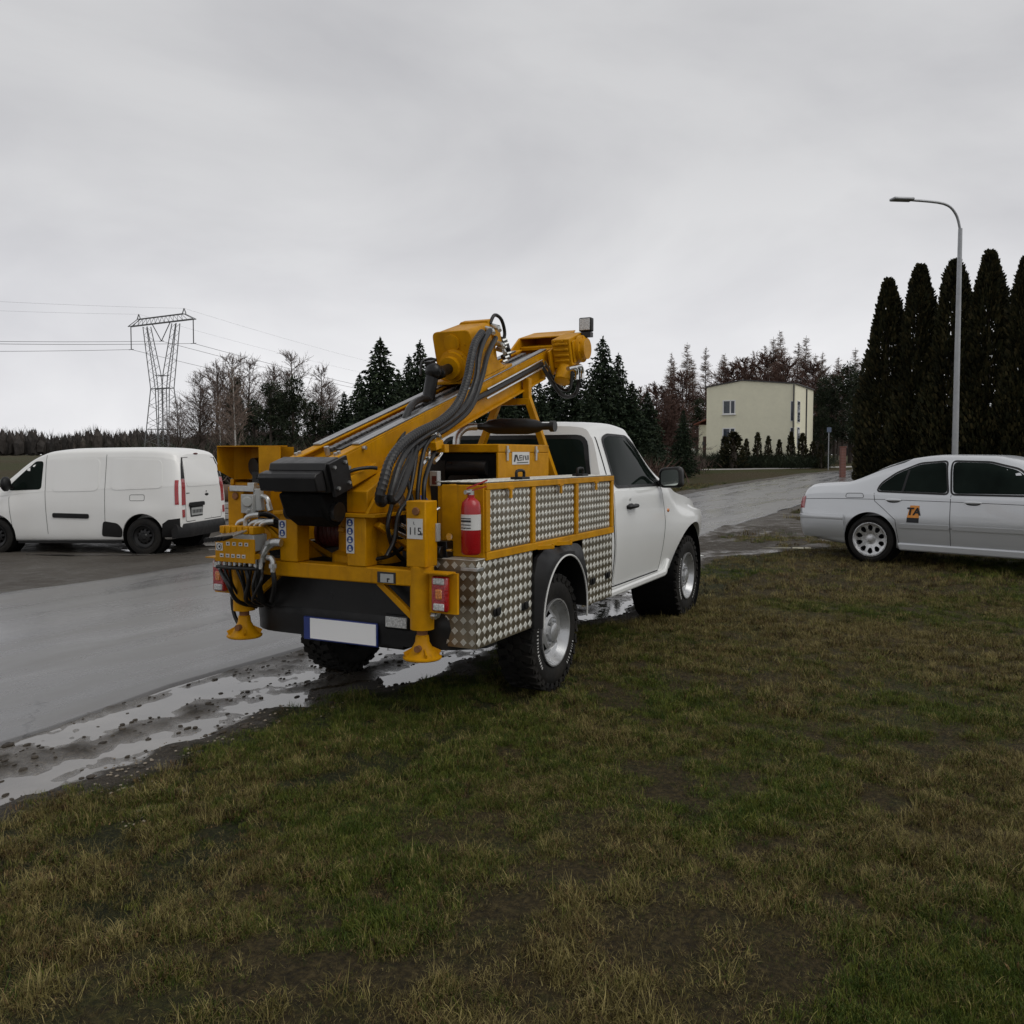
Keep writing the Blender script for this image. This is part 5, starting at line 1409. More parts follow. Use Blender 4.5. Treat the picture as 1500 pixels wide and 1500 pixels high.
k = MB(); k.bb(-1.30, -1.25, b__.y, a_.y, b__.z, a_.z); k.cyl(onx(362, 735, -1.32), onx(362, 735, -1.29), .03, n=14); k.cyl(onx(366, 745, -1.30), onx(362, 752, -1.30), .014, n=8); k.cyl(onx(378, 716, -1.25), onx(381, 748, -1.25), .03, n=12); k.build('relief_valve', 'grey_enamel', TK, bevel=.004)
k = MB(); k.tube([onx(384, 726, -1.26), onx(391, 730, -1.26), onx(395, 742, -1.26)], .014, 8, 4); k.cyl(onx(393, 738, -1.26), onx(396, 748, -1.26), .018, n=8); k.build('hose_fitting', 'zinc', TK, smooth=40)
a_, b__ = onx(341, 711, -1.25), onx(374, 720, -1.25)
k = MB(); k.bb(-1.28, -1.20, b__.y, a_.y, b__.z, a_.z); k.bb(-1.285, -1.25, b__.y - .02, b__.y + .03, b__.z, a_.z + .02); k.build('mount_plate', 'zinc', TK, bevel=.003)
# open-backed guard over the control motor
gy0, gy1, gz0, gz1 = onx(379, 680, -1.22).y, onx(325, 660, -1.22).y, 1.385, 1.588
k = MB()
vs, fs = [], []
prof_ = [(-1.26, gy1), (-1.12, gy1), (-1.02, gy1 - .05), (-.97, gy1 - .14), (-.96, gy0 - .05)]
for x, y in prof_:
    vs += [(x, y, gz1), (x, y, gz0 + (.06 if x < -1.2 else 0)), (x + .006, y + .006, gz1), (x + .006, y + .006, gz0 + (.06 if x < -1.2 else 0))]
for i in range(4):
    o_ = i * 4; fs += [(o_, o_ + 1, o_ + 5, o_ + 4), (o_ + 2, o_ + 6, o_ + 7, o_ + 3), (o_, o_ + 4, o_ + 6, o_ + 2), (o_ + 1, o_ + 3, o_ + 7, o_ + 5)]
k.add(vs, fs)
yr = onx(410, 660, -1.22).y
k.bb(-1.22, -1.214, yr, gy0, gz0, gz1)
k.prism([(-1.262, gy1), (-1.12, gy1 + .004), (-1.01, gy1 - .045), (-.97, gy1 - .14), (-.98, gy0 + .02), (-1.13, yr + .02), (-1.213, yr + .001), (-1.213, gy0), (-1.26, gy0 + .1)], 'z', gz1 + .0005, gz1 + .0065)
k.build('guard_hood', 'yellow_paint', TK)
k = MB(); k.cyl((-1.16, gy0 + .10, gz0 + .08), (-1.0, gy0 + .06, gz0 + .09), .055, n=16); k.bb(-1.18, -1.08, gy0 - .0, gy0 + .09, gz0 - .02, gz0 + .05); k.cyl((-1.185, gy0 + .06, gz0 + .02), (-1.17, gy0 + .06, gz0 + .02), .012, n=8); k.build('control_motor', 'black_steel', TK, smooth=40)
k = MB(); k.bb(-1.10, -1.06, gy0 + .10, gy0 + .15, 1.22, gz0 + .06); k.build('guard_post', 'yellow_paint', TK, bevel=.003)

# ---------------------------------------------------------------- fire extinguisher hung on the locker end
pe = onx(690, 812, -1.085)
FE = thing('fire_extinguisher', 'red fire extinguisher hanging on the yellow locker end of the drilling truck', 'fire extinguisher', (-1.085, pe.y, pe.z))
k = MB(); k.lathe([(.044, 0), (.054, .012), (.054, .255), (.048, .285), (.028, .305), (.020, .31), (.020, .325)], (0, 0, 0), (0, 0, 1), 30); k.build('cylinder', 'red_paint', FE, smooth=40)
k = MB(); k.lathe([(.0547, 0), (.0547, .085)], (0, 0, .135), (0, 0, 1), 30, cap=False); k.build('label', 'sticker_white', FE, smooth=60)
k = MB()
for q in range(4): k.bb(-.0560, -.0548, -.03, .03, .145 + q * .017, .150 + q * .017 + (.006 if q == 2 else 0))
k.build('label_print', 'ink', FE)
k = MB(); k.cyl((0, 0, .325), (0, 0, .355), .018, n=12); k.cyl((0, 0, .34), (-.045, .01, .34), .012, n=10); k.build('valve', 'zinc', FE, smooth=40)
k = MB(); k.bar((-.03, .01, .36), (.03, -.085, .405), .018, .008); k.bar((-.01, .005, .345), (.03, -.08, .372), .018, .006); k.build('handle', 'red_paint', FE)

# ================================================================== PARKED VEHICLES
def car_wheel_meshes(Rt, w, rr, style):
    t = MB(); t.lathe([(rr - .01, -w + .02), (rr + .02, -w + .004), (Rt - .05, -w), (Rt - .012, -w + .018), (Rt, -w + .05), (Rt, -.05), (Rt - .012, -.018), (Rt - .05, 0), (rr + .02, -.004), (rr - .005, -.016), (rr - .015, -.05)], (0, 0, 0), (0, 1, 0), 48, cap=False)
    r = MB(); n = 60
    if style == 'alloy':
        n = 160
        rings = [(rr - .02, -.12), (rr - .012, -.03), (rr + .004, -.004), (rr + .004, .004), (rr - .008, .004), (rr - .016, -.008), (.196, -.014), (.188, -.016), (.178, -.017), (.166, -.018), (.152, -.020), (.138, -.022), (.126, -.024), (.117, -.025), (.098, -.029), (.080, -.03), (.066, -.034), (.04, -.026)]
        holes = set()
        for band, hw in ((6, 2.2), (7, 3.6), (8, 4.6), (9, 5.2), (10, 5.2), (11, 4.4), (12, 2.6)):
            for i in range(n):
                if abs(i % 16 - 7.5) < hw: holes.add((band, i))
        polar_disc(r, rings, n, holes)
        for i in range(5):
            a = 2 * math.pi * i / 5 + .2; r.cyl((math.cos(a) * .058, -.034, math.sin(a) * .058), (math.cos(a) * .058, -.028, math.sin(a) * .058), .010, n=8)
    else:
        polar_disc(r, [(rr - .02, -.12), (rr - .012, -.03), (rr + .003, -.008), (rr + .003, 0), (rr - .006, 0), (rr - .02, -.03), (.13, -.05), (.10, -.03), (.06, -.028), (.045, -.012), (.02, -.01)], n, {(6, i) for i in range(n) if i % 6 in (0, 1, 2)})
    b = MB(); b.cyl((0, -.16, 0), (0, -.10, 0), rr - .015, n=30)  # black disc added behind the rim to darken its openings
    return t, r, b
def side_sections(tabs_, xs, sec): return [(x, sec(x)) for x in xs]
def I(t):
    return lambda x: float(pchip(*tabs(t), np.array([x]))[0])
def rel(dirR, dirF): return C_R * dirR + C_F * dirF

# ---------------------------------------------------------------- panel van
vd = rel(-.99, .129); va = math.atan2(vd.y, vd.x)
VW = at(211, 790, 15.0)
vz = -0.145
van_o = Vector((VW.x, VW.y, 0)) - Matrix.Rotation(va, 3, 'Z') @ Vector((.66, .88, 0))
VAN = thing('panel_van', 'white panel van with black bumper parked on the muddy far shoulder', 'van', (van_o.x, van_o.y, vz), va)
VAN.rotation_euler = (0, R(.6), va)
zt_ = I([(0, 1.70), (.05, 1.755), (.25, 1.80), (.8, 1.825), (1.8, 1.825), (2.4, 1.79), (2.75, 1.67), (3.25, 1.28), (3.42, 1.15), (3.85, 1.02), (4.12, .86), (4.28, .62)])
zl_ = I([(0, 1.18), (2.6, 1.10), (3.2, 1.03), (3.42, 1.0), (3.85, .90), (4.12, .76), (4.28, .55)])
wb_ = I([(0, .80), (.06, .845), (.2, .872), (1, .885), (2.6, .88), (3.4, .84), (3.9, .77), (4.28, .52)])
wm_ = I([(0, .835), (.06, .875), (.2, .90), (1, .91), (2.6, .91), (3.4, .90), (3.9, .85), (4.28, .60)])
w7_ = I([(0, .66), (.06, .70), (.3, .745), (1, .76), (2.4, .74), (2.75, .70), (3.3, .72), (3.9, .6), (4.28, .4)])
zb_ = I([(0, .30), (.4, .24), (3.6, .22), (4.28, .26)])
def van_sec(x):
    zt, zl, wb, wm, w7, zb = zt_(x), zl_(x), wb_(x), wm_(x), w7_(x), zb_(x); k = min(1, max(0, (zt - zl) / .5))
    return [(0, zb), (.6, zb), (wm - .10, zb + .01), (wm - .02, zb + .09), (wm, .62), (wm - .004, .90 if zl > .95 else zl - .06), (wb + .006, zl - .03), (wb, zl), (w7 + (wb - w7) * .45, zl + (zt - zl) * .62), (w7 + .035, zt - .14 * max(k, .3)), (w7 - .035, zt - .045 * max(k, .3)), (.40, zt - .006), (0, zt)]
xs = [0, .03, .06, .12, .25, .5, .8, 1.4, 2.0, 2.4, 2.6, 2.75, 2.95, 3.1, 3.25, 3.42, 3.6, 3.85, 4.0, 4.12, 4.2, 4.28]
vs, fs = loft_shell([(x, van_sec(x)) for x in xs], 110, 4)
def van_warp(p):
    x, y, z = p; s = max(0, min(1, (z - .85) / .95)); s = s * s * .14 * max(0, 1 - x / 1.0)
    fl = .022 * (math.exp(-((x - .66) / .40) ** 2) + math.exp(-((x - 3.36) / .40) ** 2)) * max(0, min(1, (z - .35) / .2)) * max(0, min(1, (.92 - z) / .15))
    return (x + s, y + (fl if y > .4 else -fl if y < -.4 else 0), z)
vb = MB(); vb.add([van_warp(p) for p in vs], fs); VB = bvh_of(vb)
cs = []
for s in (-1, 1):
    for wx in (.66, 3.36):
        k = MB(); k.cyl((wx, s * .60, .335), (wx, s * 1.3, .335), .368, n=40); cs.append(k)
cut(vb, cs, 'body', 'van_paint', VAN)
for s in (-1, 1):
    for wx in (.66, 3.36):
        k = MB(); k.lathe([(.364, 0), (.364, .30)], (wx, s * .595, .335), (0, s, 0), 40, cap=False); k.cyl((wx, s * .58, .335), (wx, s * .5955, .335), .3655, n=40)
        k.build('wheel_arch_liner', 'grime_black', VAN)
t_, r_, b_ = car_wheel_meshes(.315, .20, .195, 'steel')
VWm = [('tyre', to_mesh(t_, 'tyre', 'tyre_rubber', 35)), ('rim', to_mesh(r_, 'rim', 'black_steel', 35)), ('rim_backing', to_mesh(b_, 'rim_backing', 'grime_black'))]
for wx in (.66, 3.36):
    wheel_part(VAN, VWm, (wx, -.90, .315), True); wheel_part(VAN, VWm, (wx, .90, .315), False)
for s in (-1, 1):
    for pts in ([(.30, 1.13), (.34, 1.60), (1.20, 1.63), (1.22, 1.10)], [(1.45, 1.09), (1.44, 1.63), (2.22, 1.62), (2.30, 1.08)]):
        drape(VB, round_poly(pts, .10), 'y', s, 'side_panel', 'van_paint', VAN, eps=.007, skirt=.012)
    g = MB(); seam(g, VB, [(1.33, .34), (1.33, 1.70)], 'y', s, .007); g.build('panel_line', 'grime_black', VAN); g = MB(); seam(g, VB, [(2.38, .36), (2.42, 1.05), (2.45, 1.70)], 'y', s, .007); g.build('panel_line', 'grime_black', VAN); g = MB(); seam(g, VB, [(3.02, .40), (3.10, 1.0)], 'y', s, .007)
    g.build('panel_line', 'grime_black', VAN); g = MB(); seam(g, VB, round_poly([(.62, .92), (.62, 1.02), (.88, 1.02), (.88, .92)], .03), 'y', s, .007, closed=True); g.build('fuel_flap_gap', 'grime_black', VAN)
    drape(VB, round_poly([(2.50, 1.12), (2.50, 1.60), (2.68, 1.60), (3.12, 1.20), (3.12, 1.10)], .06), 'y', s, 'door_window', 'glass_dark', VAN, eps=.004)
    # black lower trim and rub strip
    drape(VB, [(.02, .30), (.02, .62), (.20, .60), (.30, .53), (.33, .30)], 'y', s, 'bumper_end', 'black_plastic', VAN, eps=.014)
    drape(VB, round_poly([(1.04, .30), (1.02, .44), (1.10, .54), (1.36, .58), (1.40, .32)], .05), 'y', s, 'side_trim', 'black_plastic', VAN, eps=.014)
    drape(VB, round_poly([(1.62, .62), (1.62, .70), (2.28, .72), (2.28, .64)], .03), 'y', s, 'rub_strip', 'black_plastic', VAN, eps=.014)
    k = MB(); k.bb(1.05, 2.95, min(s * .80, s * .885), max(s * .80, s * .885), .20, .24); k.build('sill', 'black_plastic', VAN)
    # tall tail lamp: dark upper part, red lower part
    drape(VB, [(s * .665, 1.28), (s * .640, 1.50), (s * .590, 1.64), (s * .615, 1.645), (s * .700, 1.50), (s * .770, 1.28)], 'x', -1, 'lamp_pillar', 'black_plastic', VAN, eps=.008, grid=.04)
    tl = drape(VB, [(s * .690, .84), (s * .668, 1.275), (s * .775, 1.275), (s * .805, .84)], 'x', -1, 'tail_lamp', 'lens_red', VAN, eps=.012, grid=.04)
    drape(VB, [(.03, .85), (.05, 1.26), (.10, 1.26), (.085, .85)], 'y', s, 'lens', 'lens_red', tl, eps=.010, grid=.04)
    drape(VB, [(s * .73, .63), (s * .73, .76), (s * .80, .76), (s * .80, .63)], 'x', -1, 'reflector', 'lens_red', VAN, eps=.014)
    mi = MB(); mi.ell((3.05, s * 1.02, 1.22), (.07, .11, .13)); mi.bar((3.05, s * .86, 1.16), (3.05, s * .98, 1.18), .06, .05); mi.build('wing_mirror', 'black_plastic', VAN, smooth=50)
    drape(VB, [(s * .40, .72), (s * .42, .90), (s * .70, .95), (s * .74, .74)], 'x', 1, 'headlamp', 'lens_clear', VAN, eps=.012)
drape(VB, round_poly([(-.62, 1.14), (-.57, 1.58), (.57, 1.58), (.62, 1.14)], .10), 'x', -1, 'rear_door_panel', 'van_paint', VAN, eps=.008, skirt=.014)
g = MB(); seam(g, VB, round_poly([(-.68, .55), (-.66, 1.2), (-.59, 1.64), (.59, 1.64), (.66, 1.2), (.68, .55)], .05), 'x', -1, .010, closed=True); seam(g, VB, [(-.28, .55), (-.28, 1.64)], 'x', -1, .006, .002)
for y in (.58, -.58): seam(g, VB, [(y - .06, 1.03), (y + .06, 1.03)], 'x', -1, .014, .004)
g.build('door_gap', 'grime_black', VAN)
k = MB(); x0 = hit(VB, (-.12, .99), 'x', -1).x; k.ell((x0 - .004, -.12, .985), (.012, .075, .024)); k.cyl((x0 - .004, -.10, 1.04), (x0 - .014, -.10, 1.04), .010, n=10); k.build('door_handle', 'black_plastic', VAN, smooth=40)
k = MB(); x0 = hit(VB, (.28, .80), 'x', -1).x; k.prism(round_poly([(.02, .80), (.03, .87), (.55, .87), (.57, .80)], .03), 'x', x0 - .035, x0); k.prism([(.07, .62), (.05, .80), (.53, .80), (.51, .62)], 'x', x0 - .010, x0); ph = k.build('plate_lamp_housing', 'black_plastic', VAN, bevel=.006)
k = MB(); k.bb(x0 - .016, x0 - .0115, .085, .495, .645, .775); np_ = k.build('number_plate', 'grey_enamel', VAN)
k = MB()
for i in range(7): k.bb(x0 - .0185, x0 - .0165, .46 - i * .055 - .03, .46 - i * .055, .68, .74)
k.build('plate_characters', 'black_steel', np_)
k = MB(); x0 = hit(VB, (.1, 1.70), 'x', -1).x; k.ell((x0 - .005, .06, 1.705), (.012, .085, .016)); k.build('brake_lamp', 'dark_red', VAN, smooth=40)
k = MB(); n = 20; vs, fs = [], []
for i in range(n + 1):
    y = -.90 + 1.8 * i / n; xx = -.055 + .10 * max(0, (abs(y) - .62) / .28) ** 2
    for dx, z in ((.10, .28), (0, .29), (-.012, .38), (0, .47), (.02, .52), (.12, .53)): vs.append((xx + dx, y, z))
for i in range(n):
    for q in range(6): fs.append((i * 6 + q, i * 6 + (q + 1) % 6, (i + 1) * 6 + (q + 1) % 6, (i + 1) * 6 + q))
fs += [tuple(range(6)), tuple(n * 6 + q for q in range(6))]
k.add(vs, fs); k.build('rear_bumper', 'black_plastic', VAN, smooth=40)
drape(VB, round_poly([(2.72, -.60), (3.28, -.70), (3.28, .70), (2.72, .60)], .1), 'z', 1, 'windscreen', 'glass_dark', VAN, eps=.006)

# ---------------------------------------------------------------- silver saloon
bd_ = rel(math.cos(R(45)), -math.sin(R(45))); ba = math.atan2(bd_.y, bd_.x)
BZ = 0.075
BWp = at(1275, 790, 12.1)
b_o = Vector((BWp.x, BWp.y, 0)) - Matrix.Rotation(ba, 3, 'Z') @ Vector((1.06, -.86, 0))
SAL = thing('saloon_car', 'silver four door saloon car with spoked alloy wheels beside the tall dark thujas', 'car', (b_o.x, b_o.y, BZ), ba)
zt_ = I([(0, .93), (.03, .99), (.10, 1.045), (.35, 1.072), (.60, 1.088), (.72, 1.118), (1.10, 1.300), (1.50, 1.432), (1.85, 1.468), (2.45, 1.458), (2.80, 1.37), (3.22, 1.16), (3.50, 1.02), (3.7, .995), (4.2, .93), (4.6, .81), (4.775, .62)])
zl_ = I([(0, .82), (.10, .905), (.5, .945), (.92, .955), (2, .945), (3.4, .915), (3.7, .90), (4.2, .85), (4.6, .73), (4.775, .55)])
wb_ = I([(0, .72), (.10, .775), (.5, .815), (1.5, .838), (2.4, .842), (3.5, .82), (4.2, .78), (4.6, .66), (4.775, .50)])
wm_ = I([(0, .76), (.06, .82), (.2, .868), (.6, .893), (2.4, .90), (3.9, .89), (4.4, .83), (4.775, .60)])
w7_ = I([(0, .56), (.5, .62), (.70, .64), (1.1, .595), (1.5, .565), (2.4, .57), (2.80, .57), (3.22, .62), (3.6, .68), (4.3, .6), (4.775, .4)])
zb_ = I([(0, .36), (.3, .27), (.9, .21), (4.2, .19), (4.775, .26)])
def sal_sec(x):
    zt, zl, wb, wm, w7, zb = zt_(x), zl_(x), wb_(x), wm_(x), w7_(x), zb_(x); k = min(1, max(0, (zt - zl) / .4))
    return [(0, zb), (.6, zb), (wm - .10, zb + .01), (wm - .035, zb + .07), (wm - .004, .50), (wm, .64), (wb + .030, zl - .09), (wb + .018, zl - .03), (wb, zl), (w7 + (wb - w7) * .48, zl + (zt - zl) * .58), (w7 + .025, zt - .10 * max(k, .25)), (w7 - .06, zt - .025 * max(k, .4)), (.30, zt - .003), (0, zt)]
xs = [0, .03, .06, .10, .2, .35, .5, .60, .72, .9, 1.1, 1.3, 1.5, 1.85, 2.15, 2.45, 2.8, 3.0, 3.22, 3.36, 3.5, 3.6, 3.7, 3.9, 4.2, 4.4, 4.6, 4.7, 4.775]
vs, fs = loft_shell([(x, sal_sec(x)) for x in xs], 130, 4)
def sal_warp(p):
    x, y, z = p
    fl = .016 * (math.exp(-((x - 1.06) / .40) ** 2) + math.exp(-((x - 3.89) / .40) ** 2)) * max(0, min(1, (z - .3) / .2)) * max(0, min(1, (.80 - z) / .15))
    return (x, y + (fl if y > .4 else -fl if y < -.4 else 0), z)
sb = MB(); sb.add([sal_warp(p) for p in vs], fs); SB = bvh_of(sb)
cs = []
for s in (-1, 1):
    for wx in (1.06, 3.89):
        k = MB(); k.cyl((wx, s * .60, .335), (wx, s * 1.3, .335), .355, n=44); cs.append(k)
cut(sb, cs, 'body', 'silver_paint', SAL, smooth=28)
for s in (-1, 1):
    for wx in (1.06, 3.89):
        k = MB(); k.lathe([(.351, 0), (.351, .28)], (wx, s * .595, .335), (0, s, 0), 40, cap=False); k.cyl((wx, s * .58, .335), (wx, s * .5955, .335), .3525, n=40)
        k.build('wheel_arch_liner', 'grime_black', SAL)
t_, r_, b_ = car_wheel_meshes(.318, .225, .228, 'alloy')
SWm = [('tyre', to_mesh(t_, 'tyre', 'tyre_rubber', 35)), ('rim', to_mesh(r_, 'rim', 'alloy', 35)), ('alloy_backing', to_mesh(b_, 'alloy_backing', 'grime_black'))]
for wx in (1.06, 3.89):
    wheel_part(SAL, SWm, (wx, -.885, .318), True); wheel_part(SAL, SWm, (wx, .885, .318), False)
for s in (-1, 1):
    w = drape(SB, round_poly([(1.13, .985), (1.17, 1.07), (1.34, 1.21), (1.60, 1.335), (1.93, 1.368), (2.02, .972)], .05), 'y', s, 'rear_door_window', 'glass_dark', SAL, eps=.004, grid=.05)
    k = MB(); seam(k, SB, round_poly([(1.115, .972), (1.155, 1.08), (1.33, 1.225), (1.595, 1.352), (1.94, 1.384), (2.035, .958)], .05), 'y', s, .022, .005, closed=True); seam(k, SB, [(1.46, .98), (1.49, 1.26)], 'y', s, .03, .007); k.build('window_seal', 'black_plastic', w)
    w = drape(SB, round_poly([(2.09, .970), (2.02, 1.368), (2.45, 1.358), (2.76, 1.275), (3.18, .985)], .05), 'y', s, 'front_door_window', 'glass_dark', SAL, eps=.004, grid=.05)
    k = MB(); seam(k, SB, round_poly([(2.07, .956), (2.00, 1.384), (2.45, 1.374), (2.78, 1.29), (3.21, .965)], .05), 'y', s, .022, .005, closed=True); k.build('window_seal', 'black_plastic', w)
    g = MB()
    seam(g, SB, [(.10, .835), (.5, .855), (1.2, .865), (2.3, .862), (3.6, .845), (4.3, .80)], 'y', s, .006, .002)  # swage crease, its shade drawn as a dark strip; no gap here
    seam(g, SB, [(1.09, .95), (1.11, .84), (1.24, .74), (1.40, .60), (1.44, .30)], 'y', s, .006); seam(g, SB, [(2.07, .95), (2.09, .27)], 'y', s, .006); seam(g, SB, [(3.36, .93), (3.34, .5), (3.28, .27)], 'y', s, .006)
    seam(g, SB, round_poly([(.70, .875), (.71, .935), (.94, .94), (.96, .878)], .03), 'y', s, .006, closed=True)
    seam(g, SB, [(1.46, .52), (3.3, .52)], 'y', s, .006); g.build('panel_line', 'grime_black', SAL)
    drape(SB, round_poly([(1.46, .50), (1.46, .555), (2.07, .56), (2.07, .505)], .01), 'y', s, 'rub_strip', 'silver_paint', SAL, eps=.014, skirt=.02)
    drape(SB, round_poly([(2.11, .505), (2.11, .56), (3.28, .56), (3.28, .505)], .01), 'y', s, 'rub_strip', 'silver_paint', SAL, eps=.014, skirt=.02)
    for x in (1.36, 2.34):
        h = MB(); hy = hit(SB, (x, .85), 'y', s).y; h.ell((x, hy, .845), (.085, .006, .028)); hs_ = h.build('handle_recess', 'grime_black', SAL, smooth=40)
        h = MB(); h.ell((x, hy + s * .016, .862), (.105, .018, .020)); h.build('door_handle', 'silver_paint', SAL, smooth=40)
    tl = drape(SB, [(.005, .70), (.01, .86), (.085, .875), (.10, .865), (.09, .705)], 'y', s, 'tail_lamp', 'lens_red', SAL, eps=.006, grid=.03)
    drape(SB, [(.012, .862), (.025, .905), (.08, .885), (.085, .877)], 'y', s, 'lens', 'lens_clear', tl, eps=.006, grid=.03)
    drape(SB, round_poly([(s * .42, .70), (s * .42, .87), (s * .70, .87), (s * .74, .70)], .03), 'x', -1, 'lens', 'lens_red', tl, eps=.006)
    mi = MB(); mi.ell((3.12, s * .96, 1.02), (.09, .10, .075)); mi.bar((3.14, s * .82, .97), (3.12, s * .92, 1.0), .05, .04); mi.build('wing_mirror', 'silver_paint', SAL, smooth=50)
    drape(SB, round_poly([(s * .30, .58), (s * .30, .72), (s * .58, .72), (s * .60, .58)], .04), 'x', 1, 'headlamp', 'lens_clear', SAL, eps=.01)
    k = MB(); k.prism([(1.45, .20), (1.42, .30), (3.45, .30), (3.5, .20)], 'y', s * .82, s * .895); k.build('sill', 'silver_paint', SAL, bevel=.02)
path = [(.705, -.912), (.45, -.905), (.25, -.892), (.10, -.850), (.01, -.76), (-.045, -.60), (-.072, -.35), (-.080, 0)]
path = path + [(x, -y) for x, y in reversed(path[:-1])]
path = [tuple(p)[:2] for p in catmull([Vector((x, y, 0)) for x, y in path], 3)]
def ring_part(name, prof, mat):
    k = MB(); vs, fs = [], []; m_ = len(prof); N_ = len(path)
    for i, (x, y) in enumerate(path):
        a = Vector(path[max(i - 1, 0)]); b = Vector(path[min(i + 1, N_ - 1)]); t = (b - a).normalized(); nx_, ny_ = -t.y, t.x
        for o_, z in prof: vs.append((x + nx_ * o_ * 1.0, y + ny_ * o_ * 1.0, z))
    for i in range(N_ - 1):
        for q in range(m_): fs.append((i * m_ + q, i * m_ + (q + 1) % m_, (i + 1) * m_ + (q + 1) % m_, (i + 1) * m_ + q))
    fs += [tuple(range(m_)), tuple((N_ - 1) * m_ + q for q in range(m_))]
    k.add(vs, fs); return k.build(name, mat, SAL, smooth=40)
ring_part('rear_bumper', [(-.06, .645), (.0, .640), (.004, .60), (.004, .53), (-.004, .44), (-.02, .36), (-.05, .31), (-.09, .30)], 'silver_paint')
ring_part('bumper_strip', [(.0042, .622), (.018, .618), (.022, .595), (.018, .572), (.0042, .568)], 'silver_paint')
drape(SB, round_poly([(.75, -.60), (1.44, -.54), (1.44, .54), (.75, .60)], .08), 'z', 1, 'rear_window', 'glass_dark', SAL, eps=.006)
drape(SB, round_poly([(2.84, -.53), (3.46, -.66), (3.46, .66), (2.84, .53)], .08), 'z', 1, 'windscreen', 'glass_dark', SAL, eps=.006)
# door lettering, as far as the photograph shows it
yy = hit(SB, (1.62, .70), 'y', -1).y
k = MB(); drape(SB, [(1.55, .64), (1.585, .80), (1.70, .80), (1.70, .64)], 'y', -1, 'door_sign', 'orange_vinyl', SAL, eps=.003, skirt=0)
sg = drape(SB, [(1.545, .575), (1.55, .64), (1.70, .64), (1.70, .575)], 'y', -1, 'door_sign_band', 'ink', SAL, eps=.003, skirt=0)
text_mesh('TA', .135, frame_mat((1.635, yy - .008, .718), (1, 0, 0), (.14, 0, 1)), 'lettering', 'ink', sg, bold=.035)
text_mesh('BI', .065, frame_mat((1.63, yy - .008, .608), (1, 0, 0), (.14, 0, 1)), 'lettering', 'sticker_white', sg, bold=.03)

# ================================================================== BACKGROUND
surf('bark_dark', (0.055, 0.042, 0.034), 0.9, var=0.3, scale=4)
surf('bark_birch', (0.50, 0.48, 0.44), 0.8, var=0.15, scale=3, dirt=(0.05, 0.045, 0.04), dirt_amt=0.9, dscale=6)
surf('twig', (0.105, 0.075, 0.062), 0.9, var=0.3, scale=1.5)
surf('twig_pale', (0.19, 0.14, 0.11), 0.9, var=0.3, scale=1.5)
surf('twig_red', (0.085, 0.046, 0.034), 0.9, var=0.3, scale=1.5)
def leaf_mat(name, a, b_, c_):
    m, nt, b = new_mat(name)
    g = nd(nt, 'ShaderNodeNewGeometry'); r = ramp(nt, g.outputs['Random Per Island'], [(0.0, a), (0.55, b_), (1.0, c_)])
    n = noise_tex(nt, 0.9, 3, 0.6); v = ramp(nt, n.outputs['Fac'], [(0.3, 0.6), (0.7, 1.3)])
    nt.links.new(mixc(nt, 1.0, r.outputs[0], v.outputs[0], 'MULTIPLY'), b.inputs['Base Color'])
    b.inputs['Roughness'].default_value = 0.7; b.inputs['Specular IOR Level'].default_value = 0.2
leaf_mat('needle_spruce', (0.010, 0.018, 0.010), (0.020, 0.034, 0.017), (0.040, 0.055, 0.026))
leaf_mat('needle_pine', (0.014, 0.022, 0.012), (0.026, 0.038, 0.020), (0.050, 0.058, 0.030))
leaf_mat('spray_thuja', (0.012, 0.014, 0.006), (0.028, 0.029, 0.011), (0.062, 0.050, 0.020))
def mesh_of(mb, name, mat): return to_mesh(mb, name, mat, None) if False else raw_mesh(mb, name, mat)
def raw_mesh(mb, name, mat):
    me = bpy.data.meshes.new(name); me.from_pydata(mb.v, [], mb.f); me.materials.append(MATS[mat]); return me
def spruce(seed, h=8.0, r=1.9, dens=1.0, bare=.02, leaf=.20):
    rnd = random.Random(seed); c = MB(); t = MB()
    t.tube([(0, 0, -.3), (0.02, 0, h * .5), (0, 0, h)], [h * .018 + .02, h * .012, .012], 8, 4)
    z = h * bare
    vs, fs = [], []
    def leafq(p, d, s):
        d = d.normalized(); u = d.cross(Vector((rnd.gauss(0, 1), rnd.gauss(0, 1), rnd.gauss(0, 1)))).normalized()
        o = len(vs); vs.extend([p - u * s * .34, p + u * s * .34, p + d * s]); fs.append((o, o + 1, o + 2))
    while z < h * .985:
        q = z / h; L0 = r * ((1 - q) ** .80) * (.55 + .45 * min(1, q / .12))
        n = 7 if q < .8 else 5
        a0 = rnd.uniform(0, 6.28)
        for i in range(n):
            a = a0 + 6.283 * i / n + rnd.uniform(-.3, .3); L = max(.10, L0 * rnd.uniform(.62, 1.12))
            dx, dy = math.cos(a), math.sin(a); dr = rnd.uniform(.10, .32)
            steps = max(2, int(L / (leaf * .55) * dens))
            for k in range(steps):
                f = (k + rnd.random()) / steps
                p = Vector((dx * L * f, dy * L * f, z + L * (.14 * f - dr * f * f * 1.2)))
                wside = L * .30 * (1 - f * .6)
                for w in range(3):
                    off = rnd.uniform(-1, 1) * wside
                    pp = p + Vector((-dy * off, dx * off, rnd.uniform(-.10, .04) - abs(off) * .15))
                    leafq(pp, Vector((dx * .8 + rnd.uniform(-.6, .6), dy * .8 + rnd.uniform(-.6, .6), rnd.uniform(-.75, .25))), leaf * rnd.uniform(.7, 1.35))
        z += h * .017 + .035
    for k in range(14): leafq(Vector((0, 0, h * (.95 + .004 * k))), Vector((rnd.uniform(-1, 1), rnd.uniform(-1, 1), 1.2)), leaf * .8)
    c.v = [tuple(p) for p in vs]; c.f = fs; c.mi = [0] * len(fs)
    return t, c
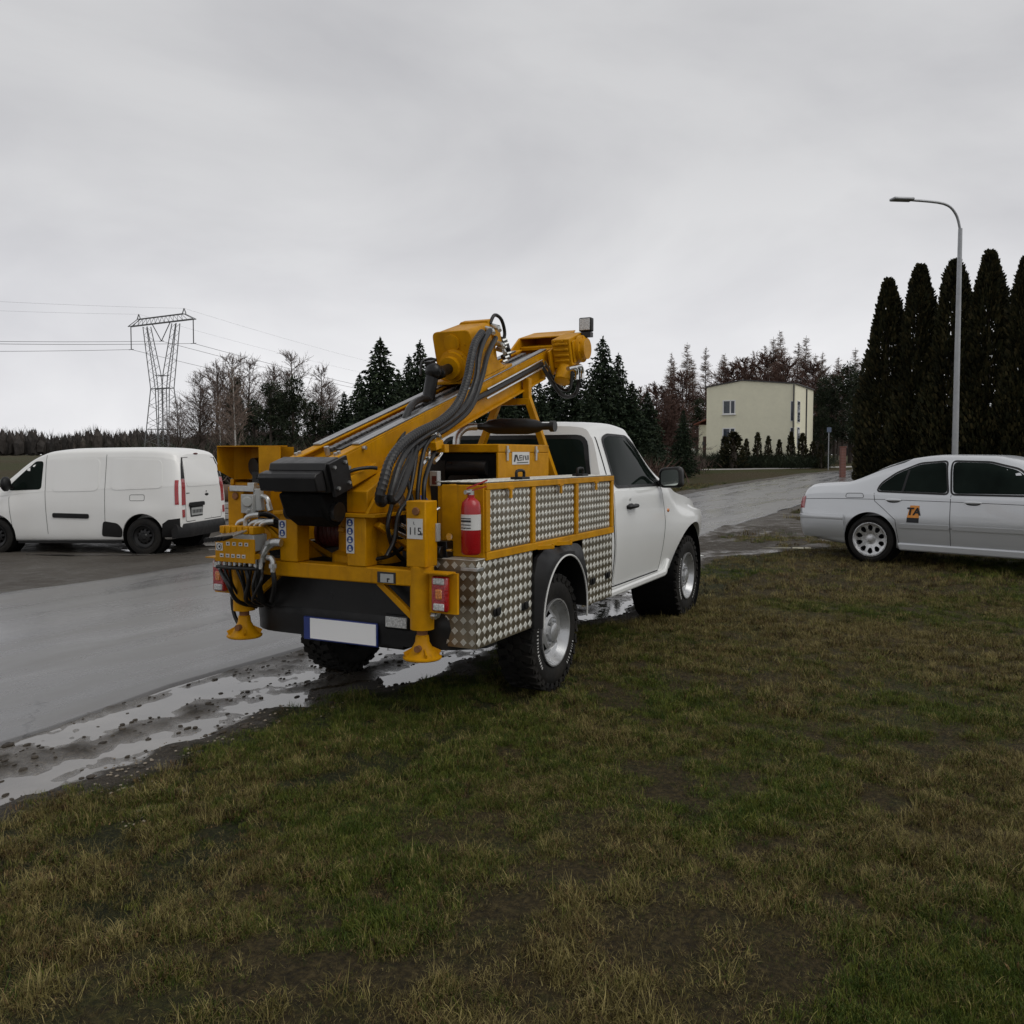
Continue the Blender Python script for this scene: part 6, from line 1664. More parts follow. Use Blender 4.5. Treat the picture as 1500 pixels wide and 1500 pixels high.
def pine(seed, h=9.0, r=2.2, n=34, leaf=.20):
    rnd = random.Random(seed); t = MB(); c = MB(); vs, fs = [], []
    t.tube([(0, 0, -.3), (rnd.uniform(-.2, .2), .1, h * .5), (0, 0, h * .97)], [h * .02, h * .014, .03], 8, 5)
    for i in range(n):
        q = rnd.uniform(.22, 1.0); z = h * q; rad = r * (1 - (q - .22) / .78) ** .55 * rnd.uniform(.2, 1); a = rnd.uniform(0, 6.28)
        p = Vector((rad * math.cos(a), rad * math.sin(a), z)); s = rnd.uniform(.45, .85) * r * .42
        t.tube([(0, 0, z - .4), p * .6 + Vector((0, 0, z * .4 - .1)), p], [.05, .03, .012], 5, 2)
        for k in range(190):
            d = Vector((rnd.gauss(0, 1), rnd.gauss(0, 1), rnd.gauss(0, .75))).normalized(); pp = p + d * s * rnd.uniform(.35, 1.0) ** .6
            u = d.cross(Vector((rnd.gauss(0, 1), rnd.gauss(0, 1), 1))).normalized(); o = len(vs); L = leaf * rnd.uniform(.6, 1.3)
            vs.extend([pp - u * L * .28, pp + u * L * .28, pp + (d + Vector((0, 0, .3))).normalized() * L]); fs.append((o, o + 1, o + 2))
    c.v = [tuple(p) for p in vs]; c.f = fs; c.mi = [0] * len(fs)
    return t, c
def thuja(seed, h=9.0, r=1.35, leaf=.16, n=15000):
    rnd = random.Random(seed); t = MB(); c = MB(); vs, fs = [], []
    t.tube([(0, 0, -.3), (0, 0, h * .6), (0, 0, h * .96)], [.16, .08, .02], 8, 3)
    def rad(q, a): return r * (min(1, (q / .10) ** .5 if q > 0 else 0)) * ((1 - q) ** .62) * (1 + .15 * math.sin(3 * a + 9 * q + seed) + .12 * math.sin(7 * a - 17 * q + seed) + .16 * (mnoise.noise(Vector((math.cos(a) * 1.3, math.sin(a) * 1.3, q * 7 + seed))) ))
    for i in range(n):
        q = rnd.random() ** 1.15; a = rnd.uniform(0, 6.283); R_ = rad(q, a) * (1 - .42 * rnd.random() ** 2.2)
        p = Vector((R_ * math.cos(a), R_ * math.sin(a), h * q)); d = Vector((math.cos(a) * .55, math.sin(a) * .55, .9 + rnd.uniform(-.5, .4))).normalized()
        u = d.cross(Vector((rnd.gauss(0, 1), rnd.gauss(0, 1), rnd.gauss(0, .4)))).normalized(); o = len(vs); L = leaf * rnd.uniform(.6, 1.5)
        vs.extend([p - u * L * .22, p + u * L * .22, p + d * L * .75 + u * L * .16, p + d * L, p + d * L * .75 - u * L * .16]); fs.append((o, o + 1, o + 2, o + 3, o + 4))
    c.v = [tuple(p) for p in vs]; c.f = fs; c.mi = [0] * len(fs)
    return t, c
def bare_tree(seed, h=9.0, spread=.42, twigs=1.0, upright=.5, tw=.011, trunk_r=.012, form='round'):
    rnd = random.Random(seed); t = MB(); c = MB(); vs, fs = [], []
    def strip(p, q, w):
        d = (q - p); u = d.cross(Vector((rnd.gauss(0, 1), rnd.gauss(0, 1), rnd.gauss(0, 1))))
        if u.length < 1e-6: return
        u = u.normalized() * w; v_ = d.cross(u).normalized() * w; o = len(vs)
        vs.extend([p - u, p + u * .5 + v_, p + u * .5 - v_, q]); fs.extend([(o, o + 1, o + 3), (o + 1, o + 2, o + 3), (o + 2, o, o + 3)])
    def twig(p, d, L, lvl):
        segs = 3 if lvl > 0 else 2
        for s in range(segs):
            d = (d + Vector((rnd.gauss(0, .16), rnd.gauss(0, .16), rnd.gauss(.02, .12)))).normalized(); q = p + d * (L / segs)
            strip(p, q + (q - p) * .15, tw * (1.0 + lvl * .9))
            if lvl > 0:
                for k in range(int(rnd.choice((1, 2, 2)) * twigs + .5)):
                    dd = (d + Vector((rnd.gauss(0, .55), rnd.gauss(0, .55), rnd.gauss(.12, .4)))).normalized(); twig(p + (q - p) * rnd.random(), dd, L * rnd.uniform(.38, .62), lvl - 1)
            p = q
    P = []
    p = Vector((0, 0, -.3)); bend = Vector((rnd.gauss(0, .02), rnd.gauss(0, .02), 0))
    for i in range(9):
        P.append(p.copy()); bend += Vector((rnd.gauss(0, .018), rnd.gauss(0, .018), 0)); p = p + Vector((bend.x, bend.y, 1)) * (h * 1.0 / 8)
    t.tube(P, [h * trunk_r + .02, .015], 7, 2)
    nb = int(58 if form == 'round' else 260)
    for i in range(nb):
        f = rnd.uniform(.22, .97) if form == 'round' else rnd.uniform(.16, .98); k = min(7, int(f * 8)); b = P[k] + (P[k + 1] - P[k]) * (f * 8 - k)
        a = rnd.uniform(0, 6.28)
        if form == 'round':
            L = h * spread * (1.02 - f) ** .6 * rnd.uniform(.6, 1.1); d = Vector((math.cos(a), math.sin(a), upright + rnd.uniform(-.2, .5))).normalized(); twig(b, d, L, 2)
        else:
            L = h * spread * (1.0 - f) ** .8 * rnd.uniform(.7, 1.15) + .2; d = Vector((math.cos(a), math.sin(a), rnd.uniform(-.05, .30))).normalized(); twig(b, d, L, 1); twig(b, (d + Vector((0, 0, .2))).normalized(), L * .7, 1)
    c.v = [tuple(p) for p in vs]; c.f = fs; c.mi = [0] * len(fs)
    return t, c
def bush(seed, r=1.0, h=1.4, n=900, tw=.012):
    rnd = random.Random(seed); c = MB(); vs, fs = [], []
    for i in range(n):
        a = rnd.uniform(0, 6.28); q = rnd.random(); b = Vector((r * .35 * rnd.gauss(0, 1), r * .35 * rnd.gauss(0, 1), h * .5 * rnd.random())); d = Vector((math.cos(a) * .6, math.sin(a) * .6, rnd.uniform(.3, 1.2))).normalized()
        e = b + d * h * rnd.uniform(.25, .62); u = d.cross(Vector((rnd.gauss(0, 1), rnd.gauss(0, 1), 1))).normalized() * tw; o = len(vs)
        vs.extend([b - u, b + u, e]); fs.append((o, o + 1, o + 2))
    c.v = [tuple(p) for p in vs]; c.f = fs; c.mi = [0] * len(fs)
    return c
LIB = {}
for i, sd_ in enumerate((1, 2, 3)):
    t, c = spruce(sd_, 8, (3.2, 2.9, 3.5)[i]); LIB['spruce%d' % i] = (8.0, raw_mesh(t, 'trunk', 'bark_dark'), raw_mesh(c, 'crown', 'needle_spruce'))
for i, sd_ in enumerate((4, 5)):
    t, c = pine(sd_); LIB['pine%d' % i] = (9.0, raw_mesh(t, 'trunk', 'bark_dark'), raw_mesh(c, 'crown', 'needle_pine'))
for i, sd_ in enumerate((6, 7, 8)):
    t, c = thuja(sd_, 9.0, (1.35, 1.25, 1.5)[i], .18); LIB['thuja%d' % i] = (9.0, raw_mesh(t, 'trunk', 'bark_dark'), raw_mesh(c, 'crown', 'spray_thuja'))
for i, sd_ in enumerate((11, 12, 13)):
    t, c = bare_tree(sd_, 9.0, .42, 1.3, .75, .010); LIB['bare%d' % i] = (9.0, raw_mesh(t, 'trunk', 'bark_dark'), raw_mesh(c, 'crown', 'twig'))
t, c = bare_tree(21, 9.0, .26, .8, .9); LIB['birch'] = (9.0, raw_mesh(t, 'trunk', 'bark_birch'), raw_mesh(c, 'crown', 'twig_pale'))
for i, sd_ in enumerate((31, 32)):
    t, c = bare_tree(sd_, 14.0, .14, 1.8, .1, .010, .008, 'cone'); LIB['larch%d' % i] = (14.0, raw_mesh(t, 'trunk', 'bark_dark'), raw_mesh(c, 'crown', 'twig_pale'))
t, c = bare_tree(41, 7.0, .45, 1.3, .35, .016); LIB['thicket'] = (7.0, raw_mesh(t, 'trunk', 'bark_dark'), raw_mesh(c, 'crown', 'twig_red'))
t, c = thuja(51, 2.6, .42, .14, 900); LIB['cone'] = (2.6, raw_mesh(t, 'trunk', 'bark_dark'), raw_mesh(c, 'crown', 'spray_thuja'))
def plant(name, kind, u, topv, depth, wide, label, cat, group=None, rz=None):
    p = bg(u, depth); z = tz(p); H_ = at(u, topv, depth).z - z
    h0, tm, cm = LIB[kind]; s = H_ / h0
    e = thing(name, label, cat, (p.x, p.y, z), rz if rz is not None else random.uniform(0, 6.28), group)
    e.scale = (s * wide, s * wide, s)
    for nm, me in (('trunk', tm), ('crown', cm)):
        o = bpy.data.objects.new(nm, me); COL.objects.link(o); o.parent = e
    return e
G1 = 'dark spruces in the tree belt behind the drilling truck'
L1 = 'dark green spruce in the belt of trees behind the drilling truck'
for u, v, d, w, k in ((505, 575, 47, .9, 1), (528, 548, 49, .8, 2), (585, 545, 47, .9, 2), (600, 520, 52, .8, 1), (640, 545, 50, .9, 0), (668, 560, 46, 1., 2), (700, 548, 49, 1., 1),
                      (735, 540, 47, .95, 0), (762, 528, 50, 1., 2), (790, 560, 46, 1., 1), (812, 535, 51, .95, 0), (842, 525, 48, .9, 2), (905, 518, 49, .85, 1), (925, 560, 47, 1.0, 0), (865, 560, 45, 1., 1), (948, 575, 48, .9, 2), (1000, 600, 52, .8, 1)):
    plant('spruce_tree', 'spruce%d' % k, u, v, d, w, L1, 'tree', G1)
plant('spruce_tree', 'spruce0', 558, 496, 45, 1.06, 'tallest dark spruce with a pointed tip rising above the yellow drill mast', 'tree')
plant('spruce_tree', 'spruce1', 616, 500, 48, .85, 'slim dark spruce showing beside the yellow rotary drill head', 'tree')
plant('spruce_tree', 'spruce2', 882, 494, 47, .85, 'dark spruce whose tip stands behind the work light of the drill mast', 'tree')
for i, (u, v, d, w) in enumerate(((372, 592, 46, 1.0), (396, 562, 45, .95), (432, 560, 46, 1.0), (462, 590, 47, 1.0), (345, 560, 50, .7), (415, 575, 49, 1.1), (485, 605, 48, 1.0))):
    plant('pine_tree', 'pine%d' % (i % 2), u, v, d, w, 'dark bushy pine among the bare trees behind the white van', 'tree', 'dark pines behind the van')
for i, (u, v, d, w) in enumerate(((262, 585, 58, .9), (292, 545, 52, 1.), (318, 530, 53, 1.1), (342, 515, 50, 1.0), (362, 525, 55, 1.0), (402, 535, 58, 1.0), (432, 512, 57, 1.0), (468, 536, 56, .95), (486, 560, 60, .9), (545, 560, 60, .9))):
    plant('bare_tree', 'bare%d' % (i % 3), u, v, d, w, 'leafless brown tree with a haze of fine twigs behind the white van', 'tree', 'leafless trees behind the van')
plant('birch_tree', 'birch', 347, 528, 40, .9, 'bare birch with a tall white trunk, the taller of two near the van', 'tree', rz=1.0)
plant('birch_tree', 'birch', 323, 572, 41, .9, 'bare birch with a short white trunk, the smaller of two near the van', 'tree', rz=3.0)
for i, (u, v, d, w) in enumerate(((975, 512, 92, .9), (1000, 498, 96, 1.), (1035, 505, 95, 1.), (1062, 520, 98, .9), (1100, 508, 100, .9), (1128, 490, 98, 1.), (1150, 478, 100, 1.), (1172, 488, 97, 1.), (1207, 512, 95, 1.0), (1247, 506, 98, 1.), (985, 525, 104, 1.2), (1018, 520, 102, 1.2), (1048, 515, 106, 1.3), (1085, 520, 104, 1.2), (1114, 500, 106, 1.3), (1140, 500, 108, 1.3), (1161, 496, 106, 1.3), (1190, 515, 108, 1.2), (1226, 520, 106, 1.2))):
    plant('larch_tree', 'larch%d' % (i % 2), u, v, d, w, 'tall bare larch standing behind the cream house', 'tree', 'bare larches behind the house')
for i, (u, v, d, w) in enumerate(((1202, 560, 84, .9), (1222, 552, 86, 1.0), (1244, 540, 82, 1.), (1262, 545, 78, 1.), (1205, 600, 80, .9), (1285, 560, 80, 1.), (1350, 560, 80, 1.2), (1420, 550, 82, 1.2), (1480, 560, 80, 1.2), (1020, 585, 84, .8))):
    plant('pine_tree', 'pine%d' % (i % 2), u, v, d, w, 'dark green pine growing beside and behind the cream house', 'tree', 'dark pines near the house')
for i, (u, v, d, w) in enumerate(((935, 565, 58, 1.0), (960, 560, 57, 1.1), (985, 575, 58, 1.0), (915, 580, 56, 1.), (1150, 520, 92, 1.), (1092, 520, 94, 1.2), (1120, 512, 98, 1.2), (1075, 530, 96, 1.1), (1190, 525, 96, 1.1), (1000, 540, 90, 1.2), (1232, 535, 92, 1.1))):
    plant('thicket_tree', 'thicket', u, v, d, w, 'reddish brown leafless tree with a dense mass of twigs near the house', 'tree', 'reddish leafless trees near the house')
for i, (u, v, d, w) in enumerate(((1296, 412, 39, 1.02), (1342, 392, 38, 1.05), (1392, 385, 37, 1.0), (1442, 372, 36, 1.0), (1495, 380, 35, 1.0), (1550, 370, 34, 1.0), (1268, 560, 41, .8))):
    plant('thuja_tree', 'thuja%d' % (i % 3), u, v, d, w, {0: 'tall dark thuja at the row end closest to the brick gate pillar', 6: 'small low thuja at the foot of the tall thuja row beside the gate pillar'}.get(i, 'tall dense dark thuja in the row behind the silver saloon'), 'tree', 'tall thujas behind the saloon')
for i, (u, v, d, w) in enumerate(((1060, 640, 70, 1.0), (1093, 644, 70, .9), (1109, 635, 70, .9), (1125, 640, 70, .9), (1141, 645, 70, .95), (1158, 634, 70, .9), (1175, 636, 70, 1.1), (1190, 648, 70, 1.2), (1202, 652, 69, 1.2))):
    plant('small_conifer', 'cone', u, v, d, w * 1.1, 'small cone shaped conifer in the garden hedge of the cream house', 'shrub', 'small conifers before the house')
plant('small_conifer', 'cone', 1074, 634, 69, 2.3, 'broad dark conifer bush below the lower house window', 'shrub')
bm1 = raw_mesh(bush(61), 'bush', 'twig'); bm2 = raw_mesh(bush(62, 1.1, 1.5, 1000), 'bush', 'needle_pine'); bm3 = raw_mesh(bush(63, 1.2, 1.3, 1000), 'bush', 'twig_red')
rnd = random.Random(9)
def put_bush(me, u, d, s, label, group):
    p = bg(u, d); o = bpy.data.objects.new('bush', me); COL.objects.link(o); o.location = (p.x, p.y, tz(p) - .05); o.rotation_euler = (0, 0, rnd.uniform(0, 6.28)); o.scale = (s * 1.3, s * 1.3, s); tag(o, label, 'bush', group)
for i in range(34):
    put_bush((bm1, bm2, bm3)[i % 3], 235 + i * 15 + rnd.uniform(-6, 6), 38 + rnd.uniform(-2, 5), rnd.uniform(1.0, 1.9), 'low dark undergrowth bush at the foot of the tree belt', 'undergrowth below the tree belt')
for i in range(22):
    put_bush((bm1, bm2, bm3)[i % 3], 740 + i * 13 + rnd.uniform(-5, 5), 42 + rnd.uniform(-2, 5) + (18 if i > 14 else 0), rnd.uniform(1.0, 1.7), 'low dark bush behind the truck cab at the field edge', 'bushes behind the truck cab')
for i in range(26):
    put_bush(bm2, 1008 + i * 8 + rnd.uniform(-3, 3), 69.5 + rnd.uniform(0, 1.2), rnd.uniform(.75, 1.1), 'low clipped green bush in the hedge line before the cream house', 'low hedge before the house')
# distant wood along the horizon
fw = MB(); rnd = random.Random(4)
vs, fs = [], []
for i in range(2600):
    u = rnd.uniform(-260, 760) if i < 1900 else rnd.uniform(700, 1780); d = rnd.uniform(300, 420); p = bg(u, d); z0 = tz(p); h = rnd.uniform(4.5, 9.6) * (1 + .18 * math.sin(u * .02) * math.sin(u * .053)); w = rnd.uniform(.4, 1.5)
    o = len(vs); n = 5
    for k in range(n):
        a = 6.283 * k / n + rnd.random(); vs.append((p.x + w * math.cos(a), p.y + w * math.sin(a), z0 + h * rnd.uniform(.0, .25)))
    for k in range(n):
        a = 6.283 * k / n + rnd.random(); vs.append((p.x + w * 1.1 * math.cos(a), p.y + w * 1.1 * math.sin(a), z0 + h * rnd.uniform(.5, .8)))
    vs.append((p.x, p.y, z0 + h))
    for k in range(n):
        j = (k + 1) % n; fs += [(o + k, o + j, o + n + j, o + n + k), (o + n + k, o + n + j, o + 2 * n)]
    for k in range(12):
        q = Vector((p.x + rnd.gauss(0, w), p.y + rnd.gauss(0, w), z0 + h * rnd.uniform(.5, .9))); e = q + Vector((rnd.gauss(0, .5), rnd.gauss(0, .5), rnd.uniform(1.0, 3.0))); o2 = len(vs); vs += [q + C_R * .10, q - C_R * .10, e]; fs.append((o2, o2 + 1, o2 + 2))
fw.add(vs, fs)
leaf_mat('far_wood_leaf', (0.030, 0.028, 0.026), (0.050, 0.043, 0.038), (0.075, 0.064, 0.056))
tag(stuff(fw.build('distant_wood', 'far_wood_leaf', fix=False)), 'distant brown wood along the horizon beyond the white van', 'wood')

# ---------------------------------------------------------------- house
surf('render_cream', (0.80, 0.775, 0.60), 0.85, var=0.04, scale=1.2, dirt=(0.68, 0.66, 0.50), dirt_amt=0.3, bump_s=0.1)
surf('brick_plinth', (0.20, 0.085, 0.055), 0.85, var=0.25, scale=8)
surf('roof_tile', (0.22, 0.075, 0.05), 0.8, var=0.25, scale=6)
surf('roof_dark', (0.06, 0.058, 0.058), 0.7, var=0.2)
surf('frame_white', (0.72, 0.72, 0.71), 0.5, var=0.03)
surf('door_brown', (0.07, 0.04, 0.028), 0.6, var=0.2)
A = bg(1034, 75.5); B = bg(1163, 72.0)
ex = (B - A).normalized(); HW = (B - A).length
ha = math.atan2(ex.y, ex.x)
hz = 0.90
HS = thing('house', 'two storey cream rendered house with a low tiled side wing', 'house', (A.x, A.y, hz), ha)
Hh = at(1163, 562, 72).z - hz
pk = .41 * HW; hd = 8.0
k = MB(); k.prism([(0, .45), (0, Hh - .05), (pk, Hh + .40), (HW, Hh), (HW, .45)], 'y', 0, hd); k.build('wall', 'render_cream', HS)
k = MB(); k.prism([(.02, -.4), (.02, .449), (HW - .02, .449), (HW - .02, -.4)], 'y', .03, hd - .03); k.build('plinth', 'brick_plinth', HS)
k = MB(); k.prism([(-.12, Hh - .06), (-.12, Hh + .02), (pk, Hh + .50), (HW + .12, Hh + .06), (HW + .12, Hh - .03), (pk, Hh + .41)], 'y', -.10, hd + .1); rf = k.build('roof', 'roof_dark', HS)
def hwin(px0, py0, px1, py1, panes=2):
    d_ = 74.0; s_ = d_ / F_PX; x0 = (px0 - 1034) / 129 * HW; x1 = (px1 - 1034) / 129 * HW; z1 = at(px0, py0, d_).z - hz; z0 = at(px0, py1, d_).z - hz
    w = MB(); w.bb(x0 - .09, x1 + .09, -.03, .02, z0 - .09, z0); w.bb(x0 - .09, x1 + .09, -.03, .02, z1, z1 + .09); w.bb(x0 - .09, x0, -.03, .02, z0 + .001, z1 - .001); w.bb(x1, x1 + .09, -.03, .02, z0 + .001, z1 - .001)
    for q in range(1, panes): xm = x0 + (x1 - x0) * (.62 if panes == 2 else q / panes); w.bb(xm - .05, xm + .05, -.029, .018, z0 + .002, z1 - .002)
    fo_ = w.build('window', 'frame_white', HS)
    g = MB(); g.bb(x0, x1, -.012, -.004, z0, z1); g.build('pane', 'glass_house', fo_)
    g = MB(); g.bb(x0 - .14, x1 + .14, -.12, -.031, z0 - .14, z0 - .08); g.build('sill', 'frame_white', fo_)
hwin(1060, 587, 1076, 605); hwin(1060, 628, 1076, 648)
for py0, py1 in ((587, 617), (626, 655)):
    z1 = at(1165, py0, 72).z - hz; z0 = at(1165, py1, 72).z - hz
    for y0, y1 in ((.9, 1.9),):
        w = MB(); w.bb(HW - .02, HW + .04, y0 - .08, y1 + .08, z0 - .08, z1 + .08); fo_ = w.build('window', 'frame_white', HS); g = MB(); g.bb(HW + .041, HW + .05, y0, y1, z0, z1); g.build('pane', 'glass_house', fo_)
    w = MB(); xx = HW - .35; w.bb(xx, xx + .42 - .10, -.03, .02, z0, z1); fo_ = w.build('window', 'frame_white', HS); g = MB(); g.bb(xx + .05, xx + .27, -.038, -.031, z0 + .05, z1 - .05); g.build('pane', 'glass_house', fo_)
k = MB(); k.cyl((HW + .06, 4.6, .4), (HW + .06, 4.6, Hh - .1), .06, n=8); k.cyl((HW - .10, -.08, .4), (HW - .10, -.08, Hh - .05), .05, n=8); k.build('downpipe', 'roof_dark', HS)
w0 = (1016 - 1034) / 129 * HW
zw = at(1025, 622, 76).z - hz
k = MB(); k.bb(w0, -.01, 1.2, 6.0, -.3, zw); k.build('wing_wall', 'render_cream', HS)
k = MB(); k.prism([(w0 - .35, zw - .02), (w0 - .35, zw + .06), (0.0, zw + .62), (-.005, zw + .50)], 'y', .75, 6.3); k.build('wing_roof', 'roof_tile', HS)
k = MB(); k.bb(-.62, -.08, 1.16, 1.199, .0, 2.2); k.build('door', 'door_brown', HS)
k = MB(); k.bb(w0 + .35, w0 + .55, 1.08, 1.199, 1.45, 1.75); k.build('wall_lamp', 'roof_dark', HS)
# low white garden wall west of the house
p = bg(992, 80); q = bg(1012, 80)
GW = thing('garden_wall', 'low white garden wall with dark coping under the thicket left of the house', 'wall', (p.x, p.y, tz(p)), math.atan2(q.y - p.y, q.x - p.x))
k = MB(); k.bb(-1.0, 1.6, 0, .2, -.2, 1.25); k.build('wall_face', 'frame_white', GW)
k = MB(); k.bb(-1.05, 1.65, -.05, .25, .72, .80); k.build('coping', 'roof_dark', GW)

# ---------------------------------------------------------------- gate pillar, sign post, street lamp
surf('pillar_brick', (0.21, 0.095, 0.075), 0.85, var=0.25, scale=10)
surf('sign_faded', (0.10, 0.13, 0.19), 0.6, var=0.1)
surf('galvanised', (0.34, 0.35, 0.36), 0.45, metal=0.6, var=0.1)
p = bg(1234, 50); z0 = tz(p); ph_ = at(1234, 654, 50).z - z0
GP = thing('gate_pillar', 'slender red brick gate pillar beside the tall thujas', 'pillar', (p.x, p.y, z0), TH)
k = MB(); nb = int(ph_ / .085)
for i in range(nb):
    pass
k.bb(-.12, .12, -.12, .12, -.3, ph_ - .08); k.build('mortar_core', 'path_gravel', GP)
proto = MB(); proto.bb(-.135, .135, -.135, .135, 0, .072); pm_ = raw_mesh(proto, 'brick', 'pillar_brick')
for i in range(nb):
    o = bpy.data.objects.new('brick', pm_); COL.objects.link(o); o.parent = GP; o.location = (0, 0, i * .085)
k = MB(); k.bb(-.16, .16, -.16, .16, ph_ - .05, ph_); k.build('cap', 'pillar_brick', GP)
p = bg(1213, 66); z0 = tz(p); hs = at(1213, 626, 66).z - z0
SP = thing('sign_post', 'small grey blue square sign on a thin post near the house hedge', 'sign', (p.x, p.y, z0), TH - R(90))
k = MB(); k.cyl((0, 0, -.2), (0, 0, hs), .035, n=8); k.build('post', 'galvanised', SP)
k = MB(); k.bb(-.16, .16, -.06, -.04, hs - .36, hs); k.build('sign_plate', 'sign_faded', SP)
p = bg(1398, 23.0); z0 = tz(p); hl = at(1310, 293, 22.6).z - z0
SL = thing('street_lamp', 'grey street lamp with a flat head on a bent arm above the thujas', 'street lamp', (p.x, p.y, z0), 0)
arm = (bg(1326, 22.6) - p); tip = (bg(1298, 22.5) - p)
k = MB(); k.tube([(0, 0, -.3), (0, 0, 3.0), (0, 0, hl - .6)], [.085, .07, .05], 14, 3); k.build('pole', 'galvanised', SL, smooth=40)
k = MB(); k.tube([(0, 0, hl - .65), (arm.x * .10, arm.y * .10, hl - .25), (arm.x * .35, arm.y * .35, hl - .02), (arm.x, arm.y, hl)], .032, 10, 5); k.build('arm', 'galvanised', SL, smooth=40)
k = MB(); k.bar((arm.x * .98, arm.y * .98, hl + .01), (tip.x, tip.y, hl - .005), .24, .075); k.build('lamp_head', 'galvanised', SL, bevel=.03)

# ---------------------------------------------------------------- slabs and log behind the van
surf('concrete', (0.34, 0.33, 0.315), 0.8, var=0.15, scale=5, bump_s=0.2)
surf('log_bark', (0.10, 0.062, 0.042), 0.9, var=0.35, scale=6, bump_s=0.6, bump_scale=25)
surf('log_end', (0.28, 0.19, 0.11), 0.8, var=0.2, scale=12)
sp_ = bg(336, 20.5); zs = tz(sp_)
for i in range(5):
    k = MB(); rnd = random.Random(i); k.box((0, 0, 0), (1.7 + rnd.uniform(-.1, .1), 1.1 + rnd.uniform(-.06, .06), .11)); o = k.build('slab', 'concrete', None, bevel=.012)
    o.location = (sp_.x + rnd.uniform(-.05, .05), sp_.y + rnd.uniform(-.05, .05), zs + .055 + i * .118); o.rotation_euler = (rnd.uniform(-.004, .004), 0, TH - R(70) + rnd.uniform(-.06, .06))
    tag(o, ('bottom', 'second lowest', 'middle', 'second highest', 'topmost')[i] + ' grey concrete slab of the stack behind the white van', 'slab', 'stacked concrete slabs')
LG = thing('log', 'thick brown log lying on the stacked slabs behind the white van', 'log', (sp_.x, sp_.y, zs + .582), TH - R(72))
k = MB(); k.tube([(-1.1, .0, .20), (-.3, .02, .21), (.5, -.02, .20), (1.1, .0, .20)], [.205, .20, .19, .185], 16, 4); k.build('trunk', 'log_bark', LG, smooth=50)
k = MB(); k.cyl((1.1005, 0, .20), (1.108, 0, .20), .17, n=18); k.cyl((-1.1005, 0, .20), (-1.108, 0, .20), .19, n=18); k.build('cut_end', 'log_end', LG)

# ---------------------------------------------------------------- pylon and lines
surf('lattice_steel', (0.20, 0.205, 0.21), 0.6, metal=0.3, var=0.15)
surf('cable', (0.06, 0.06, 0.062), 0.6, var=0.1)
PD = 165.0
pp = bg(240, PD); z0 = tz(pp)
cdir = rel(math.cos(R(32)), -math.sin(R(32))); pang = math.atan2(cdir.y, cdir.x)
PY = thing('pylon', 'tall grey lattice power pylon with a level crossarm on the far field', 'pylon', (pp.x, pp.y, z0), pang)
PM = F_PX / PD
def pX(px): return (px - 240) / PM * 1.54
def pZ(py): return CAM.z + (HOR - py) / PM - z0
def lattice(mb, a0, a1, b0, b1, n, w=.07):
    """zig-zag bracing between two chords"""
    for i in range(n):
        p = Vector(a0).lerp(Vector(a1), i / n); q = Vector(b0).lerp(Vector(b1), (i + .5) / n); r = Vector(a0).lerp(Vector(a1), (i + 1) / n); mb.bar(p, q, w, w); mb.bar(q, r, w, w)
k = MB()
zb0, zw_, zk, zt0 = 0.0, pZ(569.6), pZ(551), pZ(478)
for sx in (-1, 1):
    for sy in (-1, 1):
        base = (sx * 3.6, sy * 1.7, zb0 - .5); wa = (sx * 2.65, sy * .5, zw_); wi = (sx * .55, sy * .5, zw_); ki = (sx * 1.0, sy * .5, zk + 0.5); to = (sx * 4.7, sy * .4, zt0); ti = (sx * 3.5, sy * .4, zt0)
        k.bar(base, wa, .13, .13); k.bar(wa, to, .12, .12); k.bar(wi, ki, .12, .12); k.bar(ki, ti, .12, .12)
        lattice(k, wa, to, wi, ti, 7, .045)
    lattice(k, (sx * 3.6, -1.7, 0), (sx * 2.65, -.5, zw_), (sx * 3.6, 1.7, 0), (sx * 2.65, .5, zw_), 5, .05)
for sy in (-1, 1):
    lattice(k, (-3.6, sy * 1.7, 0), (-2.65, sy * .5, zw_), (3.6, sy * 1.7, 0), (2.65, sy * .5, zw_), 4, .06)
    k.bar((-2.65, sy * .5, zw_), (2.65, sy * .5, zw_), .16, .16); k.bar((-1.2, sy * .5, zk), (1.2, sy * .5, zk), .14, .14)
    k.bar((-2.9, sy * 1.2, pZ(629)), (2.9, sy * 1.2, pZ(629)), .14, .14)
    k.bar((-.5, sy * .5, zw_), (-.7, sy * .5, 0), .12, .12); k.bar((.5, sy * .5, zw_), (.7, sy * .5, 0), .12, .12)
    lattice(k, (-.5, sy * .5, zw_), (-.7, sy * .5, 0), (.5, sy * .5, zw_), (.7, sy * .5, 0), 10, .05)
k.build('tower_body', 'lattice_steel', PY)
k = MB(); zc = pZ(474)
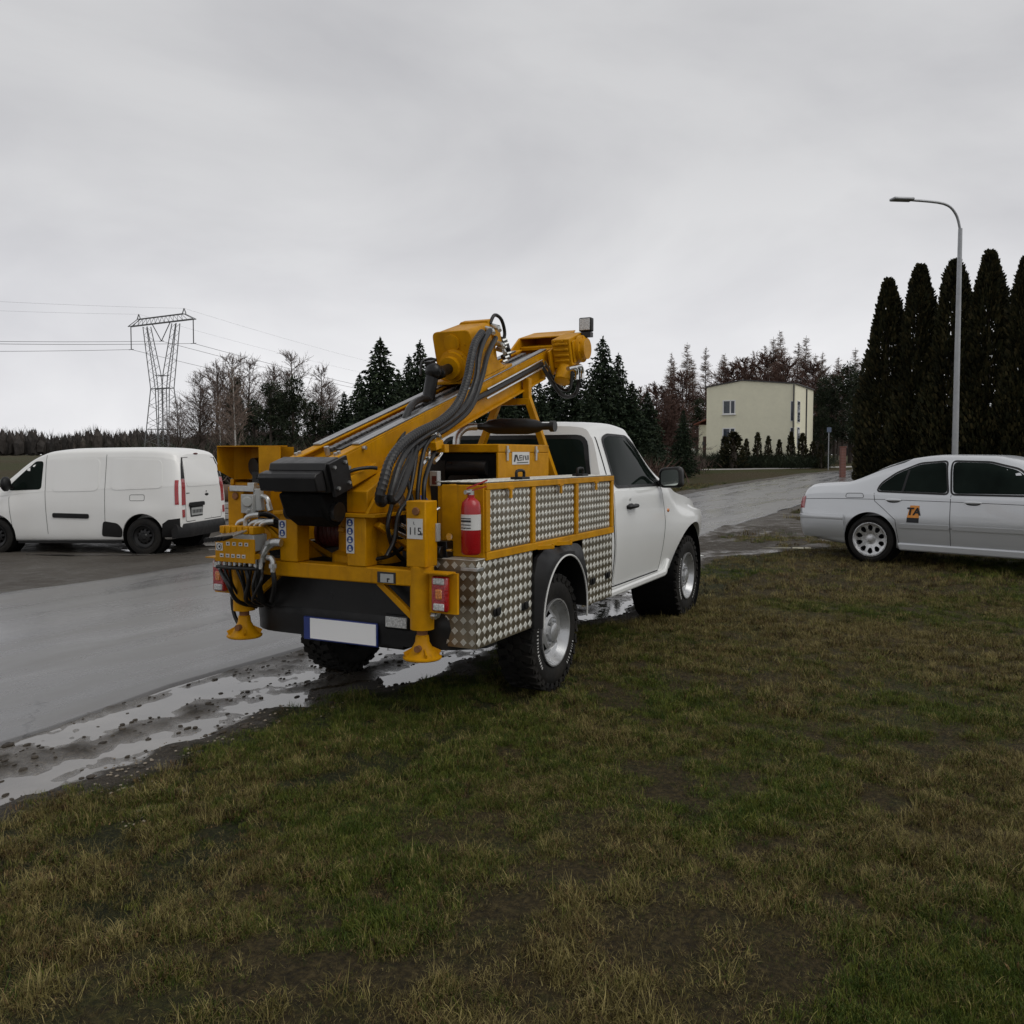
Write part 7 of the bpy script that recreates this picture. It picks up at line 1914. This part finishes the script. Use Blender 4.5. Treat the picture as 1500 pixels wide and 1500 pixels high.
for sy in (-1, 1):
    k.bar((-9.2, sy * .3, zc - .1), (9.2, sy * .3, zc - .1), .15, .15); k.bar((-6.4, sy * .25, zc + 1.05), (6.4, sy * .25, zc + 1.05), .13, .13); k.bar((-9.2, sy * .3, zc - .1), (-6.4, sy * .25, zc + 1.05), .10, .10); k.bar((9.2, sy * .3, zc - .1), (6.4, sy * .25, zc + 1.05), .10, .10)
for sy in (-1,):
    lattice(k, (-7.6, sy * .3, zc - .1), (7.6, sy * .3, zc - .1), (-6.4, sy * .25, zc + 1.05), (6.4, sy * .25, zc + 1.05), 12, .06)
for sx in (-6.4, 6.4):
    k.bar((sx - .5, 0, zc + 1.05), (sx, 0, zc + 2.0), .13, .13); k.bar((sx + .5, 0, zc + 1.05), (sx, 0, zc + 2.0), .13, .13)
k.build('crossarm', 'lattice_steel', PY)
ends = [(-8.8, zc - 4.4), (8.8, zc - 4.4), (0, zc - 3.4)]
for x, z in ends[:2]:
    k = MB(); k.cyl((x, 0, zc - .2), (x, 0, z), .09, n=8); k.bar((x - .7, 0, z), (x + .7, 0, z), .10, .10); k.build('insulator', 'cable', PY)
for sx in (-1, 1):
    k = MB(); k.cyl((sx * 2.5, 0, zc - .2), (0, 0, ends[2][1]), .08, n=8); k.build('insulator', 'cable', PY)
k = MB(); k.bar((-.6, 0, ends[2][1]), (.6, 0, ends[2][1]), .10, .10); k.build('insulator', 'cable', PY)
WIRES = thing('power_line', 'thin dark power cables hanging from the lattice pylon', 'cable', (pp.x, pp.y, z0), pang)
for x, z in ends + [(-6.4, zc + 2.0), (6.4, zc + 2.0)]:
    thick = .035 if z < zc else .012
    for sgn in (-1, 1):
        P = []
        for i in range(25):
            f = i / 24; L = (300 if sgn > 0 else 155) * f; s_ = 9.0 if sgn > 0 else 6.0
            ff = f if sgn > 0 else f * .52
            P.append((x, sgn * L, z - 4 * (9.0 if sgn > 0 else 9.0) * ff * (1 - ff)))
        k = MB(); k.tube(P, thick, 5, 1); k.build('cable', 'cable', WIRES)
